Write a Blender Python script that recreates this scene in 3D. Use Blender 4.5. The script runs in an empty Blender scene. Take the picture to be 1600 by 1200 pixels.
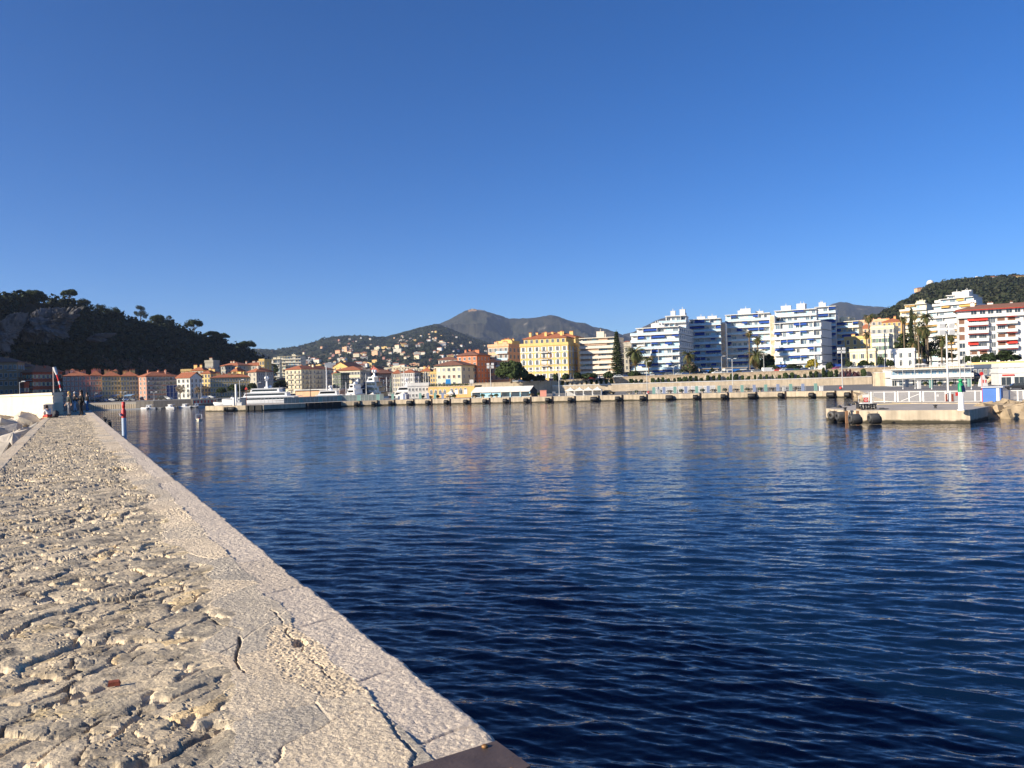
import bpy, bmesh, math, random
import numpy as np
from mathutils import Vector, Matrix, Euler
R = math.radians
S = bpy.context.scene
C = S.collection
rnd = random.Random(7)

# ---------------------------------------------------------------- camera
H = 6.8                      # eye above the water
ZP = 5.3                     # top of the pier
F = 1210.0                   # focal length in photo pixels (1600 wide)
ROLL = R(1.72)
cr, sr = math.cos(ROLL), math.sin(ROLL)
cd = bpy.data.cameras.new('camera'); cam = bpy.data.objects.new('camera', cd); C.objects.link(cam)
cd.sensor_width = 36; cd.lens = F/1600*36; cd.shift_y = -4/1600.0
cd.clip_start = 0.1; cd.clip_end = 30000
mx = Matrix(((cr, sr, 0, 0), (0, 0, -1, 0), (-sr, cr, 0, H), (0, 0, 0, 1)))
cam.matrix_world = mx
S.camera = cam

# ---------------------------------------------------------------- light
SUN_EL = R(22.0)
sdir = Vector((0.88, 0.47, 0)).normalized()          # the way the light travels over the ground
w = bpy.data.worlds.new('World'); S.world = w; w.use_nodes = True
nt = w.node_tree; bg = nt.nodes['Background']
sky = nt.nodes.new('ShaderNodeTexSky'); sky.sky_type = 'NISHITA'; sky.sun_disc = False
sky.sun_elevation = SUN_EL
sky.sun_rotation = math.atan2(-sdir.x, -sdir.y)
sky.altitude = 300; sky.air_density = 0.75; sky.dust_density = 0.0; sky.ozone_density = 3.0
hs_ = nt.nodes.new('ShaderNodeHueSaturation'); hs_.inputs['Saturation'].default_value = 1.27
tn_ = nt.nodes.new('ShaderNodeMix'); tn_.data_type = 'RGBA'; tn_.blend_type = 'MULTIPLY'; tn_.inputs[0].default_value = 1; tn_.inputs[7].default_value = (.77, .925, 1.19, 1)
nt.links.new(sky.outputs[0], hs_.inputs['Color']); nt.links.new(hs_.outputs[0], tn_.inputs[6])
nt.links.new(tn_.outputs[2], bg.inputs[0]); bg.inputs[1].default_value = 0.072
sl = bpy.data.lights.new('sun', 'SUN'); sl.energy = 5.0; sl.angle = R(0.5); sl.color = (1.0, 0.88, 0.70)
so = bpy.data.objects.new('sun', sl); C.objects.link(so)
tv = Vector((sdir.x*math.cos(SUN_EL), sdir.y*math.cos(SUN_EL), -math.sin(SUN_EL)))
so.rotation_euler = tv.to_track_quat('-Z', 'Y').to_euler()
S.view_settings.view_transform = 'Standard'; S.view_settings.look = 'None'
S.view_settings.exposure = 0.8; S.view_settings.gamma = 1

# ---------------------------------------------------------------- pixel -> place
def ray(px, py):
    u, v = px-800, 596-py
    return (u*cr+v*sr)/F, (-u*sr+v*cr)/F
def at(px, py, Y):
    a, b = ray(px, py); return Vector((a*Y, Y, H+b*Y))
def gp(px, py, z=0.0):
    a, b = ray(px, py); Y = (z-H)/b; return Vector((a*Y, Y, z))
def xat(px, py, Y): return ray(px, py)[0]*Y
def zat(px, py, Y): return H+ray(px, py)[1]*Y
def mpp(Y): return Y/F

# ---------------------------------------------------------------- materials
MATS = {}
def M(name, col, rough=.8, var=.12, scale=1.5, bump=0., metal=0., spec=.5, streak=0., bscale=None, obj=False):
    if name in MATS: return MATS[name]
    m = bpy.data.materials.new(name); m.use_nodes = True; t = m.node_tree; N = t.nodes; L = t.links
    b = N['Principled BSDF']; b.inputs['Roughness'].default_value = rough; b.inputs['Metallic'].default_value = metal
    b.inputs['Specular IOR Level'].default_value = spec
    if obj: pos = N.new('ShaderNodeTexCoord').outputs['Object']
    else: pos = N.new('ShaderNodeNewGeometry').outputs['Position']
    n = N.new('ShaderNodeTexNoise'); n.inputs['Scale'].default_value = scale; n.inputs['Detail'].default_value = 5
    L.new(pos, n.inputs['Vector'])
    mr = N.new('ShaderNodeMapRange'); mr.inputs[1].default_value = .25; mr.inputs[2].default_value = .75
    mr.inputs[3].default_value = 1-var; mr.inputs[4].default_value = 1+var; L.new(n.outputs[0], mr.inputs[0])
    mix = N.new('ShaderNodeVectorMath'); mix.operation = 'SCALE'; mix.inputs[0].default_value = col[:3]
    fac = mr.outputs[0]
    if streak:
        mp = N.new('ShaderNodeMapping'); mp.inputs['Scale'].default_value = (1, 1, .06); L.new(pos, mp.inputs[0])
        n2 = N.new('ShaderNodeTexNoise'); n2.inputs['Scale'].default_value = 1.3; n2.inputs['Detail'].default_value = 4
        L.new(mp.outputs[0], n2.inputs['Vector'])
        m2 = N.new('ShaderNodeMapRange'); m2.inputs[1].default_value = .3; m2.inputs[2].default_value = .7
        m2.inputs[3].default_value = 1-streak; m2.inputs[4].default_value = 1+streak*.4; L.new(n2.outputs[0], m2.inputs[0])
        mm = N.new('ShaderNodeMath'); mm.operation = 'MULTIPLY'; L.new(fac, mm.inputs[0]); L.new(m2.outputs[0], mm.inputs[1]); fac = mm.outputs[0]
    L.new(fac, mix.inputs['Scale']); L.new(mix.outputs[0], b.inputs['Base Color'])
    if bump:
        n3 = N.new('ShaderNodeTexNoise'); n3.inputs['Scale'].default_value = bscale or scale*6; n3.inputs['Detail'].default_value = 6
        L.new(pos, n3.inputs['Vector'])
        bp = N.new('ShaderNodeBump'); bp.inputs['Distance'].default_value = bump; L.new(n3.outputs[0], bp.inputs['Height'])
        L.new(bp.outputs[0], b.inputs['Normal'])
    MATS[name] = m; return m

def wallm(name, col, var=.07, streak=.12): return M(name, col, rough=.9, var=var, scale=.35, streak=streak, spec=.2)

# ---------------------------------------------------------------- mesh building
class MB:
    def __init__(s): s.v = []; s.f = []; s.mi = []; s.mats = []; s.sm = []
    def slot(s, m):
        if m not in s.mats: s.mats.append(m)
        return s.mats.index(m)
    def face(s, pts, m, smooth=False):
        k = len(s.v); s.v += [tuple(p) for p in pts]; s.f.append(tuple(range(k, k+len(pts)))); s.mi.append(s.slot(m)); s.sm.append(smooth)
    def raw(s, vs, fs, m, smooth=False):
        k = len(s.v); s.v += [tuple(p) for p in vs]; i = s.slot(m)
        for f in fs: s.f.append(tuple(a+k for a in f)); s.mi.append(i); s.sm.append(smooth)
    def box(s, x0, x1, y0, y1, z0, z1, m, mat=None, tx=0, ty=0):
        vs = [(x0, y0, z0), (x1, y0, z0), (x1, y1, z0), (x0, y1, z0), (x0+tx, y0+ty, z1), (x1-tx, y0+ty, z1), (x1-tx, y1-ty, z1), (x0+tx, y1-ty, z1)]
        if mat is not None: vs = [mat @ Vector(v) for v in vs]
        s.raw(vs, [(3, 2, 1, 0), (4, 5, 6, 7), (0, 1, 5, 4), (1, 2, 6, 5), (2, 3, 7, 6), (3, 0, 4, 7)], m)
    def tube(s, p0, p1, r0, r1, m, n=8, cap=True, smooth=True):
        p0, p1 = Vector(p0), Vector(p1); d = (p1-p0)
        if d.length < 1e-6: return
        q = d.to_track_quat('Z', 'Y'); vs = []
        for p, r in ((p0, r0), (p1, r1)):
            for k in range(n):
                a = 2*math.pi*k/n; vs.append(p + q @ Vector((r*math.cos(a), r*math.sin(a), 0)))
        fs = [(k, (k+1) % n, n+(k+1) % n, n+k) for k in range(n)]
        s.raw(vs, fs, m, smooth)
        if cap: s.raw(vs[:n], [tuple(reversed(range(n)))], m); s.raw(vs[n:], [tuple(range(n))], m)
    def path(s, pts, r, m, n=6):
        for a, b in zip(pts[:-1], pts[1:]): s.tube(a, b, r, r, m, n)
    def lathe(s, prof, m, n=12, c=(0, 0, 0), smooth=True, sx=1, sy=1):
        vs = [];
        for (r, z) in prof:
            for k in range(n):
                a = 2*math.pi*k/n; vs.append((c[0]+sx*r*math.cos(a), c[1]+sy*r*math.sin(a), c[2]+z))
        fs = []
        for i in range(len(prof)-1):
            for k in range(n): fs.append((i*n+k, i*n+(k+1) % n, (i+1)*n+(k+1) % n, (i+1)*n+k))
        s.raw(vs, fs, m, smooth)
    def ball(s, c, r, m, n=10, sz=1, sx=1, sy=1):
        s.lathe([(r*math.sin(math.pi*i/6), -r*sz*math.cos(math.pi*i/6)) for i in range(7)], m, n, c, True, sx, sy)
    def prism(s, poly, z0, z1, m):                       # poly of (x,y), counterclockwise
        n = len(poly); vs = [(x, y, z0) for x, y in poly]+[(x, y, z1) for x, y in poly]
        s.raw(vs, [tuple(reversed(range(n))), tuple(range(n, 2*n))]+[(k, (k+1) % n, n+(k+1) % n, n+k) for k in range(n)], m)
    def mesh(s, name):
        me = bpy.data.meshes.new(name); me.from_pydata(s.v, [], s.f)
        for m in s.mats: me.materials.append(m)
        me.polygons.foreach_set('material_index', s.mi); me.polygons.foreach_set('use_smooth', s.sm); me.update()
        return me
    def build(s, name, parent=None, loc=None, rz=None):
        return link(name, s.mesh(name), parent, loc, rz)

def link(name, me, parent=None, loc=None, rz=None):
    o = bpy.data.objects.new(name, me); C.objects.link(o)
    if parent: o.parent = parent
    if loc is not None: o.location = loc
    if rz is not None: o.rotation_euler = (0, 0, rz)
    return o
def thing(name, label, cat, loc=(0, 0, 0), rz=0, group=None):
    o = bpy.data.objects.new(name, None); C.objects.link(o); o.location = loc; o.rotation_euler = (0, 0, rz)
    o.empty_display_size = .2
    return tag(o, label, cat, group)
def tag(o, label=None, cat=None, group=None, kind=None):
    if label: o['label'] = label
    if cat: o['category'] = cat
    if group: o['group'] = group
    if kind: o['kind'] = kind
    return o
KIDS = {}
def children(o): return [c for c in C.objects if c.parent == o]
def copy_tree(root, kids, loc, rz=0, label=None, group=None, scale=None):
    """kids: list of (part, [subparts])"""
    r = root.copy(); C.objects.link(r); r.location = loc; r.rotation_euler = (0, 0, rz)
    if label: r['label'] = label
    if group: r['group'] = group
    if scale: r.scale = scale
    for p, subs in kids:
        c = p.copy(); C.objects.link(c); c.parent = r
        for q in subs:
            d = q.copy(); C.objects.link(d); d.parent = c
    return r
def struct(o): o['kind'] = 'structure'; return o

# ---------------------------------------------------------------- numpy noise
def _h(ix, iy, k):
    n = (ix.astype(np.int64)*374761393 + iy.astype(np.int64)*668265263 + k*2147483647) & 0xffffffff
    n = ((n ^ (n >> 13))*1274126177) & 0xffffffff
    n = ((n ^ (n >> 16))*2246822519) & 0xffffffff
    return ((n ^ (n >> 13)) & 0xffffff)/float(0xffffff)
def vnoise(x, y, k=0):
    ix = np.floor(x); iy = np.floor(y); fx = x-ix; fy = y-iy
    fx = fx*fx*fx*(fx*(fx*6-15)+10); fy = fy*fy*fy*(fy*(fy*6-15)+10)
    a = _h(ix, iy, k); b = _h(ix+1, iy, k); c = _h(ix, iy+1, k); d = _h(ix+1, iy+1, k)
    return (a*(1-fx)+b*fx)*(1-fy)+(c*(1-fx)+d*fx)*fy*1.0 - .5
def fbm(x, y, oct=4, k=0, g=.5):
    s = 0; a = 1; 
    for i in range(oct):
        c, q = math.cos(i*1.1), math.sin(i*1.1)
        s = s+a*vnoise(x*c-y*q+i*17.3, x*q+y*c-i*9.1, k+i); x = x*2; y = y*2; a *= g
    return s
def voronoi(x, y, k=0, jit=.9):
    ix = np.floor(x); iy = np.floor(y)
    f1 = np.full(x.shape, 9.); f2 = np.full(x.shape, 9.); i1 = np.zeros(x.shape); i2 = np.zeros(x.shape)
    dx1 = np.zeros(x.shape); dy1 = np.zeros(x.shape)
    for a in (-1, 0, 1):
        for b in (-1, 0, 1):
            cx = ix+a; cy = iy+b
            px = cx+.5+jit*(_h(cx, cy, k)-.5); py = cy+.5+jit*(_h(cx, cy, k+5)-.5)
            d = np.hypot(px-x, py-y); h = _h(cx, cy, k+9); h2 = _h(cx, cy, k+13)
            m = d < f1
            f2 = np.where(m, f1, np.minimum(f2, d)); i1 = np.where(m, h, i1); i2 = np.where(m, h2, i2)
            dx1 = np.where(m, x-px, dx1); dy1 = np.where(m, y-py, dy1); f1 = np.where(m, d, f1)
    return f1, f2, i1, i2, dx1, dy1
def gridmesh(name, X, Y, Z, mats, smooth=True, attrs=None, mi=None):
    n, m = X.shape
    co = np.stack([X, Y, Z], -1).reshape(-1, 3).astype(np.float32)
    idx = np.arange(n*m).reshape(n, m)
    q = np.stack([idx[:-1, :-1], idx[:-1, 1:], idx[1:, 1:], idx[1:, :-1]], -1).reshape(-1, 4)
    me = bpy.data.meshes.new(name); me.vertices.add(len(co)); me.vertices.foreach_set('co', co.ravel())
    me.loops.add(q.size); me.loops.foreach_set('vertex_index', q.ravel().astype(np.int32))
    me.polygons.add(len(q)); me.polygons.foreach_set('loop_start', np.arange(0, q.size, 4, dtype=np.int32))
    for mt in mats: me.materials.append(mt)
    me.polygons.foreach_set('use_smooth', np.full(len(q), smooth))
    if attrs:
        for an, arr in attrs.items():
            a = me.attributes.new(an, 'FLOAT_COLOR', 'POINT'); a.data.foreach_set('color', arr.astype(np.float32).ravel())
    me.update(calc_edges=True); me.validate()
    return link(name, me)
def bigmesh(name, V, Q, mats, mi=None, smooth=False, parent=None):
    me = bpy.data.meshes.new(name); me.vertices.add(len(V)); me.vertices.foreach_set('co', V.astype(np.float32).ravel())
    me.loops.add(Q.size); me.loops.foreach_set('vertex_index', Q.ravel().astype(np.int32))
    k = Q.shape[1]
    me.polygons.add(len(Q)); me.polygons.foreach_set('loop_start', np.arange(0, Q.size, k, dtype=np.int32))
    for mt in mats: me.materials.append(mt)
    if mi is not None: me.polygons.foreach_set('material_index', mi.astype(np.int32))
    me.polygons.foreach_set('use_smooth', np.full(len(Q), smooth))
    me.update(calc_edges=True)
    return me
# ================================================================ the pier underfoot
PR0 = gp(674, 1066, ZP); PR1 = gp(200, 687.5, ZP)
PD = (PR1-PR0).normalized(); PNL = Vector((PD.y*-1, PD.x, 0))           # to the left of the walk
if PNL.x > 0: PNL = -PNL
PL0 = gp(0, 711, ZP); PW = (PL0-PR0).dot(PNL)
PO = PR0 + PD*((Vector((0, 0, ZP))-PR0).dot(PD))                          # right edge abreast of the eye
def pier(s, t, z=0): return PO+PD*s+PNL*t+Vector((0, 0, z))
# along
ss = [-4.0]
while ss[-1] < 82:
    d = ss[-1]; ds = .06 if d < 1.6 else min(max(.0065, .38*max(d, 1)**2/1161), .12); ss.append(d+ds)
ss = np.array(ss)
tt = np.concatenate([np.linspace(-.0, .06, 8), np.linspace(.07, 1.7, 170), np.linspace(1.71, PW-.02, 120)[1:], [PW]])
Sg, Tg = np.meshgrid(ss, tt, indexing='ij')
wob = fbm(Sg*1.3, Tg*1.3, 3, 3)
tcop = .33+.05*fbm(Sg*2.2, Tg*0+3, 4, 11)+.015*fbm(Sg*15, Tg*15, 2, 14)
tcob = .66+.75*np.exp(-np.maximum(Sg-2.2, 0)/1.8)+.34*fbm(Sg*.9, Tg*.35, 5, 21)
zone_cop = Tg < tcop
zone_cob = (Tg > tcob) & (Tg < PW-.34+.06*fbm(Sg*1.5, Tg*0, 3, 9))
# rubble paving: warped cells set across the walk, chipped by a finer set
rid = fbm(Sg*11, Tg*15, 5, 52, .62)
ax = (Sg*.5-Tg*.87)*2.3+.75*fbm(Sg*2.3, Tg*2.3, 3, 31)+.22*fbm(Sg*9, Tg*9, 3, 32); ay = (Sg*.87+Tg*.5)*3.7+.85*fbm(Sg*2.3+9, Tg*2.3, 3, 41)+.26*fbm(Sg*9+3, Tg*9, 3, 42)
f1, f2, i1, i2, dx1, dy1 = voronoi(ax, ay, 3)
edge = f2-f1
g1, g2, j1, j2, ex1, ey1 = voronoi(ax*2.6+.6*fbm(Sg*7, Tg*7, 3, 5), ay*2.3+.5*fbm(Sg*7+4, Tg*7, 3, 6), 77)
e2 = g2-g1
deep = np.clip((fbm(Sg*1.1, Tg*1.6, 4, 66)+.04)*9, 0, 1)                       # where the mortar has washed out
small = np.clip((fbm(Sg*.9+7, Tg*1.2, 3, 67)+.02)*8, 0, 1)                      # where the stones are small
gw = .065+.10*(i2 > .55)*deep+.03*rid
gap = np.clip(1-edge/gw, 0, 1)
gap2 = np.clip(1-e2/.08, 0, 1)*(.12+.7*small)
plate = .030*(i1-.5)+.020*((i2-.5)*dx1+(i1-.5)*dy1)*2 + (.10+.9*small)*(.011*(j1-.5)+.010*((j2-.5)*ex1+(j1-.5)*ey1))
def terr(q, st):
    q = q/st; f = q-np.floor(q); return (np.floor(q)+np.clip((f-.72)/.28, 0, 1))*st
q_ = fbm((Sg*.5-Tg*.87)*2.4, (Sg*.87+Tg*.5)*5.2, 5, 51, .55)
flake = .011*terr(q_+.10*rid, .17)
rid2 = fbm(Sg*34, Tg*40, 3, 152, .7)
hs = plate+flake+.004*rid+.003*rid2-.010*np.clip(1-edge/.22, 0, 1)**2
hs -= (.019+.026*deep)*gap**.5+(.005+.012*deep)*gap2**.6
hs -= .020*np.clip(np.abs(fbm(Sg*5, Tg*7, 4, 91))*-20+.7, 0, 1)*(.15+deep)
hs = hs*.85
gap = np.maximum(gap, .6*gap2)
hcop = .0045*fbm(Sg*22, Tg*22, 4, 71, .7)+.006*fbm(Sg*3, Tg*3, 2, 72)
dimp, _, dk, _, _, _ = voronoi(Sg*26, Tg*26, 8)
hcop = hcop-.0035*np.clip(1-dimp/.42, 0, 1)*(dk > .35)
# joints between the coping blocks
js = [1.18, 1.62, 2.03]; rj = random.Random(3); x = 3.05
while x < 82: js.append(x); x += rj.uniform(.6, 1.5)
jd = np.min(np.abs(Sg[..., None]-np.array(js)[None, None, :][..., :]-.02*np.sin(Tg*14)[..., None]), -1) if Sg.size < 2e5 else None
if jd is None:
    k = np.searchsorted(np.array(js), ss); lo = np.array(js)[np.clip(k-1, 0, len(js)-1)]; hi = np.array(js)[np.clip(k, 0, len(js)-1)]
    jd = np.minimum(np.abs(Sg-lo[:, None]-.02*np.sin(Tg*14)), np.abs(Sg-hi[:, None]-.02*np.sin(Tg*14)))
    bid = _h(k.astype(float)[:, None]+Tg*0, Tg*0, 2)
else: bid = Sg*0
hcop -= .018*np.clip(1-jd/.013, 0, 1)
hcop += .006*(bid-.5)-.003
hcop -= .03*np.clip(1-Tg/(.035+.03*np.abs(fbm(Sg*7, Tg*0, 3, 6))), 0, 1)**2
hstr = .004*fbm(Sg*30, Tg*30, 3, 81, .8)+.010*fbm(Sg*1.2, Tg*1.2, 3, 82)
pa, pb, pi1, pi2, _, _ = voronoi(Sg*1.1+.5*fbm(Sg, Tg, 2, 4), Tg*1.3, 15)
hstr += .005*(pi1-.5)-.008*np.clip(1-(pb-pa)/.010, 0, 1)*(pi2 > .45)
pit = np.clip(fbm(Sg*1.6, Tg*1.6, 2, 88)*4, 0, 1)
hstr += pit*.010*fbm(Sg*55, Tg*55, 2, 89)
# long wandering cracks
def crack(hh, s0, s1, tf, w0, dep):
    c = tf(Sg); d = np.abs(Tg-c); ww = w0*(1+1.6*fbm(Sg*9, Tg*0, 3, 23))
    ww = np.maximum(ww, .001); mk = np.clip(1-d/ww, 0, 1)*((Sg > s0) & (Sg < s1)); return hh-dep*np.sqrt(mk)
c1 = lambda s: .40+.06*fbm(s*4, s*0, 4, 12)
def st_poly(pts):
    out = []
    for a_, b_ in pts: v = gp(a_, b_, ZP); out.append(((v-PO).dot(PD), (v-PO).dot(PNL)))
    return out
def inside(poly, X, Y):
    r = np.zeros(X.shape, bool); n = len(poly)
    for i in range(n):
        (x1, y1), (x2, y2) = poly[i], poly[(i+1) % n]
        if y1 == y2: continue
        r ^= ((y1 > Y) != (y2 > Y)) & (X < (x2-x1)*(Y-y1)/(y2-y1)+x1)
    return r
def pdist(poly, X, Y):
    d = np.full(X.shape, 9.)
    for i in range(len(poly)):
        (x1, y1), (x2, y2) = poly[i], poly[(i+1) % len(poly)]; dx, dy = x2-x1, y2-y1; k = np.clip(((X-x1)*dx+(Y-y1)*dy)/(dx*dx+dy*dy+1e-9), 0, 1); d = np.minimum(d, np.hypot(X-x1-k*dx, Y-y1-k*dy))
    return d
PAa = st_poly([(442, 1167), (518, 1131), (580, 1101), (600, 1118), (616, 1142), (649, 1184), (600, 1300), (400, 1300)])
PBb = st_poly([(583, 1091), (619, 1074), (661, 1070), (709, 1122), (737, 1142), (743, 1164), (690, 1290), (649, 1184), (616, 1142)])
PCc = st_poly([(422, 979), (484, 965), (493, 984), (557, 1024), (611, 1074), (574, 1080), (512, 1091), (442, 1057), (414, 1012)])
wS = Sg+.02*fbm(Sg*9, Tg*9, 3, 201); wT = Tg+.02*fbm(Sg*9+5, Tg*9, 3, 202)
near = Sg < 7
inA = inside(PAa, wS, wT) & near & ~zone_cop; inB = inside(PBb, wS, wT) & near & ~zone_cop; inC = inside(PCc, wS, wT) & near & ~zone_cop
zone_cob = zone_cob & ~inA & ~inB & ~inC
dA = pdist(PAa, wS, wT); dB = pdist(PBb, wS, wT); soft_p = ~zone_cop & near
hstr = np.where(inA, .004*fbm(Sg*30, Tg*30, 3, 81, .8)+.010, hstr); hstr = np.where(inB, .003*fbm(Sg*40, Tg*40, 3, 81, .8)+.002, hstr)
hstr = np.where(inC, hstr-.002+.008*fbm(Sg*62, Tg*62, 3, 84, .8), hstr)
hstr = hstr-.014*np.clip(1-dA/.010, 0, 1)*soft_p*(fbm(Sg*4, Tg*4, 2, 205) > -.1)
Z = np.where(zone_cob, hs, hstr); 
tL = PW-.34
lc = Tg > tL
Z = np.where(lc, hstr*.7+.008, Z)
soft = np.clip((Tg-tcob)/.10, 0, 1)
Z = np.where(zone_cob, hs*soft+hstr*(1-soft), Z)
Z = crack(Z, 3.9, 5.4, lambda s: .41+.05*fbm(s*5, s*0, 4, 12), .006, .03)
Z = crack(Z, 4.3, 5.6, lambda s: .72+.12*fbm(s*2.2, s*0, 4, 17), .007, .05)
0 and crack(Z, 6.2, 11, lambda s: .52+.16*fbm(s*1.3, s*0, 5, 19), .006, .03)
0 and crack(Z, 2.3, 3.1, lambda s: .90+.16*fbm(s*1.8, s*0, 4, 29), .006, .03)
hole = np.clip(1-np.hypot((Sg-4.62)/.10, (Tg-.41)/.05)-.6*np.abs(rid), 0, 1)+np.clip(1-np.hypot((Sg-17.2)/.35, (Tg-.75)/.22)-.6*np.abs(rid), 0, 1)
Z = Z-.08*np.clip(hole*2, 0, 1)
Z = np.where(zone_cop, hcop, Z)
Z = Z-(Tg > PW-.03)*.03
Z += .02*fbm(Sg*.35, Tg*.6, 3, 99)*np.clip(Tg-.4, 0, 1)
P = PO
Te = Tg+((bid-.5)*.035+.022*fbm(Sg*5, Sg*0, 4, 301))*np.clip(1-Tg/.12, 0, 1)
XX = PO.x+PD.x*Sg+PNL.x*Te; YY = PO.y+PD.y*Sg+PNL.y*Te; ZZ = ZP+Z
tone = np.zeros(Sg.shape+(4,)); tone[..., 0] = np.where(zone_cop, bid, np.where(zone_cob, .65*i2+.35*j2, pi2))
tone[..., 1] = np.where(zone_cob, gap, 0); tone[..., 2] = np.where(zone_cop, 1., np.where(zone_cob, 0., .5)); tone[..., 3] = 1
tone[..., 0] = np.where(inA, .5, np.where(inB, 1.0, np.where(inC, .1, tone[..., 0])))

def pier_mat():
    m = bpy.data.materials.new('weathered_pier_stone'); m.use_nodes = True; t = m.node_tree; N = t.nodes; L = t.links
    b = N['Principled BSDF']; b.inputs['Roughness'].default_value = .93; b.inputs['Specular IOR Level'].default_value = .15
    at_ = N.new('ShaderNodeAttribute'); at_.attribute_name = 'tone'; sp = N.new('ShaderNodeSeparateColor'); L.new(at_.outputs['Color'], sp.inputs[0])
    pos = N.new('ShaderNodeNewGeometry').outputs['Position']
    def noise(sc, det=6, rg=.6):
        n = N.new('ShaderNodeTexNoise'); n.inputs['Scale'].default_value = sc; n.inputs['Detail'].default_value = det; n.inputs['Roughness'].default_value = rg
        L.new(pos, n.inputs['Vector']); return n.outputs[0]
    def ramp(src, els):
        r = N.new('ShaderNodeValToRGB'); e = r.color_ramp.elements
        while len(e) < len(els): e.new(.5)
        for q, (p_, c_) in zip(e, els): q.position = p_; q.color = (*c_, 1)
        L.new(src, r.inputs[0]); return r.outputs[0]
    def mixc(f, a, c, mode='MIX'):
        x = N.new('ShaderNodeMix'); x.data_type = 'RGBA'; x.blend_type = mode
        for s_, v in ((x.inputs[0], f), (x.inputs[6], a), (x.inputs[7], c)):
            if isinstance(v, (int, float)): s_.default_value = v
            elif isinstance(v, tuple): s_.default_value = (*v, 1)
            else: L.new(v, s_)
        return x.outputs[2]
    stone = ramp(sp.outputs[0], [(0, (.20, .175, .14)), (.2, (.42, .36, .275)), (.42, (.28, .255, .215)), (.62, (.50, .43, .33)), (.8, (.34, .30, .24)), (.92, (.46, .36, .22)), (1, (.60, .53, .43))])
    blotch = ramp(noise(5, 8, .7), [(.36, (.46, .46, .47)), (.48, (.86, .85, .84)), (.62, (1.25, 1.21, 1.12))])
    stone = mixc(1, stone, blotch, 'MULTIPLY')
    lich = ramp(noise(2.3, 5), [(.58, (0, 0, 0)), (.70, (1, 1, 1))])
    stone = mixc(lich, stone, mixc(.5, stone, (.50, .38, .18)))
    mort = mixc(1, (.62, .54, .42), blotch, 'MULTIPLY')
    stone = mixc(sp.outputs[1], stone, mort); stone = mixc(1, stone, (1.30, 1.27, 1.20), 'MULTIPLY')
    conc = ramp(sp.outputs[0], [(0, (.60, .50, .37)), (.5, (.70, .59, .44)), (1, (.47, .425, .355))])
    conc = mixc(1, conc, ramp(noise(75, 3, .7), [(.3, (.60, .58, .56)), (.5, (1.0, 1, 1)), (.72, (1.28, 1.26, 1.22))]), 'MULTIPLY')
    conc = mixc(1, conc, ramp(noise(1.7, 5), [(.3, (.82, .82, .82)), (.7, (1.1, 1.08, 1.04))]), 'MULTIPLY')
    cop = ramp(sp.outputs[0], [(0, (.62, .54, .435)), (.5, (.70, .61, .49)), (1, (.60, .515, .40))])
    cop = mixc(1, cop, ramp(noise(60, 4, .7), [(.3, (.66, .65, .66)), (.6, (1.02, 1, 1)), (.75, (1.15, 1.14, 1.12))]), 'MULTIPLY')
    k1 = N.new('ShaderNodeMath'); k1.operation = 'GREATER_THAN'; k1.inputs[1].default_value = .25; L.new(sp.outputs[2], k1.inputs[0])
    k2 = N.new('ShaderNodeMath'); k2.operation = 'GREATER_THAN'; k2.inputs[1].default_value = .75; L.new(sp.outputs[2], k2.inputs[0])
    col = mixc(k2.outputs[0], mixc(k1.outputs[0], stone, conc), cop); L.new(col, b.inputs['Base Color'])
    nb = N.new('ShaderNodeTexNoise'); nb.inputs['Scale'].default_value = 60; nb.inputs['Detail'].default_value = 5; nb.inputs['Roughness'].default_value = .72
    L.new(pos, nb.inputs['Vector'])
    bp = N.new('ShaderNodeBump'); bp.inputs['Distance'].default_value = .010; bp.inputs['Strength'].default_value = .9; L.new(nb.outputs[0], bp.inputs['Height'])
    L.new(bp.outputs[0], b.inputs['Normal'])
    return m
PM = pier_mat()
o = struct(gridmesh('pier_path', XX, YY, ZZ, [PM], False, {'tone': tone}))
stonew = M('pier_side_stone', (.34, .31, .27), .9, .35, 1.2, bump=.06)
mb = MB(); a, b_, c, d = pier(-4, 0), pier(82, 0), pier(82, PW), pier(-4, PW)
zt = ZP-.045
for p, q in ((a, b_), (c, d), (b_, c), (d, a)):
    mb.face([(p.x, p.y, -3), (q.x, q.y, -3), (q.x, q.y, zt), (p.x, p.y, zt)], stonew)
mb.face([(p.x, p.y, zt-.1) for p in (a, b_, c, d)], stonew)
struct(mb.build('pier_wall'))

# brown steel plate laid across the coping at our feet
steel = M('brown_painted_steel', (.085, .060, .048), .5, .25, 9, bump=.002, metal=0)
q = [gp(600, 1212, ZP+.03), gp(775, 1157, ZP+.03), gp(829, 1196, ZP+.03), gp(700, 1262, ZP+.03)]
pc = sum(q, Vector())/4
t_ = thing('steel_plate', 'flat brown steel plate bolted across the coping stones at the near edge of the pier', 'steel plate', pc)
mb = MB(); n = len(q); lo = [p-pc-Vector((0, 0, .02)) for p in q]; hi = [p-pc for p in q]
mb.raw(lo+hi, [(0, 1, 2, 3), (7, 6, 5, 4)]+[(k, (k+1) % 4, 4+(k+1) % 4, 4+k) for k in range(4)], steel)
mb.build('plate', t_)
bolt = M('rusty_bolt', (.32, .17, .07), .6, .3, 30, metal=.5)
for f in ((.09, .86), (.92, .80), (.2, .14)):
    p = (hi[0].lerp(hi[1], f[1])).lerp(hi[3].lerp(hi[2], f[1]), f[0])
    mb = MB(); mb.lathe([(.0, .0), (.013, 0), (.013, .007), (.008, .011), (0, .011)], bolt, 10); mb.build('bolt', t_, p)
brick = M('red_brick_shard', (.24, .06, .035), .9, .3, 30, bump=.004)
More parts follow.
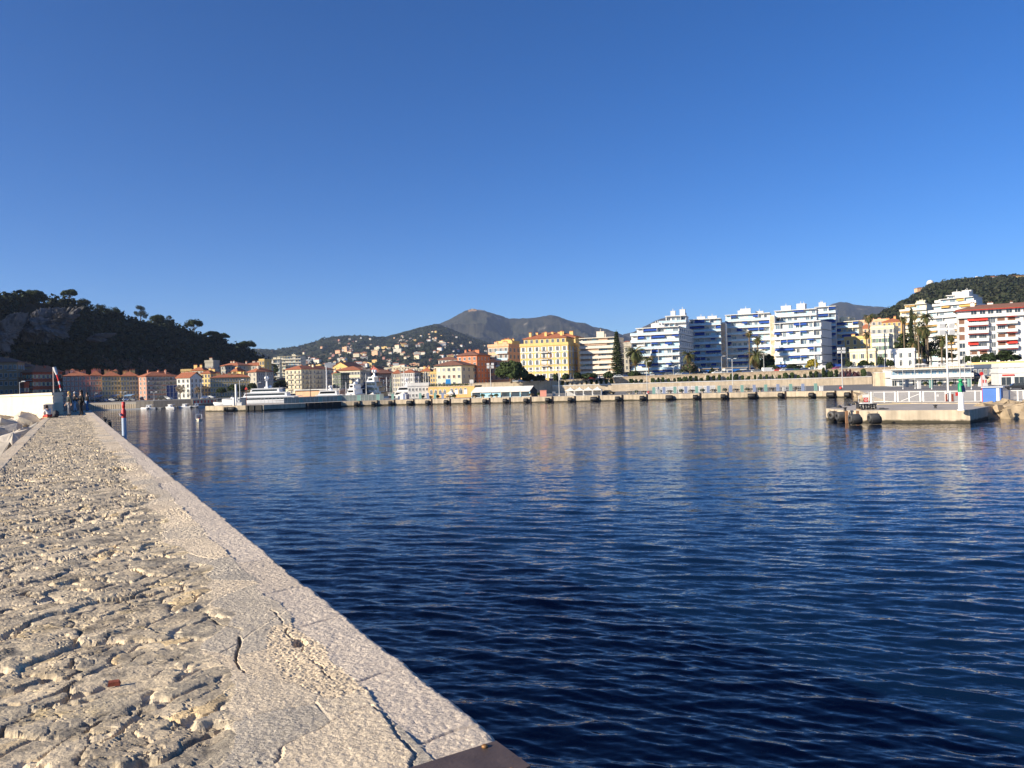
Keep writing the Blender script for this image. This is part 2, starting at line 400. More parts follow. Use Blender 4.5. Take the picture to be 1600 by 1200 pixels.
for i, (px, py, lab) in enumerate([(178, 1067, 'small red brick chip wedged between rough stones near the lower edge')]):
    p = gp(px, py, ZP+.012); mb = MB(); mb.box(-.03, .03, -.012, .012, -.012, .012, brick, Matrix.Rotation(.4, 4, 'X'), tx=.006, ty=.003)
    tag(mb.build('brick_chip', None, p, .3), lab, 'brick chip')

# ================================================================ water
def water_mat():
    m = bpy.data.materials.new('sea_water'); m.use_nodes = True; t = m.node_tree; N = t.nodes; L = t.links
    b = N['Principled BSDF']; b.inputs['Roughness'].default_value = .06; b.inputs['IOR'].default_value = 1.333
    b.inputs['Base Color'].default_value = (.0018, .010, .032, 1); b.inputs['Specular IOR Level'].default_value = .5
    pos = N.new('ShaderNodeNewGeometry').outputs['Position']
    acc = N.new('ShaderNodeNewGeometry').outputs['Normal']
    # small ripples tilt the surface normal by an amount that does not fade with distance
    for sc, det, kx, ky, sxy, rot in ((.16, 2, .07, .15, (.8, 1.6), .2), (2.1, 4, .20, .38, (.7, 1.9), .28), (6.5, 4, .18, .34, (.75, 1.8), .18)):
        mp = N.new('ShaderNodeMapping'); mp.inputs['Scale'].default_value = (sxy[0], sxy[1], 1); mp.inputs['Rotation'].default_value = (0, 0, rot)
        L.new(pos, mp.inputs[0])
        n = N.new('ShaderNodeTexNoise'); n.inputs['Scale'].default_value = sc; n.inputs['Detail'].default_value = det; n.inputs['Roughness'].default_value = .6; n.inputs['Distortion'].default_value = .4
        L.new(mp.outputs[0], n.inputs['Vector'])
        s1 = N.new('ShaderNodeVectorMath'); s1.operation = 'SUBTRACT'; s1.inputs[1].default_value = (.5, .5, .5); L.new(n.outputs['Color'], s1.inputs[0])
        s2 = N.new('ShaderNodeVectorMath'); s2.operation = 'MULTIPLY'; s2.inputs[1].default_value = (kx, ky, 0); L.new(s1.outputs[0], s2.inputs[0])
        s3 = N.new('ShaderNodeVectorMath'); s3.operation = 'ADD'; L.new(acc, s3.inputs[0]); L.new(s2.outputs[0], s3.inputs[1]); acc = s3.outputs[0]
    nm = N.new('ShaderNodeVectorMath'); nm.operation = 'NORMALIZE'; L.new(acc, nm.inputs[0]); L.new(nm.outputs[0], b.inputs['Normal'])
    return m
WM = water_mat()
rr = [2.0]
while rr[-1] < 2400: rr.append(rr[-1]+max(.045, min(rr[-1]**2/7500, rr[-1]*.06)))
rr = np.array(rr); th = np.linspace(R(-56), R(56), 760)
Rg, Tg = np.meshgrid(rr, th, indexing='ij'); XX = Rg*np.sin(Tg); YY = Rg*np.cos(Tg)
sp_ = np.maximum(np.gradient(rr)[:, None], Rg*(th[1]-th[0])) ; ZZ = np.zeros_like(XX)
rw = random.Random(12)
for i in range(38):
    lam = .34*1.075**i*rw.uniform(.9, 1.1); ang = R(76+rw.gauss(0, 22)); k = 2*math.pi/lam
    amp = .0120*lam**.85*math.exp(-(lam/2.6)**2)
    ph = k*(XX*math.cos(ang)+YY*math.sin(ang))+rw.uniform(0, 6.28)+1.8*fbm(XX/lam*.22, YY/lam*.22, 2, i)
    ZZ += amp*np.clip((lam/sp_-2.5)/3, 0, 1)*(1.3*(1-np.abs(np.sin(ph/2)))**1.4-.45)
struct(gridmesh('sea', XX, YY, ZZ, [WM], True))
mb = MB(); mb.face([(-16000, -16000, -1.2), (16000, -16000, -1.2), (16000, 16000, -1.2), (-16000, 16000, -1.2)], WM); struct(mb.build('open_sea'))
# ================================================================ foliage helpers
def leaf_cloud(cen, rad, n, size, rng, up=.3, fill=.35):
    """cen (k,3), rad (k,3): n quads scattered over each of k blobs -> verts, quads"""
    cen = np.repeat(np.asarray(cen, float), n, 0); rad = np.repeat(np.asarray(rad, float), n, 0); m = len(cen)
    d = rng.normal(size=(m, 3)); d /= np.linalg.norm(d, axis=1)[:, None]
    rr_ = 1-fill*rng.random(m)**1.5
    p = cen+d*rad*rr_[:, None]
    nrm = d/rad; nrm /= np.linalg.norm(nrm, axis=1)[:, None]; nrm = nrm+.55*rng.normal(size=(m, 3)); nrm[:, 2] += up
    nrm /= np.linalg.norm(nrm, axis=1)[:, None]
    a = np.cross(nrm, rng.normal(size=(m, 3))); a /= np.linalg.norm(a, axis=1)[:, None]; b = np.cross(nrm, a)
    s = (size*(.6+.8*rng.random(m)))[:, None]
    V = np.stack([p-a*s-b*s*.7, p+a*s-b*s*.7, p+a*s*.7+b*s, p-a*s*.7+b*s], 1).reshape(-1, 3)
    return V, np.arange(len(V)).reshape(-1, 4)
def leafm(name, col, var=.45, scale=.5):
    m = M(name, col, rough=.75, var=var, scale=scale, spec=.25); return m
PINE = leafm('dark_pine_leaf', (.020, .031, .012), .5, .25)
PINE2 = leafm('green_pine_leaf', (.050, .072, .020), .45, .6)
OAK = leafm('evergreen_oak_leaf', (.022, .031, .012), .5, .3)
BUSH = leafm('hedge_leaf', (.040, .062, .018), .4, .8)
BARE = leafm('bare_twig', (.115, .085, .060), .3, .4)
PALMG = leafm('palm_leaf', (.075, .085, .028), .4, .8)
PALMD = leafm('dry_palm_leaf', (.20, .14, .055), .3, .8)
BARK = M('bark', (.10, .075, .055), .95, .3, 3, bump=.03)
YEL = leafm('yellow_mimosa_leaf', (.30, .24, .03), .3, .8)

def prof(pts, px):
    xs = [p[0] for p in pts]; ys = [p[1] for p in pts]; return np.interp(px, xs, ys)
def hill(name, outline, Yf, Yr, zf, mat, ncol, nrow, amp, nsc, power=1.0, rough=0, label=None, seed=0, backz=0, ridge=0, kind='structure', jag=0):
    px = np.linspace(outline[0][0], outline[-1][0], ncol); py = prof(outline, px)
    u = px-800; v = 596-py; a = (u*cr+v*sr)/F; b = (-u*sr+v*cr)/F
    if callable(Yr): Yr_ = Yr(px)
    else: Yr_ = np.full(ncol, float(Yr))
    if callable(Yf): Yf_ = Yf(px)
    else: Yf_ = np.full(ncol, float(Yf))
    zr = H+b*Yr_
    t = np.linspace(0, 1, nrow); tb = np.linspace(.04, 1, max(6, nrow//6))
    T = t[:, None]; Yg = Yf_[None]+(Yr_-Yf_)[None]*T
    Xg = a[None]*Yg
    n = fbm(Xg/nsc+seed, Yg/nsc, 5, seed+1)
    env = np.sin(np.pi*np.clip(T, 0, 1))**.8
    Zg = zf+(zr[None]-zf)*T**power + amp*n*env
    if ridge: Zg = Zg-ridge*np.abs(fbm(Xg/nsc*2.1, Yg/nsc*2.1, 4, seed+7))*env
    if rough: Zg = Zg+rough*(fbm(Xg/(rough*2.2), Yg/(rough*2.2), 3, seed+4))*(1 if jag else np.clip(3*(1-T)+.4, 0, 1))
    # nothing on the near slope may rise above the ridge as seen from the pier
    lim = H+(b[None]*Yg)-.0004*Yg*(1-T)
    Zg = np.where(T < .995, np.minimum(Zg, lim+abs(rough)*.6), Zg)
    Yb = Yr_[None]+(Yr_-Yf_)[None]*tb[:, None]*.8; Xb = a[None]*Yb
    Zb = zr[None]+(backz-zr[None])*tb[:, None]**1.2
    Zb = np.minimum(Zb, zr[None]); 
    X_ = np.concatenate([Xg, Xb]); Y_ = np.concatenate([Yg, Yb]); Z_ = np.concatenate([Zg, Zb])
    o = gridmesh(name, X_, Y_, Z_, [mat], True); o['kind'] = kind
    if label: o['label'] = label
    return o, (Xg, Yg, Zg)

def hillmat(name, cols, scale, rockm=None):
    m = bpy.data.materials.new(name); m.use_nodes = True; t = m.node_tree; N = t.nodes; L = t.links
    b = N['Principled BSDF']; b.inputs['Roughness'].default_value = .95; b.inputs['Specular IOR Level'].default_value = .1
    pos = N.new('ShaderNodeNewGeometry').outputs['Position']
    n = N.new('ShaderNodeTexNoise'); n.inputs['Scale'].default_value = scale; n.inputs['Detail'].default_value = 9; n.inputs['Roughness'].default_value = .65
    L.new(pos, n.inputs['Vector'])
    r = N.new('ShaderNodeValToRGB'); e = r.color_ramp.elements
    while len(e) < len(cols): e.new(.5)
    for q, (p_, c_) in zip(e, cols): q.position = p_; q.color = (*c_, 1)
    L.new(n.outputs[0], r.inputs[0])
    L.new(r.outputs[0], b.inputs['Base Color'])
    return m

# ---- far mountains, each at its own distance
MT = hillmat('far_mountain_scrub', [(.30, (.016, .020, .012)), (.44, (.055, .050, .032)), (.52, (.024, .028, .018)), (.62, (.070, .060, .042)), (.70, (.26, .24, .20))], .006)
hill('mountain', [(560, 545), (600, 533), (640, 519), (680, 508), (700, 500), (728, 485), (738, 482.5), (756, 485), (775, 492), (795, 498.5), (812, 498), (832, 497), (847, 494.5), (862, 492), (875, 495), (886, 500), (900, 505), (915, 506), (928, 512), (945, 514), (962, 520), (985, 530), (1060, 560)], 4200, 7400, 60, MT, 520, 70, 210, 900, 1.15, 14, seed=3, ridge=320, jag=0).__class__
hill('mountain', [(940, 540), (975, 522), (990, 519), (1003, 512), (1020, 503), (1032, 498), (1041, 496.5), (1060, 500), (1100, 505), (1200, 500), (1280, 486), (1300, 475), (1312, 472), (1322, 472), (1335, 476), (1360, 478.5), (1385, 480), (1400, 484), (1440, 500), (1500, 530)], 5200, 9000, 60, MT, 420, 50, 220, 1100, 1.1, 14, seed=14, ridge=300)
# ---- wooded slopes with villas
MID = hillmat('wooded_villa_slope', [(.30, (.016, .020, .012)), (.45, (.032, .038, .020)), (.56, (.022, .028, .016)), (.66, (.075, .062, .045)), (.76, (.13, .105, .08))], .016)
mid_out = [(380, 546), (405, 545.5), (420, 546), (430, 547), (443, 544), (452, 543), (466, 541), (480, 537), (500, 530), (520, 526.5), (540, 524.5), (565, 524), (585, 526), (602, 526), (620, 521.5), (640, 516), (662, 510), (683, 506), (697, 511), (715, 518), (740, 528), (780, 540), (830, 552), (900, 560), (1010, 570), (1100, 575)]
_, MIDG = hill('hillside', mid_out, 1500, lambda p: 4200+p*0, 4, MID, 760, 150, 42, 420, 1.2, 9, seed=21, ridge=60)
GR = hillmat('wooded_green_slope', [(.30, (.018, .026, .012)), (.5, (.040, .050, .022)), (.62, (.028, .038, .018)), (.80, (.10, .09, .06))], .03)
gr_out = [(1330, 520), (1360, 497), (1371, 492), (1392, 482), (1405, 474), (1417, 466.5), (1435, 455), (1444, 447), (1463, 441), (1491, 436.5), (1522, 433.5), (1556, 430.5), (1574, 429), (1600, 431.5), (1660, 432), (1760, 440), (1900, 460)]
gr_out = [(a_+4, b_+3.5) for a_, b_ in gr_out]
_, GRG = hill('green_hill', gr_out, 520, 1500, 12, GR, 360, 110, 16, 160, .9, 5, seed=31)
# ---- castle hill on the left
ROCK = M('grey_cliff_rock', (.12, .115, .11), .95, .6, .25, bump=.8, bscale=.5)
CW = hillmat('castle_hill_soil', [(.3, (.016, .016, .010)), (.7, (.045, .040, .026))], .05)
ch_out = [(-600, 440), (-420, 450), (-260, 494), (-120, 473), (-40, 456), (0, 466), (20, 465), (50, 462), (72, 470), (95, 466), (120, 472), (148, 487), (180, 488), (200, 497), (228, 508), (250, 500), (270, 510), (290, 516), (320, 524), (350, 529), (370, 539), (392, 548), (402, 558), (414, 572), (430, 600)]  # unseen points left of the frame are shaped to shade the left bank
ch_out = [(a_, b_+8) for a_, b_ in ch_out]
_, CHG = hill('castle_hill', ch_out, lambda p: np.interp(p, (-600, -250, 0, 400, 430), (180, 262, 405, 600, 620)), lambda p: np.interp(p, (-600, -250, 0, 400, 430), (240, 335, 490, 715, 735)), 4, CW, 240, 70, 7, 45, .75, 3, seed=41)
rngc = np.random.default_rng(5)
def scatter(G, n, pxr, tr, rng):
    Xg, Yg, Zg = G; nr, nc = Xg.shape
    j = rng.integers(int(pxr[0]*(nc-1)), max(int(pxr[1]*(nc-1)), 1), n); i = (rng.uniform(tr[0], tr[1], n)*(nr-1)).astype(int)
    return np.stack([Xg[i, j]+rng.normal(0, 2, n), Yg[i, j]+rng.normal(0, 2, n), Zg[i, j]], -1)
def in_cliff(p):
    px = 800+(p[:, 0]/p[:, 1])*F; py = 596-(p[:, 2]-H)/p[:, 1]*F-(px-800)*sr
    d1 = ((px-62)/48)**2+((py-508)/33)**2; d2 = ((px-2)/17)**2+((py-520)/36)**2
    return (np.minimum(d1, d2) < 1)&(rngc.random(len(p)) < .93)
P_ = scatter(CHG, 5200, (0, 1), (.02, 1.0), rngc); P_ = P_[~in_cliff(P_)]
low = (P_[:, 2] < 26) & ((800+P_[:, 0]/P_[:, 1]*F) > 150) & (rngc.random(len(P_)) < .8)
def wood(P, size_r, nl, ls, rng, drop=.1):
    k = len(P); cs = []; rs = []
    for q in range(3):
        r = rng.uniform(*size_r, k)*rng.uniform(.6, 1, k)
        off = rng.normal(0, .55, (k, 3))*r[:, None]; off[:, 2] = np.abs(off[:, 2])*.8+r*drop+1.5
        cs.append(P+off); rs.append(np.stack([r, r, r*.72], -1))
    return leaf_cloud(np.concatenate(cs), np.concatenate(rs), nl, ls, rng)
V, Q = wood(P_[~low], (2.6, 4.8), 16, .85, rngc)
mi = np.repeat(rngc.integers(0, 2, len(Q)//16), 16)
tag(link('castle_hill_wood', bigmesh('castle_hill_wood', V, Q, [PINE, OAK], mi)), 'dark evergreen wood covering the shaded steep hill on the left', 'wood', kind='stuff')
V, Q = wood(P_[low], (2.4, 4.0), 22, .45, rngc)
tag(link('bare_wood', bigmesh('bare_wood', V, Q, [BARE])), 'leafless brown trees along the foot of the dark hill', 'wood', kind='stuff')
# bare limestone faces in the wood
def cliff(cx, cy, wx_, wy_, Y, seed):
    n, m = 130, 110; u, v = np.meshgrid(np.linspace(-1, 1, n), np.linspace(-1, 1, m), indexing='ij')
    rad = 1-.6*np.abs(fbm(u*3, v*3, 5, seed, .65)); X = xat(cx, cy, Y)+u*wx_/F*Y*rad; Z = zat(cx, cy, Y)+v*wy_/F*Y*rad
    e = np.clip(1-(u**4+v**4), 0, 1)
    Yy = Y+10*v+9*(1-e)-(8*fbm(u*3.5, v*2.2, 7, seed+2, .6)+9*np.abs(fbm(u*4, v*1.6, 5, seed+5, .6)))*e
    return gridmesh('cliff', X, Yy, Z, [ROCK], False)
for i, (cx, cy, a_, b_, Y, lab) in enumerate([(66, 506, 40, 32, 452, ''), (2, 520, 15, 38, 428, ''), (152, 526, 12, 9, 500, '')]):
    o = cliff(cx, cy, a_, b_, Y, 60+i*9); o['kind'] = 'structure'
# wood over the right hill
P_ = scatter(GRG, 3800, (0, .62), (.2, 1.0), rngc)
HL = leafm('olive_hill_leaf', (.042, .046, .022), .4, .1)
V, Q = wood(P_, (2.8, 5.2), 9, 1.5, rngc)
mi = np.repeat(rngc.integers(0, 2, len(Q)//9), 9)
tag(link('green_hill_wood', bigmesh('green_hill_wood', V, Q, [OAK, HL], mi)), 'green wood covering the sunlit hill at the right', 'wood', kind='stuff')
# tree clumps among the far villas
Xm, Ym, Zm = MIDG
P_ = scatter(MIDG, 5200, (.02, .8), (.05, .98), rngc)
V, Q = wood(P_, (4, 8), 4, 2.6, rngc)
tag(link('hillside_wood', bigmesh('hillside_wood', V, Q, [OAK, PINE], np.repeat(rngc.integers(0, 2, len(Q)//6), 6))), 'trees scattered between the far hillside villas', 'wood', kind='stuff')

# ================================================================ land
TAN = (.46, .38, .275)
def quaym(name, col=TAN):
    m = M(name, col, .9, .18, .6, bump=.02, streak=.3, bscale=2)
    t = m.node_tree; N = t.nodes; L = t.links; b = N['Principled BSDF']; src = b.inputs['Base Color'].links[0].from_socket
    pos = N.new('ShaderNodeNewGeometry').outputs['Position']; sx = N.new('ShaderNodeSeparateXYZ'); L.new(pos, sx.inputs[0])
    n = N.new('ShaderNodeTexNoise'); n.inputs['Scale'].default_value = 1.2; n.inputs['Detail'].default_value = 4; L.new(pos, n.inputs[0])
    a = N.new('ShaderNodeMath'); a.operation = 'MULTIPLY_ADD'; a.inputs[1].default_value = -.5; L.new(n.outputs[0], a.inputs[0]); L.new(sx.outputs[2], a.inputs[2])
    mr = N.new('ShaderNodeMapRange'); mr.inputs[1].default_value = .0; mr.inputs[2].default_value = .22; L.new(a.outputs[0], mr.inputs[0])
    x = N.new('ShaderNodeMix'); x.data_type = 'RGBA'; L.new(mr.outputs[0], x.inputs[0]); x.inputs[6].default_value = (.045, .038, .022, 1); L.new(src, x.inputs[7])
    L.new(x.outputs[2], b.inputs['Base Color']); return m
QM = quaym('quay_stone'); STONEG = M('tan_wall_stone', (.44, .345, .235), .95, .38, 1.3, bump=.05, bscale=2.5); ASPH = M('asphalt', (.17, .165, .16), .9, .18, .3, bump=.01)
CONC = M('pale_concrete', (.46, .41, .34), .9, .15, .7, bump=.01)
def slab(name, pts, z0, z1, side, top=None):
    mb = MB(); n = len(pts)
    mb.raw([(x, y, z1) for x, y in pts], [tuple(range(n))], top or side)
    for k in range(n):
        a, b = pts[k], pts[(k+1) % n]; mb.face([(a[0], a[1], z0), (b[0], b[1], z0), (b[0], b[1], z1), (a[0], a[1], z1)], side)
    me = mb.mesh(name); bm = bmesh.new(); bm.from_mesh(me); bmesh.ops.recalc_face_normals(bm, faces=bm.faces); bm.to_mesh(me); bm.free()
    return struct(link(name, me))
ZQ = 1.75
qpx = (348, 412, 535, 615, 840, 980, 1220, 1343); qpy = (643, 641.5, 635.5, 633, 629, 626.2, 621.8, 621)
qf = [gp(a_, b_) for a_, b_ in zip(qpx, qpy)]
def xy(v): return (v.x, v.y)
def up(px, py, z): v = gp(px, py, z); return (v.x, v.y)
def WY(px): return 310-18*(px-600)/800.0                     # distance of the high road wall
def wallpt(px): v = at(px, 590, WY(px)); return (v.x, v.y)
def RZ(px): return float(np.interp(px, (690, 860, 1000, 1400), (6.0, 6.2, 6.95, 7.5)))
def qpos(px, back=3.0, z=None):                              # on the quay, so many metres behind its edge
    v = gp(px, float(np.interp(px, qpx, qpy))); b = v+Vector((.25, .97, 0))*0
    k = (v.y+back)/v.y; return Vector((v.x*k, v.y+back, ZQ+.012 if z is None else z))
right = [up(1372, 622, ZQ), up(1402, 629.5, ZQ), up(1535, 629.5, ZQ), up(1700, 632, ZQ), (190, 118), (300, 150), (330, 330)]
pts = [xy(q) for q in qf]+right+[wallpt(1400), wallpt(700), (-30, 300), (-58, 288), (-95, 266), (-100, 252)]
slab('quay', pts, -4, ZQ, QM, CONC)
ap = [(x, y+5.5) for x, y in [xy(q) for q in qf[2:]]]+[(118, 140), (150, 135), (300, 160), (325, 320)]+[(wallpt(1400)[0], wallpt(1400)[1]-1.5), (wallpt(700)[0], wallpt(700)[1]-1.5), (-30, 295), (-56, 280)]
slab('quay_road', ap, ZQ-.3, ZQ+.012, ASPH)
ZR = 7.0
mb = MB(); pxs = [690, 780, 860, 930, 1000, 1100, 1200, 1300, 1400]
for a_, b_ in zip(pxs[:-1], pxs[1:]):
    p, q = wallpt(a_), wallpt(b_); k = 2.6
    p2, q2 = (p[0]*k, p[1]*k), (q[0]*k, q[1]*k)
    mb.face([(p[0], p[1], RZ(a_)), (q[0], q[1], RZ(b_)), (q2[0], q2[1], RZ(b_)), (p2[0], p2[1], RZ(a_))], ASPH)
    mb.face([(p[0], p[1], 0), (q[0], q[1], 0), (q[0], q[1], RZ(b_)), (p[0], p[1], RZ(a_))], STONEG)
p = wallpt(690); mb.face([(p[0], p[1], 0), (p[0]*2.6, p[1]*2.6, 0), (p[0]*2.6, p[1]*2.6, 6), (p[0], p[1], 6)], STONEG)
p = wallpt(1400); mb.face([(p[0], p[1], 7.5), (900, 300, 7.5), (1400, 760, 7.5), (p[0]*2.6, p[1]*2.6, 7.5)], ASPH); mb.face([(p[0], p[1], 0), (900, 300, 0), (900, 300, 7.5), (p[0], p[1], 7.5)], STONEG)
struct(mb.build('upper_road'))
slab('town_ground', [(-300, 520), (-30, 470), (-25, 425), (400, 900), (1200, 2200), (-2600, 2200), (-1300, 700)], -2, 2.4, ASPH)
# left bank quay
lq = [gp(100, 644), gp(140, 641.5), gp(240, 638.5), gp(310, 636), gp(375, 632.5)]
lp = [xy(v) for v in lq]+[(-122, 420), (-150, 560), (-1200, 600), (-1200, 330), (-400, 330)]
LQM = quaym('left_quay_stone', (.20, .18, .155))  # stone colour darkened to stand for the shade on this bank
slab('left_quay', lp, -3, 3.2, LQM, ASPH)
# ================================================================ building kit
WHT = M('white_render', (.68, .67, .64), .8, .07, .4, streak=.10, spec=.3)
PNL_ = M('pale_parapet_panel', (.44, .62, .72), .4, .15, .5)
WFR = M('white_frame_paint', (.75, .74, .70), .6, .05, 1)
GLS = M('window_glass', (.035, .045, .055), .12, .3, 3, spec=.7)
GLB = M('blue_tinted_glass', (.16, .30, .42), .12, .2, 2, spec=.7)
GLP = M('pale_blue_panel', (.42, .66, .74), .35, .12, 1.2)
AWB = M('blue_awning', (.025, .085, .38), .8, .15, 1)
AWR = M('red_awning', (.62, .045, .03), .8, .15, 1)
AWY = M('ochre_awning', (.66, .42, .14), .8, .15, 1)
AWT = M('tan_awning', (.60, .42, .30), .8, .15, 1)
TILE = M('terracotta_tiles', (.36, .125, .060), .9, .28, 1.6, bump=.05, bscale=5)
TILE2 = M('brown_roof_tiles', (.22, .10, .065), .9, .25, 1.6, bump=.05, bscale=5)
IRON = M('dark_iron', (.03, .03, .032), .5, .2, 4)
GREYM = M('grey_metal', (.34, .35, .36), .45, .12, 3, metal=.5)
POLE = M('pale_galvanised_pole', (.50, .50, .48), .5, .1, 3, metal=.3)
STONEW = M('tan_rubble_wall', (.44, .345, .235), .95, .38, 1.3, bump=.05, bscale=2.5)
def shm(name, c): return M(name, c, .8, .1, 2)
SH = {'green': shm('green_shutter', (.16, .25, .19)), 'grey': shm('grey_shutter', (.34, .36, .36)), 'white': shm('white_shutter', (.66, .65, .62)),
      'brown': shm('brown_shutter', (.19, .095, .06)), 'cream': shm('cream_shutter', (.78, .62, .30)), 'blue': shm('blue_shutter', (.28, .42, .55)), 'dark': shm('dark_shutter', (.10, .09, .08))}
WINS = {}
def winmesh(w_, h_, sh=None, arch=False, blind=None, trim=None, glass=None):
    key = (round(w_, 2), round(h_, 2), sh, arch, blind, trim, glass.name if glass else None)
    if key in WINS: return WINS[key]
    mb = MB(); g = glass or GLS; fr = trim or WFR; t = .09
    mb.box(-w_/2, w_/2, -.03, .05, 0, h_, g if not blind else SH[blind])
    mb.box(-w_/2-t, -w_/2, -.09, .05, -t, h_+t, fr); mb.box(w_/2, w_/2+t, -.09, .05, -t, h_+t, fr)
    mb.box(-w_/2, w_/2, -.09, .05, h_, h_+t, fr); mb.box(-w_/2-.08, w_/2+.08, -.16, .05, -t-.04, -.004, fr)
    if not blind: mb.box(-.035, .035, -.055, -.03, 0, h_, fr)
    if w_ > 1.9 and not blind:
        for x in (-w_/4, w_/4): mb.box(x-.03, x+.03, -.05, -.03, 0, h_, fr)
    if arch:
        n = 8; vs = [(w_/2*math.cos(math.pi*k/n), -.06, h_+t+w_/2*.8*math.sin(math.pi*k/n)) for k in range(n+1)]
        mb.raw(vs+[(x, .05, z) for x, y, z in vs], [tuple(range(n+1))[::-1]]+[(k, k+1, n+2+k, n+1+k) for k in range(n)], g)
        for k in range(n):
            a, b = vs[k], vs[k+1]; mb.tube((a[0], -.07, a[2]), (b[0], -.07, b[2]), .08, .08, fr, 4)
    if sh:
        s = w_*.52
        for q in (-1, 1):
            x0 = q*(w_/2+t+.01); x1 = x0+q*s
            mb.box(min(x0, x1), max(x0, x1), -.10, -.02, -.02, h_+.02, SH[sh])
    WINS[key] = mb.mesh('window'); return WINS[key]
def put(me, name, parent, x, y, z, rz=0):
    o = bpy.data.objects.new(name, me); C.objects.link(o); o.parent = parent; o.location = (x, y, z); o.rotation_euler = (0, 0, rz); return o
BALS = {}
def balmesh(w_, d=1.1, slabm=None, rail='iron', h=1.0):
    key = (round(w_, 1), d, (slabm or WHT).name, rail, h)
    if key in BALS: return BALS[key]
    mb = MB(); sm = slabm or WHT
    mb.box(-w_/2, w_/2, -d, .02, -.22, 0, sm)
    if rail == 'solid': 
        mb.box(-w_/2, w_/2, -d, -d+.12, .003, h, sm); mb.box(-w_/2, -w_/2+.12, -d+.12, 0, .003, h, sm); mb.box(w_/2-.12, w_/2, -d+.12, 0, .003, h, sm)
    elif rail == 'glass':
        mb.box(-w_/2, w_/2, -d+.02, -.95*d, .05, h-.08, GLP); mb.box(-w_/2, w_/2, -d, -d+.08, h-.07, h, WFR)
    else:
        r = IRON; mb.box(-w_/2, w_/2, -d, -d+.05, h-.05, h, r); mb.box(-w_/2, w_/2, -d, -d+.05, .06, .12, r)
        n = max(3, int(w_/.22))
        for k in range(n+1):
            x = -w_/2+.02+(w_-.04)*k/n; mb.box(x-.018, x+.018, -d+.005, -d+.04, .12, h-.05, r)
        for q in (-1, 1): mb.box(q*w_/2-.02, q*w_/2+.02, -d+.05, 0, h-.05, h, r)
    BALS[key] = mb.mesh('balcony'); return BALS[key]

def phi(p): return math.atan2(ray(p, 590)[0], 1)
def solve(pL, pM, pS, py, Y, a, zb=None):
    """corner M at distance Y; front runs left to pL, side runs back to pS. -> origin (front-left), W, D"""
    e1 = Vector((math.cos(a), -math.sin(a))); e2 = Vector((math.sin(a), math.cos(a)))
    rM = ray(pM, py)[0]; M_ = Vector((rM*Y, Y))
    rL = ray(pL, py)[0]; t = (M_.x-rL*M_.y)/(e1.x-rL*e1.y)
    if pS is None or isinstance(pS, str): D = float(pS or 12)
    else:
        rS = ray(pS, py)[0]; D = (rS*M_.y-M_.x)/(e2.x-rS*e2.y)
        if D <= 0 or D > 80: D = 14
    A = M_-e1*t; return A, t, D, M_

def roof_hip(mb, W, D, z, dz, ov, m, ridge_in=None):
    x0, x1, y0, y1 = -ov, W+ov, -ov, D+ov; k = min(W, D)/2+ov if ridge_in is None else ridge_in
    if W >= D: r0, r1 = (x0+k, (y0+y1)/2), (x1-k, (y0+y1)/2)
    else: r0, r1 = ((x0+x1)/2, y0+k), ((x0+x1)/2, y1-k)
    A = [(x0, y0, z), (x1, y0, z), (x1, y1, z), (x0, y1, z), (r0[0], r0[1], z+dz), (r1[0], r1[1], z+dz)]
    if W >= D: f = [(0, 1, 5, 4), (1, 2, 5), (2, 3, 4, 5), (3, 0, 4)]
    else: f = [(0, 1, 4), (1, 2, 5, 4), (2, 3, 5), (3, 0, 4, 5)]
    mb.raw(A, f, m); mb.raw([(x0, y0, z-.22), (x1, y0, z-.22), (x1, y1, z-.22), (x0, y1, z-.22)]+A[:4], [(3, 2, 1, 0), (0, 1, 5, 4), (1, 2, 6, 5), (2, 3, 7, 6), (3, 0, 4, 7)], m)
def roof_gable(mb, W, D, z, dz, ov, m, along='x'):
    x0, x1, y0, y1 = -ov, W+ov, -ov, D+ov; t = .25
    if along == 'x': A = [(x0, y0, z), (x1, y0, z), (x1, (y0+y1)/2, z+dz), (x0, (y0+y1)/2, z+dz), (x1, y1, z), (x0, y1, z)]
    else: A = [(x0, y1, z), (x0, y0, z), ((x0+x1)/2, y0, z+dz), ((x0+x1)/2, y1, z+dz), (x1, y0, z), (x1, y1, z)]
    B_ = [(x, y, q-t) for x, y, q in A]
    mb.raw(A+B_, [(0, 1, 2, 3), (3, 2, 4, 5), (7, 6, 9, 8), (8, 9, 11, 10), (0, 6, 7, 1), (4, 10, 11, 5), (1, 7, 8, 2), (2, 8, 10, 4), (3, 9, 6, 0), (5, 11, 9, 3)], m)

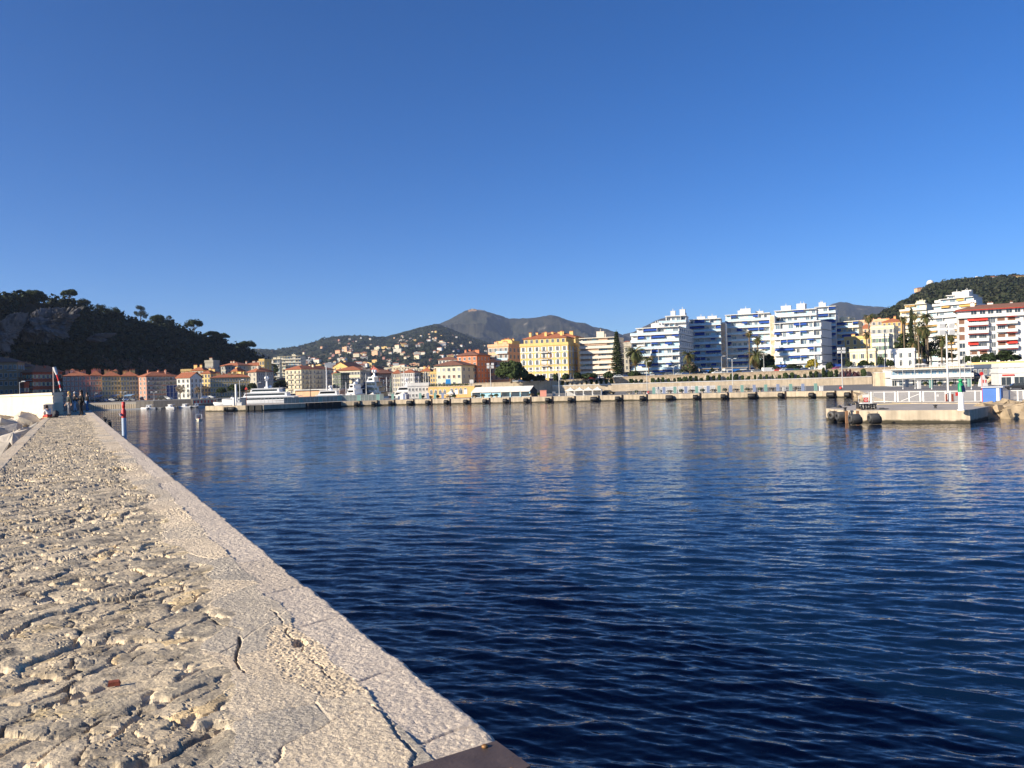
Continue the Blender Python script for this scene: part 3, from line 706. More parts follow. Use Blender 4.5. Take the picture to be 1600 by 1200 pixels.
def bld(label, pL, pM, pS, py, Y, a, z0, eave_py, wall, rows=4, cf=5, cs=3, name='apartment_house', cat='building', roof=('hip', 2.5, .5), roofm=None, side=None,
        win=(1.0, 1.7), sh='grey', sides='fs', chim=3, balc=None, cornice=True, group=None, skip=0, base=None, arch=False, blindp=0, awn=None, seed=None, top=None, lvis=False, balside=None):
    rg = random.Random(seed if seed is not None else int(pM*7+Y)); a = R(a)+phi(pM)
    A, W, D, M_ = solve(pL, pM, pS, py, Y, a)
    ze = zat(pM, eave_py, M_.y); Ht = ze-z0
    t = thing(name, label, cat, (A.x, A.y, z0), -a, group)
    mb = MB(); mb.box(0, W, 0, D, -1, Ht, wall)
    if cornice:
        cm = base or wall
        mb.box(-.25, W+.25, -.25, D+.25, Ht-.32, Ht-.02, WFR if cornice == 'white' else cm)
        if cornice == 'band':
            mb.box(-.08, W+.08, -.08, D+.08, Ht*.27, Ht*.27+.3, WFR); mb.box(-.08, W+.08, -.08, D+.08, Ht*.80, Ht*.80+.25, WFR)
    if roof[0] == 'gable' and len(roof) > 3 and roof[3] == 'y': mb.raw([(0, 0, Ht), (W, 0, Ht), (W/2, 0, Ht+roof[1]*.96), (0, D, Ht), (W, D, Ht), (W/2, D, Ht+roof[1]*.96)], [(0, 1, 2), (3, 5, 4)], wall)
    if roof[0] == 'gable' and (len(roof) < 4 or roof[3] == 'x'): mb.raw([(W, 0, Ht), (W, D, Ht), (W, D/2, Ht+roof[1]*.96), (0, 0, Ht), (0, D, Ht), (0, D/2, Ht+roof[1]*.96)], [(0, 1, 2), (3, 5, 4)], wall)
    w_o = mb.build('wall', t)
    rm = roofm or TILE; rb = MB()
    if roof[0] == 'hip': roof_hip(rb, W, D, Ht+.0, roof[1], roof[2], rm)
    elif roof[0] == 'gable': roof_gable(rb, W, D, Ht+.26, roof[1], roof[2], rm, roof[3] if len(roof) > 3 else 'x')
    else:
        rb.box(-.15, W+.15, -.15, .15, Ht+.0, Ht+.9, wall); rb.box(-.15, W+.15, D-.15, D+.15, Ht, Ht+.9, wall)
        rb.box(-.15, .15, .15, D-.15, Ht, Ht+.9, wall); rb.box(W-.15, W+.15, .15, D-.15, Ht, Ht+.9, wall); rb.box(.15, W-.15, .15, D-.15, Ht, Ht+.1, ASPH)
    ro = rb.build('roof', t)
    for k in range(chim):
        cb = MB(); cx = W*(.12+.76*(k+.5*rg.random())/max(chim, 1)); cy = D*rg.uniform(.25, .7); s = rg.uniform(.4, .9); hh = (roof[1] if roof[0] != 'flat' else 1)*.6+rg.uniform(.6, 1.3)
        cb.box(-s, s, -.35, .35, -1.0, hh, wall); cb.box(-s-.1, s+.1, -.45, .45, hh+.0, hh+.15, rm)
        for q in (-.5, .5): cb.tube((q*s, 0, hh+.15), (q*s, 0, hh+.55), .12, .1, rm, 6)
        put(cb.mesh('chimney'), 'chimney', ro, cx, cy, Ht+.3)
    faces = []
    if 'f' in sides: faces.append((cf, W, lambda u: (u, 0), 0))
    if 's' in sides: faces.append((cs, D, lambda u: (W, u), math.pi/2))
    if 'l' in sides: faces.append((cs, D, lambda u: (0, D-u), -math.pi/2))
    st = (Ht-.5)/rows
    for nc, Wd, fn, rz in faces:
        if nc <= 0: continue
        ww = min(win[0], Wd/nc*.5); wh = min(win[1], st*.62); shh = sh if (sh and Wd/nc > ww*2.0) else None
        for r_ in range(skip, rows):
            for c_ in range(nc):
                u = Wd*(c_+.5)/nc; x, y = fn(u); z = st*r_+st*.26+.1
                bl = rg.choice(['grey', 'white', 'brown']) if rg.random() < blindp else None
                ar = arch and (arch is True or r_ in arch)
                if top and r_ == rows-1: me = winmesh(ww*.8, wh*top, None)
                else: me = winmesh(ww, wh, shh, ar, bl)
                if rz == 0: off = (x, y-.001, z)
                elif rz > 0: off = (x+.001, y, z)
                else: off = (x-.001, y, z)
                put(me, 'window', t, *off, rz)
    if balc:
        for (r_, u0, u1, kind) in balc:
            w_ = (u1-u0)*W; put(balmesh(w_, 1.1, base or WHT, kind), 'balcony', t, (u0+u1)/2*W, 0, st*r_+.25)
    if balside:
        for (r_, u0, u1, kind) in balside:
            w_ = (u1-u0)*D; put(balmesh(w_, 1.1, base or WHT, kind), 'balcony', t, W, (u0+u1)/2*D, st*r_+.25, math.pi/2)
    if awn:
        for (r_, u0, u1, m_) in awn:
            ab = MB(); w_ = (u1-u0)*W; ab.box(-w_/2, w_/2, -1.4, 0, -.05, 0, m_, Matrix.Rotation(R(28), 4, 'X')); put(ab.mesh('awning'), 'awning', t, (u0+u1)/2*W, -.02, st*(r_+.95))
    return t, W, D, Ht

GLT = M('pale_balcony_glass', (.13, .18, .22), .15, .3, 2, spec=.7)
def terrace_block(label, pL, pM, pS, py, Y, a, z0, top_py, floors, bays, colr=None, awnp=.3, awm=None, group=None, edge=None, panel=None, seed=1, rail='panel', setback=(), sidewin=0, solid_side=True, penth=True, glassy=.42, name='apartment_block', proud=1.5, divs=True):
    """flats with a full-width balcony on each floor"""
    rg = random.Random(seed); a = R(a)+phi(pM); A, W, D, M_ = solve(pL, pM, pS, py, Y, a); ze = zat(pM, top_py, M_.y); Ht = ze-z0
    wall = colr or WHT; edge = edge or WHT; t = thing(name, label, 'building', (A.x, A.y, z0), -a, group)
    fh = Ht/floors; mb = MB(); sbk = [0]*floors
    for (f0, l, r_) in setback:
        for k in range(f0, floors): sbk[k] = (l, r_)
    ext = [(0, W) if not s else (s[0]*W, W-s[1]*W) for s in sbk]
    for k in range(floors): mb.box(ext[k][0], ext[k][1], 0, D, k*fh-(1 if k == 0 else 0), (k+1)*fh-.28, wall)
    mb.build('wall', t)
    rb = MB(); rb.box(ext[-1][0]-.2, ext[-1][1]+.2, -proud, D, Ht-.28, Ht, edge); ro = rb.build('roof', t)
    if penth:
        for q in range(penth if isinstance(penth, int) and penth > 1 else 2):
            pb = MB(); x0 = ext[-1][0]+(ext[-1][1]-ext[-1][0])*rg.uniform(.1, .75); w_ = rg.uniform(1.5, 4.5); h_ = rg.uniform(1.2, 2.8)
            pb.box(0, w_, 0, 3, 0, h_, wall); pb.box(-.15, w_+.15, -.15, 3.15, h_, h_+.15, edge); pb.tube((w_/2, 1, h_+.15), (w_/2, 1, h_+1.2), .12, .12, wall, 6); put(pb.mesh('rooftop_hut'), 'rooftop_hut', ro, x0, rg.uniform(1, D*.5), Ht)
    bays_x = [k/bays for k in range(bays+1)]
    for k in range(floors):
        x0, x1 = ext[k]; Wk = x1-x0
        if k > 0:
            sb = MB(); px0, px1 = ext[k-1]
            sb.box(px0-.15, px1+.15, -proud, -.003, k*fh-.28, k*fh-.02, edge)
            if rail == 'solid': sb.box(px0-.1, px1+.1, -proud, -proud+.12, k*fh-.02, k*fh+.85, edge)
            else:
                sb.box(px0, px1, -proud, -proud+.06, k*fh+.86, k*fh+.93, edge)
                sb.box(px0, px1, -proud+.01, -proud+.04, k*fh+.0, k*fh+.80, panel or PNL_ if rail == 'panel' else edge)
            for q in (px0-.1, px1+.02): sb.box(q, q+.08, -proud+.12, -.003, k*fh-.02, k*fh+.9, edge)
            put(sb.mesh('balcony'), 'balcony', t, 0, 0, 0)
        nb = max(2, int(round(bays*Wk/W)))
        for c in range(nb):
            u = x0+Wk*(c+.5)/nb; bw = Wk/nb
            ty = rg.random(); ww = bw*rg.choice([.42, .55, .68]); hh = fh*.68
            if ty < glassy: me = winmesh(round(ww, 1), round(hh, 1), None, glass=GLT if k % 2 or c % 3 else None)
            elif ty < glassy+.32: me = winmesh(round(ww, 1), round(hh, 1), None, glass=GLP)
            else: me = winmesh(round(ww*.8, 1), round(hh, 1), None, blind=rg.choice(['white', 'blue', 'white']))
            put(me, 'window', t, u, -.001, k*fh+.12)
            if divs and c and rg.random() < .35:
                db = MB(); db.box(-.07, .07, -proud+.15, 0, 0, fh-.3, wall); put(db.mesh('partition'), 'partition', t, x0+Wk*c/nb, -.004, k*fh)
        if awm:
            c = 0
            while c < nb:
                if rg.random() < awnp:
                    n = rg.choice([1, 1, 2, 3]); n = min(n, nb-c); w_ = Wk*n/nb*.94; dr = rg.uniform(10, 45)
                    ab = MB(); ab.box(-w_/2, w_/2, -proud*1.05, 0, -.05, 0, awm, Matrix.Rotation(R(dr), 4, 'X')); ab.box(-w_/2, w_/2, -proud*1.05, -proud*1.05+.03, -.35, -.03, awm, Matrix.Rotation(R(dr), 4, 'X'))
                    put(ab.mesh('awning'), 'awning', t, x0+Wk*(c+n/2)/nb, -.1, (k+1)*fh-.32); c += n
                c += 1
    if sidewin:
        for k in range(floors):
            for c in range(sidewin): put(winmesh(1.4, 1.3, None), 'window', t, W+.001, D*(c+.5)/sidewin, k*fh+.9, math.pi/2)
    return t, W, D, Ht

def wood_beam(): pass
# ================================================================ left bank
c_brown = wallm('ochre_brown_render', (.42, .26, .14)); c_red = wallm('brick_red_render', (.62, .13, .055)); c_pink = wallm('dusty_pink_render', (.50, .27, .20))
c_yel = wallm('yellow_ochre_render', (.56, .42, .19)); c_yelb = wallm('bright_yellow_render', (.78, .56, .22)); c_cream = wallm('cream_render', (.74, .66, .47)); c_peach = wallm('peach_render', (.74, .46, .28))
c_salm = wallm('salmon_render', (.66, .26, .14)); c_rose = wallm('rose_render', (.52, .27, .22)); c_ygold = wallm('golden_yellow_render', (.72, .50, .20)); c_pale = wallm('pale_cream_render', (.78, .73, .60)); c_green = wallm('olive_green_render', (.12, .15, .10))
c_dark = wallm('dark_red_render', (.17, .07, .055)); c_white = WHT; c_grey = wallm('grey_beige_render', (.44, .41, .34)); c_oran = wallm('orange_yellow_render', (.66, .39, .15)); c_coral = wallm('coral_red_render', (.48, .14, .11))
ZL = 3.2
bld('ochre brown apartment house cut by the left picture edge', -40, 28, None, 590, 372, 14, ZL, 565, c_brown, 5, 9, 3, sh='grey', roof=('hip', 2.6, .6), roofm=TILE2, balc=[(3, .3, .44, 'iron'), (3, .55, .72, 'iron'), (3, .8, .97, 'iron'), (4, .76, .97, 'iron')])
bld('dull brown house squeezed between the ochre house and the red one', 26, 50, None, 590, 400, 14, ZL, 572.5, c_brown, 5, 4, 3, sh='grey', roof=('hip', 2, .5), roofm=TILE2)
bld('brick red apartment house with a sunlit narrow front and tiled hip roof', 35, 51, 97, 590, 372, 62, ZL, 581, c_red, 4, 3, 7, sh='cream', roof=('hip', 3.2, .8), balc=[(1, .3, .95, 'iron'), (2, .3, .95, 'iron'), (3, .4, .95, 'iron')], chim=2)
bld('low red annexe on the left of the red apartment house', 31, 38, 45, 602, 366, 62, ZL, 600, c_red, 2, 2, 1, sh='cream', roof=('flat',), chim=0)
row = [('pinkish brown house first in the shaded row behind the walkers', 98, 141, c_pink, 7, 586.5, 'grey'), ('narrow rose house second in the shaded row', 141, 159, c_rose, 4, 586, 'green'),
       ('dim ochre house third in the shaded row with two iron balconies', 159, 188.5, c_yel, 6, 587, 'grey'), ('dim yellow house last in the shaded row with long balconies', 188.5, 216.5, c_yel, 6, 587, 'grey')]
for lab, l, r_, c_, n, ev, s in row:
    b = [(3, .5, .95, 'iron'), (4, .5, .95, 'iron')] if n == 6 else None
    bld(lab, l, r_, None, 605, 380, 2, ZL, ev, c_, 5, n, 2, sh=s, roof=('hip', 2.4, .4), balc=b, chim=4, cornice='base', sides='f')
# sunlit dormers and attic rooms standing up from those roofs
for i, (px, py, w_, c_, lab) in enumerate([(113, 577.5, 7, c_pale, 'small pale roof hut with red tiles above the pinkish brown house'), (127, 580, 5, WHT, 'white dormer near the right of the pinkish brown house roof'), (152, 580, 5, c_yelb, 'small yellow dormer above the narrow rose house'),
                                    (170, 579.5, 6, WHT, 'white skylight house over the dim ochre house'), (180, 578.5, 7, c_yelb, 'yellow attic room rising between the two ochre houses'), (197, 581, 6, c_pale, 'pale dormer above the dim yellow house')]):
    bld(lab, px-w_/2, px+w_/2, None, py, 384, 0, zat(px, 587, 384)-.2, py+1, c_, 1, 1, 1, name='roof_dormer', cat='dormer', sh=None, roof=('hip', .9, .25), chim=0, win=(.8, .9), sides='f')
bld('dusty pink house with dark balconies and a blue scaffold at its right corner', 217, 229, 277.5, 605, 372, 68, ZL, 587.5, c_pink, 5, 2, 7, sh='grey', roof=('hip', 2.2, .6), chim=4, balside=[(2, .2, .45, 'iron'), (3, .2, .45, 'iron'), (3, .65, .9, 'iron'), (4, .05, .95, 'iron')])
# blue scaffold sheet
b0 = at(269, 615, 368)
t_ = thing('scaffold', 'blue netted scaffold on the corner of the dusty pink house', 'scaffold', (b0.x, b0.y, ZL), -R(-20))
NET = M('blue_scaffold_net', (.015, .04, .16), .8, .2, 1); mb = MB(); mb.box(-2.3, 2.3, -1.2, -1.1, 0, 6.6, NET); mb.box(2.2, 2.3, -1.1, 1, 0, 6.6, NET); mb.build('net', t_)
mb = MB()
for x in (-2.4, -.8, .8, 2.4):
    mb.tube((x, -1.25, 0), (x, -1.25, 7), .05, .05, GREYM, 5)
for z in (1.1, 3.2, 5.3): mb.tube((-2.4, -1.25, z), (2.4, -1.25, z), .05, .05, GREYM, 5)
mb.build('pole_frame', t_)
bld('white gabled house with a sunlit upper front and red roof by the bare trees', 276.5, 297, 316, 605, 366, 38, ZL, 590.5, wallm('white_stucco', (.80, .78, .70)), 4, 3, 3, sh=None, roof=('gable', 2.6, .6, 'x'), chim=1, arch=[0])
bld('bright yellow house high behind the white gabled house', 300, 317.5, 328, 585, 400, 30, ZL, 578, c_yelb, 6, 3, 2, sh='grey', roof=('hip', 2.2, .5), chim=2)
bld('dim yellow wing with three windows right of the bright yellow house', 314, 329, 345, 590, 392, 30, ZL, 583, c_yelb, 5, 3, 3, sh=None, roof=('hip', 1.6, .4), chim=2)
bld('olive house low behind the dusty pink house', 283, 300, None, 590, 410, 20, ZL, 579, c_yel, 5, 3, 2, sh='grey', roof=('flat',), chim=0, sides='f')
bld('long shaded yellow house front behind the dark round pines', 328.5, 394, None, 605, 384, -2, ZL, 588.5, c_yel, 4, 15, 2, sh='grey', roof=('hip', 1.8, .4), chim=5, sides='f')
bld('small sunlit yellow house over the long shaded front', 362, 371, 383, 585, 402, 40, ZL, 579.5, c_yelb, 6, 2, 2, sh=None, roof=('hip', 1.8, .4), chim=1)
bld('short sunlit yellow room beside the small sunlit yellow house', 373, 381, 396, 590, 398, 40, ZL, 583.5, c_yelb, 5, 1, 3, sh=None, roof=('flat',), chim=0)
bld('grey beige five storey house with an orange roof left of the masts', 388, 401, 426, 600, 380, 58, ZL, 580.5, c_grey, 5, 2, 8, sh=None, win=(1.0, 1.6), roof=('hip', 2.2, .7), chim=3)
bld('broad dim house with pale red roof behind the grey beige house', 345, 372, 392, 575, 440, 40, ZL, 570.5, c_grey, 7, 5, 3, sh='grey', roof=('hip', 2.2, .6), chim=2)
bld('long low dim house on the hill foot near the end of the dark wood', 374, 412, 427, 575, 455, 30, ZL, 570, c_grey, 7, 6, 3, sh='grey', roof=('hip', 1.8, .5), chim=4)
bld('bright yellow turret room at the foot of the dark wood end', 405, 413, None, 570, 450, 20, ZL, 563, c_yelb, 7, 2, 1, sh=None, roof=('flat',), chim=0)
# grey hillside villa
bld('pale grey villa with a small tower in the bare wood', 320, 333, 343, 567, 432, 30, 12, 565, c_grey, 2, 4, 2, sh=None, roof=('flat',), chim=1, name='villa')

# ================================================================ town beyond the inner harbour
ZT = 2.4
bld('cream house front with stacked white balconies by the yacht mast', 446, 471, 522, 595, 500, 35, ZT, 576.5, c_cream, 5, 4, 9, sh=None, roof=('hip', 2.6, .6), chim=4, balc=[(r_, u, u+.34, 'iron') for r_ in (1, 2, 3, 4) for u in (.12, .6)], balside=[(r_, u, u+.2, 'iron') for r_ in (1, 2, 3, 4) for u in (.08, .4, .72)])
bld('long cream house with a bright orange roof and a regular row of windows', 522, 563, 581, 595, 490, 25, ZT, 577.5, c_cream, 4, 9, 4, sh='grey', roof=('hip', 2.6, .7), chim=0)
bld('dark green house in shade before the long cream house', 521, 533, 546, 600, 470, 40, ZT, 585, c_green, 4, 3, 3, sh=None, roof=('flat',), chim=0)
bld('small cream house with red roof wedged beside the dark green house', 519, 527, 535, 595, 480, 30, ZT, 584, c_cream, 4, 2, 2, sh=None, roof=('hip', 1.6, .4), chim=1)
bld('yellow gabled hall behind the orange roofs', 520, 543, 566, 575, 640, 30, ZT, 573, c_yelb, 8, 3, 3, sh=None, roof=('gable', 4, .5, 'y'), chim=0)
bld('coral red gabled house among the roofs', 578, 590, 600, 585, 560, 30, ZT, 577, c_coral, 5, 0, 0, sh=None, roof=('gable', 2.2, .3, 'y'), chim=1)
bld('dark red shaded quayside house with a wide cornice', 580, 590, 620, 600, 500, 66, ZT, 583.5, c_dark, 4, 2, 9, sh='dark', roof=('hip', 2.6, .8), roofm=TILE2, chim=3)
bld('dim grey house between the cream house and the coral gable', 565, 579, None, 600, 495, -10, ZT, 579, c_grey, 4, 4, 2, sh='grey', roof=('flat',), chim=1, sides='f')
bld('cream house with brown roof left of the house with green shutters', 614, 627, None, 600, 480, 10, ZT, 583, c_cream, 4, 4, 2, sh='white', roof=('hip', 2.4, .5), chim=2)
bld('white house with green shutters and a row of dormers', 627, 648, 659, 600, 470, 20, ZT, 581.5, c_white, 4, 7, 4, sh='green', roof=('hip', 2.0, .4), chim=3)
bld('yellow house with red roof behind the sailboat masts', 658, 673, 681, 595, 480, 20, ZT, 579.5, c_yelb, 5, 4, 3, sh='green', roof=('hip', 2.2, .5), chim=4)
bld('tall narrow yellow and brown house left of the pale cream building', 672, 684, None, 595, 440, 10, ZT, 583, c_yelb, 4, 3, 2, sh='brown', roof=('flat',), chim=1)
# curved cream flats higher up
terrace_block('long cream balcony flats on the slope behind the harbour town', 434, 470, 478, 565, 900, 12, 10, 556, 9, 9, c_cream, 0, None, edge=c_pale, rail='solid', seed=5, penth=2)
terrace_block('low stepped cream flats left of the long balcony flats', 424, 437, None, 568, 880, 12, 10, 561, 6, 4, c_cream, 0, None, edge=c_pale, rail='solid', seed=6, penth=2)

# ================================================================ behind the quay
def by(px): return WY(px)
bld('pale cream three storey building with a brown hip roof and chamfered corner', 682, 721, 744, 585, 318, 16, 5.2, 569.5, wallm('light_cream_render', (.80, .73, .52)), 3, 5, 3, sh=None, win=(1.5, 1.2), roof=('hip', 2.0, .9), roofm=TILE2, chim=0, blindp=.5)
bld('white villa with a flat brown roof behind the pale cream building', 685, 713, None, 562, 372, 12, 7, 561, c_pale, 5, 5, 2, sh='blue', roof=('hip', 1.6, .5), roofm=TILE2, chim=0, sides='f')
bld('salmon building with a dark side wall and brown tiled roof', 715, 745.5, 766, 575, 338, 22, 6, 554, c_salm, 5, 4, 4, sh=None, win=(.9, 1.2), roof=('hip', 1.8, .7), roofm=TILE2, chim=6, skip=0)
bld('peach building with blue balconies behind the big umbrella pine', 763, 795, 813, 565, 352, 22, 7, 540, c_peach, 5, 4, 3, sh='grey', roof=('flat',), chim=3, balc=[(r_, .42, .98, 'glass') for r_ in (1, 2, 3, 4)], skip=0)
bld('brick house with tall yellow chimney stacks above the peach building', 776, 800, 812, 540, 366, 22, 7, 535, c_yelb, 6, 3, 2, sh=None, roof=('flat',), chim=7)
T_, W_, D_, H_ = bld('big golden yellow five storey house with arched white shuttered windows', 813, 888, 903, 560, 318, 15, 7, 537.5, c_ygold, 5, 7, 3, sh='white', win=(1.05, 1.9), roof=('flat',), cornice='band', arch=[2, 3], balc=[(2, .42, .60, 'iron'), (3, .42, .60, 'iron'), (4, .42, .60, 'iron')], chim=0, blindp=.08, name='town_mansion')
mb = MB(); mb.box(1.2, W_-1.2, 1.6, D_-1.2, H_+.1, H_+3.0, c_ygold); ag = mb.build('attic_storey', T_)
for k in range(8): put(winmesh(1.0, 1.7, None), 'window', ag, 1.2+(W_-2.4)*(k+.5)/8, 1.599, H_+.7)
mb = MB(); roof_hip(mb, W_-2.4, D_-2.8, 0, 2.6, .5, TILE); rr_ = put(mb.mesh('roof'), 'attic_roof', T_, 1.2, 1.6, H_+3.05)
for k in range(7):
    cb = MB(); cb.box(-.5, .5, -.35, .35, -1, 1.5, c_ygold); cb.box(-.6, .6, -.45, .45, 1.5, 1.7, TILE); put(cb.mesh('chimney'), 'chimney', rr_, 1.5+(W_-5)*(k+.4)/7, 2+(k % 3)*2.2, 1.0)
bld('orange roofed annexe standing up behind the golden yellow house', 850, 899, None, 530, 352, 19, 7, 526, c_ygold, 6, 0, 0, sh=None, roof=('hip', 2.2, .4), chim=4)
terrace_block('beige seven storey balcony flats with tan awnings beside the tall conifer', 907, 966, 975, 555, 322, 9, 7, 526, 8, 4, wallm('beige_concrete', (.70, .62, .50)), .35, AWT, edge=wallm('beige_edge', (.76, .69, .57)), rail='solid', seed=11, penth=2, glassy=.8)
bld('old brown house front peeping out between conifer and palm', 970, 988, None, 560, 352, 9, 7, 540, c_grey, 5, 3, 2, sh='grey', roof=('flat',), chim=3)
# the white flats with blue awnings
terrace_block('white flats with pale blue balconies and blue awnings, the leftmost stepped front', 987, 1062, 1090, 545, 318, 11, 7, 509.5, 7, 7, WHT, .4, AWB, edge=WHT, seed=21, setback=[(6, .12, 0)], penth=3, sidewin=9)
terrace_block('set back top storeys of the leftmost white flats', 1030, 1072, None, 505, 336, 5, 7, 492.5, 9, 5, WHT, .2, AWB, edge=WHT, seed=22, penth=3, setback=[(8, .25, 0)])
0 and terrace_block('narrow white stair wing facing sideways in the shaded recess', 1064, 1076, None, 545, 340, 66, 7, 500, 8, 3, WHT, .4, AWB, edge=WHT, seed=23, penth=0)
terrace_block('shaded recessed white flats between two white wings', 1078, 1127, None, 540, 346, 3, 7, 497, 9, 6, WHT, .3, AWB, edge=WHT, seed=24, penth=2)
terrace_block('white flats with long blue awnings right of the mosaic tower', 1135, 1204, None, 540, 352, 3, 7, 488.5, 9, 8, WHT, .5, AWB, edge=WHT, seed=25, penth=3, glassy=.4)
terrace_block('white front block with dark blue parapets and a blank side wall', 1211, 1284, 1300, 540, 322, 14, 7.5, 500.5, 6, 7, WHT, .5, AWB, edge=WHT, seed=26, penth=0, glassy=.35)
terrace_block('set back white upper flats behind the front block', 1211, 1276, None, 500, 352, 4, 7, 482, 10, 7, WHT, .25, AWB, edge=WHT, seed=27, penth=4, glassy=.4)
terrace_block('tallest white tower flats with broad blue awnings at the right end', 1274, 1306, None, 500, 368, 4, 7, 478, 10, 3, WHT, .8, AWB, edge=WHT, seed=28, penth=2)
# mosaic strips between the blocks
MOS = bpy.data.materials.new('mosaic_panel'); MOS.use_nodes = True
n_ = MOS.node_tree; v_ = n_.nodes.new('ShaderNodeTexVoronoi'); v_.inputs['Scale'].default_value = .8; r_ = n_.nodes.new('ShaderNodeValToRGB')
for q, (p_, c_) in zip([r_.color_ramp.elements[0], r_.color_ramp.elements.new(.35), r_.color_ramp.elements.new(.6), r_.color_ramp.elements[-1]], [(0, (.55, .38, .24, 1)), (.35, (.50, .52, .50, 1)), (.6, (.62, .45, .30, 1)), (1, (.45, .55, .58, 1))]): q.color = c_
r_.color_ramp.interpolation = 'CONSTANT'
pos_ = n_.nodes.new('ShaderNodeNewGeometry'); n_.links.new(pos_.outputs['Position'], v_.inputs['Vector']); sp2 = n_.nodes.new('ShaderNodeSeparateColor'); n_.links.new(v_.outputs['Color'], sp2.inputs[0])
n_.links.new(sp2.outputs[0], r_.inputs[0]); n_.links.new(r_.outputs[0], n_.nodes['Principled BSDF'].inputs['Base Color'])
for pl, pr, Y_, top, lab in ((1126, 1135, 348, 504, 'brown and grey mosaic stair tower between recess and white flats'), (1203.5, 1211.5, 346, 492, 'brown and grey mosaic stair tower beside the front block')):
    A, W_, D_, M2 = solve(pl, pr, None, 545, Y_, R(4)+phi(pr)); t_ = thing('stair_tower', lab, 'stair tower', (A.x, A.y, 7), -R(4)-phi(pr)); hh = zat(pr, top, M2.y)-7
    mb = MB(); mb.box(0, W_, 0, 8, -1, hh, WHT); mb.build('shaft', t_); mb = MB(); mb.box(.25, W_-.25, -.08, -.003, .5, hh-.4, MOS); mb.build('mosaic_panel', t_)
# hillside houses right of the white flats
terrace_block('yellow edged flats with blue awnings behind the golden villa', 1306, 1342, None, 510, 368, 8, 10, 501, 7, 4, c_cream, .7, AWB, edge=c_pale, seed=31, penth=4)
bld('golden yellow house with grey windows above the small cream villa', 1320, 1364, None, 545, 338, 12, 9, 527, c_ygold, 4, 4, 2, sh=None, win=(1.0, 1.8), roof=('flat',), chim=1)
bld('small cream villa with a curved gable and arched middle window', 1328, 1368, 1371, 560, 314, 14, 7.2, 547.5, c_cream, 2, 3, 2, sh='cream', roof=('flat',), chim=0, arch=[0], name='villa', win=(1.2, 1.9))
bld('long peach house behind the tall palm', 1343, 1388, None, 505, 420, 8, 12, 500, c_peach, 8, 5, 2, sh='grey', roof=('flat',), chim=3)
bld('red tiled house low behind the trees left of the tall palm', 1343, 1361, None, 512, 396, 8, 12, 512, c_peach, 6, 3, 2, sh=None, roof=('hip', 2.2, .4), chim=1)
bld('cream house with pale shutters right of the tall palm', 1361, 1397, 1404, 530, 356, 8, 9, 511, c_cream, 6, 4, 2, sh='grey', roof=('flat',), chim=0)
bld('pale house with green shutters below the cream house', 1362, 1389, None, 540, 334, 8, 8, 524, c_pale, 4, 3, 2, sh='green', roof=('flat',), chim=0)
bld('orange gabled house beside the upper palm grove', 1378, 1409, None, 505, 392, 8, 12, 501.5, c_oran, 7, 4, 2, sh=None, roof=('hip', 2, .4), chim=2)
bld('white villa with an arched window and stepped parapet over the restaurant', 1387, 1429, 1431, 560, 306, 12, 7.4, 547, wallm('white_villa_render', (.82, .80, .76)), 2, 3, 2, sh=None, roof=('flat',), chim=0, arch=[0], name='villa', win=(1.1, 1.9))
for (pl, pr, base_py, Y_, m_, lab) in ((1340, 1358, 546, 313.6, c_cream, 'c'), (1401, 1416, 545, 305.6, MATS['white_villa_render'], 'w')): pass
terrace_block('cream terraced flats stepping up the green hill', 1400, 1448, 1458, 490, 470, 10, 14, 474, 9, 6, c_cream, .15, AWY, edge=c_pale, seed=41, rail='solid', penth=5, setback=[(6, .14, 0), (8, .3, 0)])
terrace_block('white terraced flats with ochre awnings, stepping up like a staircase', 1440, 1532, 1545, 490, 350, 20, 8, 462, 11, 7, WHT, .3, AWY, edge=WHT, seed=42, rail='solid', penth=3, setback=[(7, .08, 0), (8, .14, .0), (9, .22, .05), (10, .34, .1)])
terrace_block('upper white penthouse floors of the terraced flats', 1462, 1524, None, 470, 362, 14, 8, 458, 12, 5, WHT, .1, AWY, edge=WHT, seed=43, rail='solid', penth=3, setback=[(11, .3, .1)])
T_, W_, D_, H_ = bld('white six storey flats with red awnings and a brown tiled roof', 1498, 1640, None, 510, 268, -8, 7.6, 476, WHT, 7, 0, 0, sh=None, roof=('hip', 1.8, .9), roofm=TILE2, chim=3, name='apartment_block')
st = (H_)/7.0; rg = random.Random(8)
def wx_(p): return (p-1498)/142.0*W_
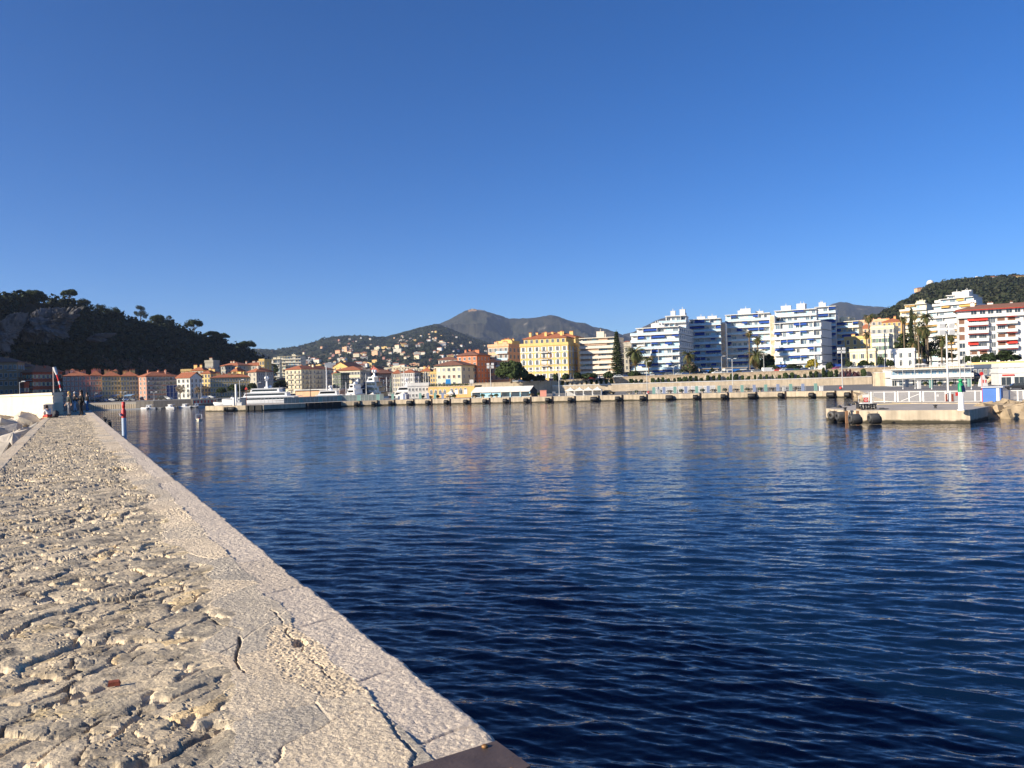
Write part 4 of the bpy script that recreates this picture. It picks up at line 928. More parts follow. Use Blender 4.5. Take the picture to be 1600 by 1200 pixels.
for k in range(7):
    z = st*k
    if k == 6:
        mb = MB(); mb.box(-.6, W_+.3, -1.3, -.003, z-.3, z, WHT); mb.box(-.6, W_+.3, -1.3, -1.18, z, z+.85, WHT); put(mb.mesh('balcony'), 'balcony', T_, 0, 0, 0)
        mb = MB(); mb.box(-.9, W_+.8, -1.35, -.004, H_-.50, H_-.35, AWR); put(mb.mesh('red_eave_band'), 'red_eave_band', T_, 0, 0, 0)
        for p in (1523, 1537, 1550, 1563, 1579, 1592): put(winmesh(1.7, 1.7, None), 'window', T_, wx_(p), -.001, z+.5)
        continue
    put(winmesh(1.7, 1.9, None, blind='brown') if k > 2 else winmesh(1.7, 1.7, None), 'window', T_, wx_(1503), -.001, z+.6)
    for p in (1548, 1551.5, 1555): put(winmesh(.4, 1.5, None, trim=GREYM), 'window', T_, wx_(p), -.001, z+.7)
    for (p0, p1) in ((1512.5, 1545.5), (1558, 1591)):
        if k == 0: 
            put(winmesh(1.4, 1.7, None), 'window', T_, wx_(p0+8), -.001, .5); put(winmesh(1.4, 1.7, None), 'window', T_, wx_(p0+24), -.001, .5); continue
        w_ = wx_(p1)-wx_(p0); put(balmesh(w_, 1.5, WHT, 'solid', .9), 'balcony', T_, (wx_(p0)+wx_(p1))/2, 0, z+.1)
        for q in (0, 1):
            pc_ = p0+8+q*16; bl = rg.random() < .45
            put(winmesh(2.3, 2.0, None, blind='brown' if bl else None), 'window', T_, wx_(pc_), -.001, z+.25)
            if rg.random() < .75:
                dr = rg.choice([6, 8, 12, 48]); mb = MB(); mb.box(-1.6, 1.6, -1.5, 0, -.06, 0, AWR, Matrix.Rotation(R(dr), 4, 'X')); put(mb.mesh('awning'), 'awning', T_, wx_(pc_), -.02, z+st-.22)
for p in (1604, 1618, 1632):
    for k in range(7): put(winmesh(1.2, 1.6, None), 'window', T_, wx_(p), -.001, st*k+.6)
# ================================================================ single trees and plants
rngt = np.random.default_rng(11)
def cloudmesh(name, cen, rad, n, size, mat, up=.3, fill=.35):
    V, Q = leaf_cloud(np.array(cen), np.array(rad), n, size, rngt, up, fill); return bigmesh(name, V, Q, [mat] if not isinstance(mat, list) else mat, None if not isinstance(mat, list) else rngt.integers(0, len(mat), len(Q)))
def trunkmesh(name, h, r, limbs=0, spread=2.0, lean=.0, m=None, top=None):
    mb = MB(); m = m or BARK; pts = [Vector((lean*h*(k/5)**1.6+.05*r*math.sin(k*2), .04*h*math.sin(k*1.3)*.3, h*k/5)) for k in range(6)]
    for k in range(5): mb.tube(pts[k], pts[k+1], r*(1-.1*k), r*(1-.1*(k+1)), m, 8, False)
    for k in range(limbs):
        a = 2*math.pi*k/limbs+.5; s = pts[3].lerp(pts[5], (k % 3)/3.0); e = pts[5]+Vector((math.cos(a)*spread, math.sin(a)*spread, (top or h*.3)*(.6+.5*((k*7) % 3)/3)))
        md = s.lerp(e, .5)+Vector((0, 0, -.12*spread)); mb.tube(s, md, r*.45, r*.3, m, 6, False); mb.tube(md, e, r*.3, r*.12, m, 5, False)
    return mb.mesh(name)
def dome(n, rx, rz, z, sub, rg, flat=.6):
    c = []; q = []
    for k in range(n):
        a = rg.uniform(0, 6.28); u = math.sqrt(rg.random()); zz = (1-u*u)**.5*rg.uniform(.3, 1)
        c.append((math.cos(a)*u*rx*.78, math.sin(a)*u*rx*.78, z+zz*rz)); s = sub*rg.uniform(.7, 1.25); q.append((s, s, s*flat))
    return c, q
def mktree(kind, hgt, rad_, seed=1, mat=None):
    rg = random.Random(seed)
    if kind == 'umbrella':
        c, q = dome(44, rad_, hgt*.34, hgt*.58, rad_*.27, rg, .7)
        return trunkmesh('trunk', hgt*.55, rad_*.075, 7, rad_*.62, .05, top=hgt*.2), cloudmesh('crown', c, q, 130, .26, mat or [PINE2, PINE2, OAK])
    if kind == 'bigpine':
        c, q = dome(60, rad_, hgt*.62, hgt*.26, rad_*.25, rg, .8)
        return trunkmesh('trunk', hgt*.4, rad_*.06, 7, rad_*.5, .03, top=hgt*.2), cloudmesh('crown', c, q, 150, .26, mat or [PINE2, PINE2, OAK])
    if kind == 'round':
        c, q = dome(20, rad_, hgt*.62, hgt*.32, rad_*.36, rg, .8)
        return trunkmesh('trunk', hgt*.5, rad_*.09, 4, rad_*.4, 0, top=hgt*.2), cloudmesh('crown', c, q, 110, .22, mat or OAK)
    if kind == 'bare':
        mb = MB(); mb.tube((0, 0, 0), (0, 0, hgt*.35), .22, .16, M('pale_plane_bark', (.30, .24, .17), .9, .3, 3), 7, False)
        bk = M('pale_plane_bark', (.30, .24, .17)); tw = []
        def br(p, d, L_, r, dep):
            e = p+d*L_; mb.tube(p, e, r, r*.6, bk, 5, False)
            if dep == 0: tw.append(e); return
            for k in range(3):
                nd = (d+Vector((rg.uniform(-.7, .7), rg.uniform(-.7, .7), rg.uniform(-.1, .5)))).normalized(); br(e, nd, L_*.72, r*.55, dep-1)
        for k in range(5): a = k*1.26; br(Vector((0, 0, hgt*.35)), Vector((math.cos(a)*.55, math.sin(a)*.55, .8)).normalized(), hgt*.24, .11, 3)
        c, q = dome(26, rad_, hgt*.55, hgt*.42, rad_*.3, rg, .9)
        return mb.mesh('trunk'), cloudmesh('crown', c, q, 26, .13, M('winter_twig', (.24, .18, .11), .9, .3, 1))
    if kind == 'cypress':
        c = [(rg.uniform(-.2, .2)*rad_, rg.uniform(-.2, .2)*rad_, hgt*(.1+.85*k/14)) for k in range(15)]; q = [(rad_*(1.0-.62*(k/14)**1.5), rad_*(1.0-.62*(k/14)**1.5), hgt*.09) for k in range(15)]
        return trunkmesh('trunk', hgt*.2, rad_*.15), cloudmesh('crown', c, q, 120, .25, mat or OAK)
    if kind == 'araucaria':
        mb = MB(); mb.tube((0, 0, 0), (0, 0, hgt), .4, .06, BARK, 8, False); c = []; q = []
        nt_ = 22
        for k in range(nt_):
            z = hgt*(.10+.88*k/nt_); r = rad_*(1-.86*(k/nt_)**1.1)*(1 if k > 1 else .75)
            for b in range(8):
                a = b*.785+k*.4; 
                for u in (.35, .65, .92):
                    c.append((math.cos(a)*r*u, math.sin(a)*r*u, z+.35*u*u*r*.4)); s = r*.16+.12; q.append((s*1.3, s*1.3, .30))
                mb.tube((0, 0, z), (math.cos(a)*r, math.sin(a)*r, z+.14*r), .05, .02, BARK, 4, False)
        return mb.mesh('trunk'), cloudmesh('crown', c, q, 16, .17, [OAK, PINE2])
    if kind == 'palm':
        mb = MB(); n = 9; lean = rg.uniform(-.03, .03)
        tk = M('palm_trunk', (.16, .12, .08), .95, .3, 4, bump=.05)
        for k in range(n): 
            z0_, z1_ = hgt*k/n, hgt*(k+1)/n; mb.tube((lean*z0_, 0, z0_), (lean*z1_, 0, z1_), .30, .24, tk, 8, False)
        mb.lathe([(.25, -.9), (.55, -.5), (.62, 0), (.3, .3), (0, .35)], M('palm_boots', (.24, .16, .08), .95, .3, 5), 8, (lean*hgt, 0, hgt))
        tr = mb.mesh('trunk'); mb = MB(); L_ = rad_*1.25
        for k in range(74):
            a = rg.uniform(0, 6.28); el = rg.uniform(-.9, 1.25) if k > 12 else rg.uniform(-1.4, -.7); L2 = L_*rg.uniform(.85, 1.1); m_ = PALMG if el > -.55 else PALMD
            if rg.random() < .12: m_ = PALMD
            p = Vector((lean*hgt, 0, hgt)); el_ = el; d2 = Vector((math.cos(a), math.sin(a), 0)); side = Vector((-math.sin(a), math.cos(a), 0)); ns = 8
            for s in range(ns):
                e = p+(d2*math.cos(el_)+Vector((0, 0, math.sin(el_))))*L2/ns; 
                wd = L2*.17*math.sin(math.pi*(.12+.86*(s+.5)/ns)); drp = Vector((0, 0, -wd*.55)); fw = (e-p)*.55
                for sg in (-1, 1):
                    mb.face([p, p.lerp(e, .5), p.lerp(e, .5)+side*sg*wd+drp+fw], m_); mb.face([p.lerp(e, .5), e, e+side*sg*wd*.95+drp+fw], m_)
                p = e; el_ -= .16+.10*math.cos(el)
        return tr, mb.mesh('crown')
    if kind == 'bush':
        c, q = dome(9, rad_, hgt*.5, hgt*.3, rad_*.5, rg, .9)
        return trunkmesh('trunk', hgt*.4, rad_*.08), cloudmesh('crown', c, q, 90, .15, mat or BUSH)
TP = {}
def tree(kind, label, px, ytop, ybase, wpx, Y, zb=None, group=None, name=None, cat='tree', seed=1, mat=None, key=None):
    """ytop / ybase photo rows of crown top and foot, wpx crown width in photo pixels"""
    z1 = zat(px, ytop, Y); z0 = zat(px, ybase, Y) if zb is None else zb; hgt = z1-z0; rad_ = wpx/2*mpp(Y)
    if kind == 'palm': hgt = hgt-rad_*.72
    k = key or (kind, seed, mat.name if hasattr(mat, 'name') else None)
    name = name or {'umbrella': 'umbrella_pine', 'round': 'round_tree', 'bare': 'bare_plane_tree', 'cypress': 'cypress', 'araucaria': 'araucaria', 'palm': 'palm_tree', 'bush': 'bush'}[kind]
    if kind == 'palm': cat = 'palm'
    t = thing(name, label, cat, (xat(px, ybase, Y), Y, z0), rnd.uniform(0, 6.28) if kind != 'umbrella' else 0, group)
    if k not in TP: TP[k] = (mktree(kind, hgt, rad_, seed, mat), hgt, rad_)
    (tr, cr_), h0, r0 = TP[k]; sx = rad_/r0; sz = hgt/h0
    for me, nm in ((tr, 'trunk'), (cr_, 'crown')):
        o = bpy.data.objects.new(nm, me); C.objects.link(o); o.parent = t
        o.scale = (sx, sx, sz)
        if kind == 'palm':
            if nm == 'crown': o.scale = (sx, sx, sx); o.location.z = hgt-h0*sx
    return t
# skyline pines of the castle hill
for i, (px, yt, yb, wd, kd, lab) in enumerate([(108, 451, 474, 26, 'umbrella', 'flat topped pine standing alone on the dark hill crest, upper left'), (52, 453.5, 475, 38, 'umbrella', 'broad low pine crown on the hill crest above the grey cliff'),
        (220, 476, 506, 21, 'round', 'tall tufted pine on the hill skyline with sky showing round it'), (246, 492, 512, 27, 'umbrella', 'wide pine right of the tall tufted one on the skyline'), (265, 492.5, 515, 18, 'round', 'narrow pine crown in the middle of the falling skyline'),
        (303, 498, 524, 30, 'umbrella', 'spreading pine leaning over the lower skyline of the dark hill'), (156, 475, 492, 24, 'round', 'rounded pine crown left of the notch in the hill skyline'), (176, 479, 495, 24, 'round', 'rounded pine just right of the notch in the hill skyline'),
        (332, 517, 532, 24, 'umbrella', 'dense pine on the skyline below the spreading pine'), (348, 521, 536, 26, 'umbrella', 'dense pine on the lower hill skyline'), (385, 531.5, 552, 30, 'umbrella', 'last big pine dome at the end of the dark hill skyline'), (20, 459, 472, 34, 'round', 'rounded pine on the hill crest near the left picture edge'),
        (132, 466, 480, 20, 'round', 'pine crown just right of the lone flat topped pine')]):
    tree(kd, lab, px, yt, yb, wd, float(np.interp(px, (0, 400), (486, 710))), seed=i+1, mat=[PINE2, PINE] if i % 2 else None, group='pines on the castle hill skyline', name='pine_tree')
# left bank
tree('bare', 'leafless plane tree with pale trunk in front of the white gabled house', 282, 601, 625, 18, 362, ZL, 'bare plane trees on the left bank', seed=31)
tree('bare', 'leafless plane tree right of the white gabled house beside the lamp post', 311, 603, 625, 17, 362, ZL, 'bare plane trees on the left bank', seed=32)
for px, yt, w_, lab in ((346.5, 605, 15, 'small dark round tree before the long shaded yellow front'), (368, 599.5, 22, 'broad dark umbrella tree behind the white pillar and lamp post'), (379, 601, 14, 'dark round tree right of the broad umbrella tree'), (395, 597.5, 15, 'dark round tree left of the grey beige house')):
    tree('umbrella', lab, px, yt, 622, w_, 366, ZL, 'dark round trees on the left bank', seed=35, name='dark_tree')
tree('round', 'green tree clump between grey beige house and cream house', 428, 566, 590, 18, 520, seed=36, mat=PINE2)
tree('round', 'dark tree behind the first yacht mast', 438, 593, 612, 26, 420, seed=37)
# right
tree('bigpine', 'huge umbrella pine with a dense rounded crown before the golden yellow house', 799, 559, 597, 54, 296, RZ(800), seed=41, mat=[PINE2, PINE2, BUSH], name='umbrella_pine')
tree('araucaria', 'tall layered conifer between the beige flats and the palms', 965, 515, 588, 20, 312, RZ(965), seed=42)
PT = 'palms along the upper road'
tree('palm', 'tall palm left of the white flats with dry lower fronds', 993, 538, 590, 36, 308, RZ(993), PT, seed=43)
tree('palm', 'second thinner palm at the left corner of the white flats', 1014, 553, 590, 22, 304, RZ(1014), PT, seed=44)
tree('palm', 'stout palm in front of the shaded recess', 1077, 546, 583, 26, 306, RZ(1077), PT, seed=45)
tree('round', 'rounded brown green tree under the stout palm', 1078, 566, 583, 27, 300, RZ(1078), seed=46, mat=[BUSH, BARE])
tree('palm', 'broad palm before the white flats right of the mosaic tower', 1182, 543, 581, 34, 308, RZ(1182), PT, seed=47)
tree('palm', 'tall slim palm whose crown shows against the flats, the highest there', 1172, 515, 580, 14, 322, RZ(1172), PT, seed=48)
tree('palm', 'slim palm right of the highest one', 1184, 524, 580, 17, 322, RZ(1184), PT, seed=49)
tree('palm', 'tall palm against the sky between peach house and mountains', 1359, 488, 566, 19, 330, RZ(1359), PT, seed=50)
tree('palm', 'lower palm in front of the golden yellow house with grey windows', 1356, 517, 573, 14, 303, RZ(1356), PT, seed=51)
GRV = 'palms in the grove above the restaurant'
for i, (px, yt, yb, wd, lab) in enumerate([(1414, 493, 560, 15, 'pale dry palm at the left rim of the grove'), (1431, 487, 560, 15, 'golden topped palm high in the grove'), (1451, 487, 560, 22, 'dark palm at the top right of the grove'), (1448, 506, 565, 25, 'wide palm in the middle of the grove'),
        (1428, 530, 568, 22, 'low palm beside the white villa'), (1472, 521, 568, 26, 'palm at the lower right of the grove near the tall lamp'), (1488, 519, 566, 18, 'rightmost palm of the grove beside the red awning flats'), (1436, 508, 560, 18, 'brown fringed palm in the heart of the grove')]):
    tree('palm', lab, px, yt, yb, wd, 318-i*2, 8.2, GRV, seed=60+i)
tree('cypress', 'dark cypress rising among the grove palms', 1425, 484, 560, 10, 334, 8.2, seed=70)
for i, (px, yt, yb, w_) in enumerate([(1412, 512, 548, 24), (1430, 520, 560, 30), (1455, 530, 565, 34), (1404, 528, 552, 18), (1478, 540, 566, 26), (1440, 500, 540, 22)]):
    tree('round', ['dark green oak at the upper left of the grove', 'green oak in the middle of the grove', 'wide dark tree low in the grove', 'small oak beside the pale house', 'dark tree under the rightmost palms', 'green tree high in the grove'][i], px, yt, yb, w_, 326-i, 8.2, 'oaks in the palm grove', seed=72+i % 3, mat=[OAK, PINE2, BUSH])
for i, (px, yt, yb, wd, Y_, lab) in enumerate([(1112, 575, 585, 8, 302, 'clipped round tree before the blue kiosk'), (1072, 574, 586, 18, 305, 'dark tree at the left of the shaded recess'), (991, 581, 589, 20, 303, 'dark clipped tree at the left foot of the white flats'),
        (1208, 570, 582, 20, 304, 'small dark tree at the left of the front block'), (1238, 570, 580, 20, 303, 'low dark tree before the front block'), (1250, 571, 580, 12, 303, 'small round tree below the front block windows'), (1296, 568, 577, 12, 300, 'dark clipped tree below the blank side wall'),
        (1326, 562, 575, 11, 300, 'olive coloured bush tree left of the cream villa'), (1350, 564, 574, 17, 300, 'dark rounded tree before the cream villa'), (1362, 566, 574, 8, 300, 'little dark tree right of the cream villa'), (1376, 560, 574, 12, 302, 'dark low tree between cream and white villas'), (1391, 561, 573, 12, 301, 'dark tree at the left foot of the white villa'),
        (828, 585, 596, 20, 300, 'dark bush in the shade of the umbrella pine'), (845, 586, 594, 16, 300, 'dark rounded shrub under the golden yellow house'), (868, 585, 594, 9, 299, 'small tree below the right windows of the golden yellow house'), (884, 583, 594, 12, 299, 'dark tree at the corner of the golden yellow house'), (903, 583, 594, 14, 299, 'dark tree between golden yellow house and beige flats'),
        (920, 583, 592, 26, 298, 'long dark hedge tree under the beige flats'), (951, 582, 591, 16, 298, 'green low tree at the right foot of the beige flats'), (1545, 551, 567, 24, 262, 'rounded green tree before the red awning flats'), (1573, 549, 567, 30, 262, 'bigger rounded green tree before the red awning flats at right'), (1511, 556, 568, 14, 264, 'small round tree at the left foot of the red awning flats'), (1525, 557, 568, 12, 263, 'low green bush between the round trees'),
        (1222, 576, 582, 10, 301, 'small shrub behind the white van'), (1200, 556, 582, 22, 312, 'dark bushy tree right of the broad palm')]):
    tree('round', lab, px, yt, yb, wd, Y_, None if px > 1500 else RZ(px), 'clipped trees along the upper road', seed=80+i % 4, name='clipped_tree', mat=[OAK, BUSH])
tree('round', 'yellow flowering mimosa before the front block', 1269, 560, 577, 19, 301, RZ(1269), seed=90, mat=YEL, name='mimosa_tree')
# ================================================================ the walls behind the quay
def wallbit(mb, pxa, pxb, za0, za1, zb0, zb1, dy, th, m, mtop=None):
    a_, b_ = wallpt(pxa), wallpt(pxb); a_ = (a_[0], a_[1]-dy); b_ = (b_[0], b_[1]-dy)
    vs = [(a_[0], a_[1], za0), (b_[0], b_[1], zb0), (b_[0], b_[1]+th, zb0), (a_[0], a_[1]+th, za0), (a_[0], a_[1], za1), (b_[0], b_[1], zb1), (b_[0], b_[1]+th, zb1), (a_[0], a_[1]+th, za1)]
    mb.raw(vs, [(3, 2, 1, 0), (0, 1, 5, 4), (1, 2, 6, 5), (2, 3, 7, 6), (3, 0, 4, 7)], m); mb.raw(vs[4:], [(0, 1, 2, 3)], mtop or m)
CRM = M('cream_wall_stone', (.56, .46, .33), .9, .15, .8, streak=.2)
t_ = thing('retaining_wall', 'long tan rubble stone wall holding up the road, with a row of arched niches', 'wall', (wallpt(700)[0], wallpt(700)[1], 0)); loc0 = t_.location.copy()
def wl(mb, name):
    for i, v in enumerate(mb.v): mb.v[i] = (v[0]-loc0.x, v[1]-loc0.y, v[2]-loc0.z)
    return mb.build(name, t_)
mb = MB(); seg = [690, 760, 860, 930, 1000, 1100, 1200, 1300, 1400]
for a_, b_ in zip(seg[:-1], seg[1:]): wallbit(mb, a_, b_, ZQ-.5, RZ(a_)+.35, ZQ-.5, RZ(b_)+.35, 0.6, .55, STONEW if a_ >= 930 else CRM, CRM)
wl(mb, 'wall_face')
mb = MB()
for a_, b_ in zip(seg[:-1], seg[1:]): wallbit(mb, a_, b_, RZ(a_)+.354, RZ(a_)+.55, RZ(b_)+.354, RZ(b_)+.55, .75, .8, CRM)
wl(mb, 'coping')
t2 = thing('terrace_wall', 'lower cream wall with a ledge carrying the clipped bushes', 'wall', (wallpt(860)[0], wallpt(860)[1]-3, 0)); t_ = t2; loc0 = t2.location.copy()
mb = MB(); sg = [862, 980, 1100, 1230, 1356]
ZB = 4.45
for a_, b_ in zip(sg[:-1], sg[1:]): wallbit(mb, a_, b_, ZQ-.5, ZB, ZQ-.5, ZB, 3.2, 2.58, CRM)
wl(mb, 'wall_face')
mb = MB()
for a_, b_ in zip(sg[:-1], sg[1:]): wallbit(mb, a_, b_, ZB+.003, ZB+.28, ZB+.003, ZB+.28, 3.3, .35, WHT)
wl(mb, 'white_kerb')
# clipped bushes in front of arched niches
bl = [(879, 6, 6), (886, 4.5, 5), (915, 3.5, 5), (924, 5.5, 6), (932, 4.5, 5.5), (939, 6, 7), (947.5, 5, 6), (955.5, 6, 7), (986.5, 7, 6), (994, 5, 5.5), (1002, 6, 5), (1020, 6, 6), (1028, 6.5, 6.5), (1036, 6.5, 7), (1045, 5, 5), (1054, 5, 5), (1061.5, 7, 6),
      (1070.5, 7, 7), (1079.5, 7, 7.5), (1088, 5.5, 7), (1096.5, 4.5, 4.5), (1106, 8, 8), (1115.5, 6, 7), (1124.5, 6.5, 8), (1138, 5, 5), (1143, 5, 9), (1151, 7, 8.5), (1160.5, 4.5, 6), (1170, 5, 5), (1180, 4, 6.5), (1188.5, 5.5, 7), (1198, 5, 6.5), (1207.5, 4, 6), (1218, 5, 5.5),
      (1228, 8, 8), (1237.5, 7, 8), (1247.5, 5, 4.5), (1258, 6, 6), (1267.5, 7, 9), (1276, 8, 9), (1288, 8, 13), (1297, 8, 9), (1307, 6, 10), (1317, 7, 10), (1326, 8, 10), (1338, 10, 7), (1350, 8, 10)]
def squircle(seed, mat):
    rg = random.Random(seed); c = []; q = []
    for i in range(26):
        x, y, z = rg.uniform(-1, 1), rg.uniform(-1, 1), rg.uniform(-1, 1); k = (abs(x)**3+abs(y)**3+abs(z)**3)**(1/3); k = max(k, .5)
        c.append((.36*x/k, .36*y/k, .5+.38*z/k)); q.append((.2, .2, .2))
    return cloudmesh('bush', c, q, 46, .055, mat)
PURP = leafm('purple_bougainvillea_leaf', (.085, .035, .045), .3, .8)
bm_ = [squircle(k, BUSH) for k in range(4)]; bmp = squircle(9, PURP)
NCH = M('pale_niche_stone', (.68, .60, .47), .9, .1, 1)
NI = []
for i, (px, w_, h_) in enumerate(bl):
    Yb = WY(px)-2.1; purple = 1312 < px < 1344
    o = link('clipped_bush', bmp if purple else bm_[i % 4], None, (xat(px, 596, Yb), Yb, ZB+.0), rnd.uniform(0, 6)); s = mpp(Yb)
    o.scale = (w_*s*1.12, w_*s*.75, h_*s*1.15+.1); o.location.z = ZB+.22
    if purple: lab = {1317: 'purple leaved bush behind the lamp post on the stone wall', 1326: 'purple leaved bush left of the white billboard', 1338: 'wide purple bush under the white billboard'}[px]
    elif px == 1350: lab = 'tall dark clipped bush at the right end of the wall, beyond the billboard'
    elif px == 1288: lab = 'tallest egg shaped bush on the stone wall'
    elif px < 960: lab = 'small round bush between pale stone pyramids on the wall ledge'
    else: lab = 'clipped dark green bush in a niche of the tan harbour wall'
    tag(o, lab, 'bush', 'clipped bushes on the wall ledge')
    if px > 975:
        n = 9; ww = w_*s*.5+.34; hh = h_*s*.85; mbn = MB(); f0 = [(-ww, -.0, 0), (ww, 0, 0)]+[(ww*math.cos(math.pi*k/n), 0, hh+ww*.7*math.sin(math.pi*k/n)) for k in range(n+1)]
        mbn.raw([(x, -.1, z) for x, y, z in f0]+[(x, .0, z) for x, y, z in f0], [tuple(range(len(f0)))]+[(k, len(f0)+k, len(f0)+(k+1) % len(f0), (k+1) % len(f0)) for k in range(len(f0))], NCH)
        a_ = Vector((xat(px, 596, WY(px)-.62), WY(px)-.62, ZB)); put(mbn.mesh('niche'), 'niche', bpy.data.objects['retaining_wall'], a_.x-bpy.data.objects['retaining_wall'].location.x, a_.y-bpy.data.objects['retaining_wall'].location.y, a_.z)
for px in (883, 890, 897.5, 905, 913, 920.5, 928, 935.5, 943, 951):
    Yb = WY(px)-2.4; mb = MB(); mb.box(-.75, .75, -.5, .5, 0, .35, CRM); mb.box(-.55, .55, -.4, .4, .353, 1.55, CRM, tx=.38, ty=.28)
    tag(mb.build('stone_pyramid', None, (xat(px, 596, Yb), Yb, ZB)), 'slim pale stone pyramid standing on the wall ledge among the flag poles', 'ornament', 'stone pyramids on the wall ledge')
# flag poles with drooping flags over that stretch
fm = {'red': shm('red_flag', (.5, .04, .04)), 'purple': shm('purple_flag', (.28, .08, .30)), 'blue': shm('blue_flag', (.06, .12, .4)), 'none': None}
for px, yt, f_, lab in ((860, 583, 'none', 'thin bare flagpole before the golden yellow house, left one'), (891.5, 585, 'none', 'thin bare flagpole at the house corner'), (896, 586, 'none', 'thin bare flagpole just right of the house corner'), (901, 586, 'none', 'bare flagpole before the side of the golden yellow house'), (909, 585, 'none', 'bare flagpole left of the coloured flags'),
                        (917.5, 585, 'purple', 'flagpole with a drooping purple flag'), (927, 585, 'red', 'flagpole with a drooping red flag under the beige flats'), (936, 586, 'blue', 'flagpole with a drooping blue flag'), (944, 585, 'red', 'flagpole with a long red flag beside the bushes'), (951, 586, 'none', 'bare flagpole right of the long red flag')):
    Yb = WY(px)-1.5; z0 = ZB; z1 = zat(px, yt, Yb); t_ = thing('flagpole', lab, 'flagpole', (xat(px, 594, Yb), Yb, z0)); mb = MB(); mb.tube((0, 0, 0), (0, 0, z1-z0), .07, .04, POLE, 6); mb.build('pole', t_)
    if fm[f_]:
        mb = MB(); n = 6
        for k in range(n): mb.box(.05+.09*k, .05+.09*(k+1), .05*math.sin(k*2)-.02, .05*math.sin(k*2)+.02, (z1-z0)-2.2-.1*k, (z1-z0)-.15-.25*k*.5, fm[f_])
        mb.build('flag', t_)
# ---------------------------------------------------------------- quay edge
RUB = M('black_rubber', (.014, .014, .015), .6, .35, 5, bump=.01)
mb = MB(); rz_ = Matrix.Rotation(math.pi/2, 3, 'Y')
def fend_mesh(L_, r, hole=True):
    mb = MB(); prof_ = [(r*.42, -L_/2), (r*.92, -L_/2), (r, -L_/2+.08), (r, L_/2-.08), (r*.92, L_/2), (r*.42, L_/2)]
    mb.lathe(prof_+([(r*.42, -L_/2)] if hole else []), RUB, 14); 
    mb.v = [tuple(rz_ @ Vector(v)) for v in mb.v]; return mb.mesh('rubber_cylinder')
fm1 = fend_mesh(1.35, .62); fm2 = fend_mesh(2.0, .66)
CHN = M('rusty_chain', (.13, .075, .05), .8, .3, 20)
def chainm(dx, h): 
    mb = MB()
    for q in (-1, 1): mb.path([(q*dx, .0, h), (q*dx*.7, -.02, 0)], .035, CHN, 5)
    return mb.mesh('chain')
ch1 = chainm(.55, .75); ch2 = chainm(.85, .75)
fpx = [556.4, 583.5, 610, 640, 668, 697, 727.5, 757.5, 789.2, 821.7, 855.8, 890.8, 928, 965, 1003.3, 1045.8, 1086.7, 1130, 1174.2, 1220, 1268, 1298, 1324]
for i, px in enumerate(fpx):
    big = i in (3, 12, 15, 18, 21); p = qpos(px, -.70, .78); p2 = qpos(px+5, -.70, .78); an = math.atan2(p2.y-p.y, p2.x-p.x)
    t_ = thing('dock_fender', 'wide black rubber fender chained to the tan quay wall' if big else 'short black rubber fender chained to the tan quay wall', 'fender', p, an, 'rubber fenders along the quay'); put(fm2 if big else fm1, 'rubber_cylinder', t_, 0, 0, 0); put(ch2 if big else ch1, 'chain', t_, 0, 0, 0)
pm = MB(); pm.box(-.16, .16, -.14, .14, -2.2, 0, RUB); pm.box(-.05, .05, -.2, -.143, -2.0, -.1, CHN); pm = pm.mesh('fender_post')
for i, px in enumerate(fpx):
    q = px+ (6.2 if i < 6 else 7.2); 
    if i in (15, 20): continue
    tag(link('fender_post', pm, None, qpos(q, -.2, ZQ+.1), 0), 'dark upright timber strip fixed to the quay wall right of a rubber fender', 'fender post', 'upright strips along the quay')
# coloured upright banners
BT = M('teal_banner', (.20, .36, .31), .7, .1, 2); BB = M('blue_grey_banner', (.24, .29, .42), .7, .1, 2)
def bannerm(m):
    mb = MB(); mb.box(-.42, .42, -.09, .09, .12, 2.05, m); mb.box(-.48, .48, -.25, .25, 0, .12, GREYM); return mb.mesh('banner')
bt_, bb_ = bannerm(BT), bannerm(BB)
for i, px in enumerate([614, 632, 657, 669, 680, 692, 1022, 1038, 1055, 1072, 1089, 1107, 1124, 1142, 1160, 1179, 1197, 1216, 1236, 1255, 1275]):
    teal = (i % 2 == 0) if i > 5 else i in (0, 2, 4)
    tag(link('upright_panel', bt_ if teal else bb_, None, qpos(px, 2.2), 0), ('teal' if teal else 'blue grey')+' upright panel standing near the quay edge'+(' before the low orange building' if 650 < px < 700 else ' among the moored boats' if px < 650 else ' below the wall with niches'), 'panel', 'upright panels along the quay')
# railing and planters behind them
pl = MB(); pl.lathe([(.30, 0), (.45, .5), (.5, .55), (.36, .55), (0, .5)], CRM, 10); plm = pl.mesh('pot')
pbm = cloudmesh('plant', [(0, 0, .85), (.3, .1, .8), (-.3, -.1, .8)], [(.5, .5, .4)]*3, 60, .12, BUSH)
plb = cloudmesh('plant', [(0, 0, .7), (.5, .1, .6), (-.5, -.1, .65)], [(.6, .5, .35)]*3, 50, .12, [BARE, BUSH])
for i, px in enumerate([984, 995, 1007, 1031, 1047, 1065, 1081, 1098, 1115, 1133, 1150, 1168, 1176, 1188, 1206, 1226, 1246, 660, 672, 684, 702, 710, 742, 755, 768, 776, 830, 843, 956]):
    t_ = thing('potted_plant', 'round pale pot with a green shrub on the quay' if i % 2 else 'round pale pot with a dry brownish shrub on the quay', 'potted plant', qpos(px, 6.5 if px > 800 else 3.5), 0, 'potted plants on the quay'); put(plm, 'pot', t_, 0, 0, 0); put(pbm if i % 2 else plb, 'plant', t_, 0, 0, 0)
t_ = thing('quay_railing', 'long thin railing running along the quay below the niches', 'railing', qpos(980, 4.2)); mb = MB(); o0 = qpos(980, 4.2)
for px in range(980, 1262, 3): p = qpos(px, 4.2)-o0; mb.tube((p.x, p.y, 0), (p.x, p.y, 1.6), .035, .035, GREYM, 4)
mb.build('posts', t_)
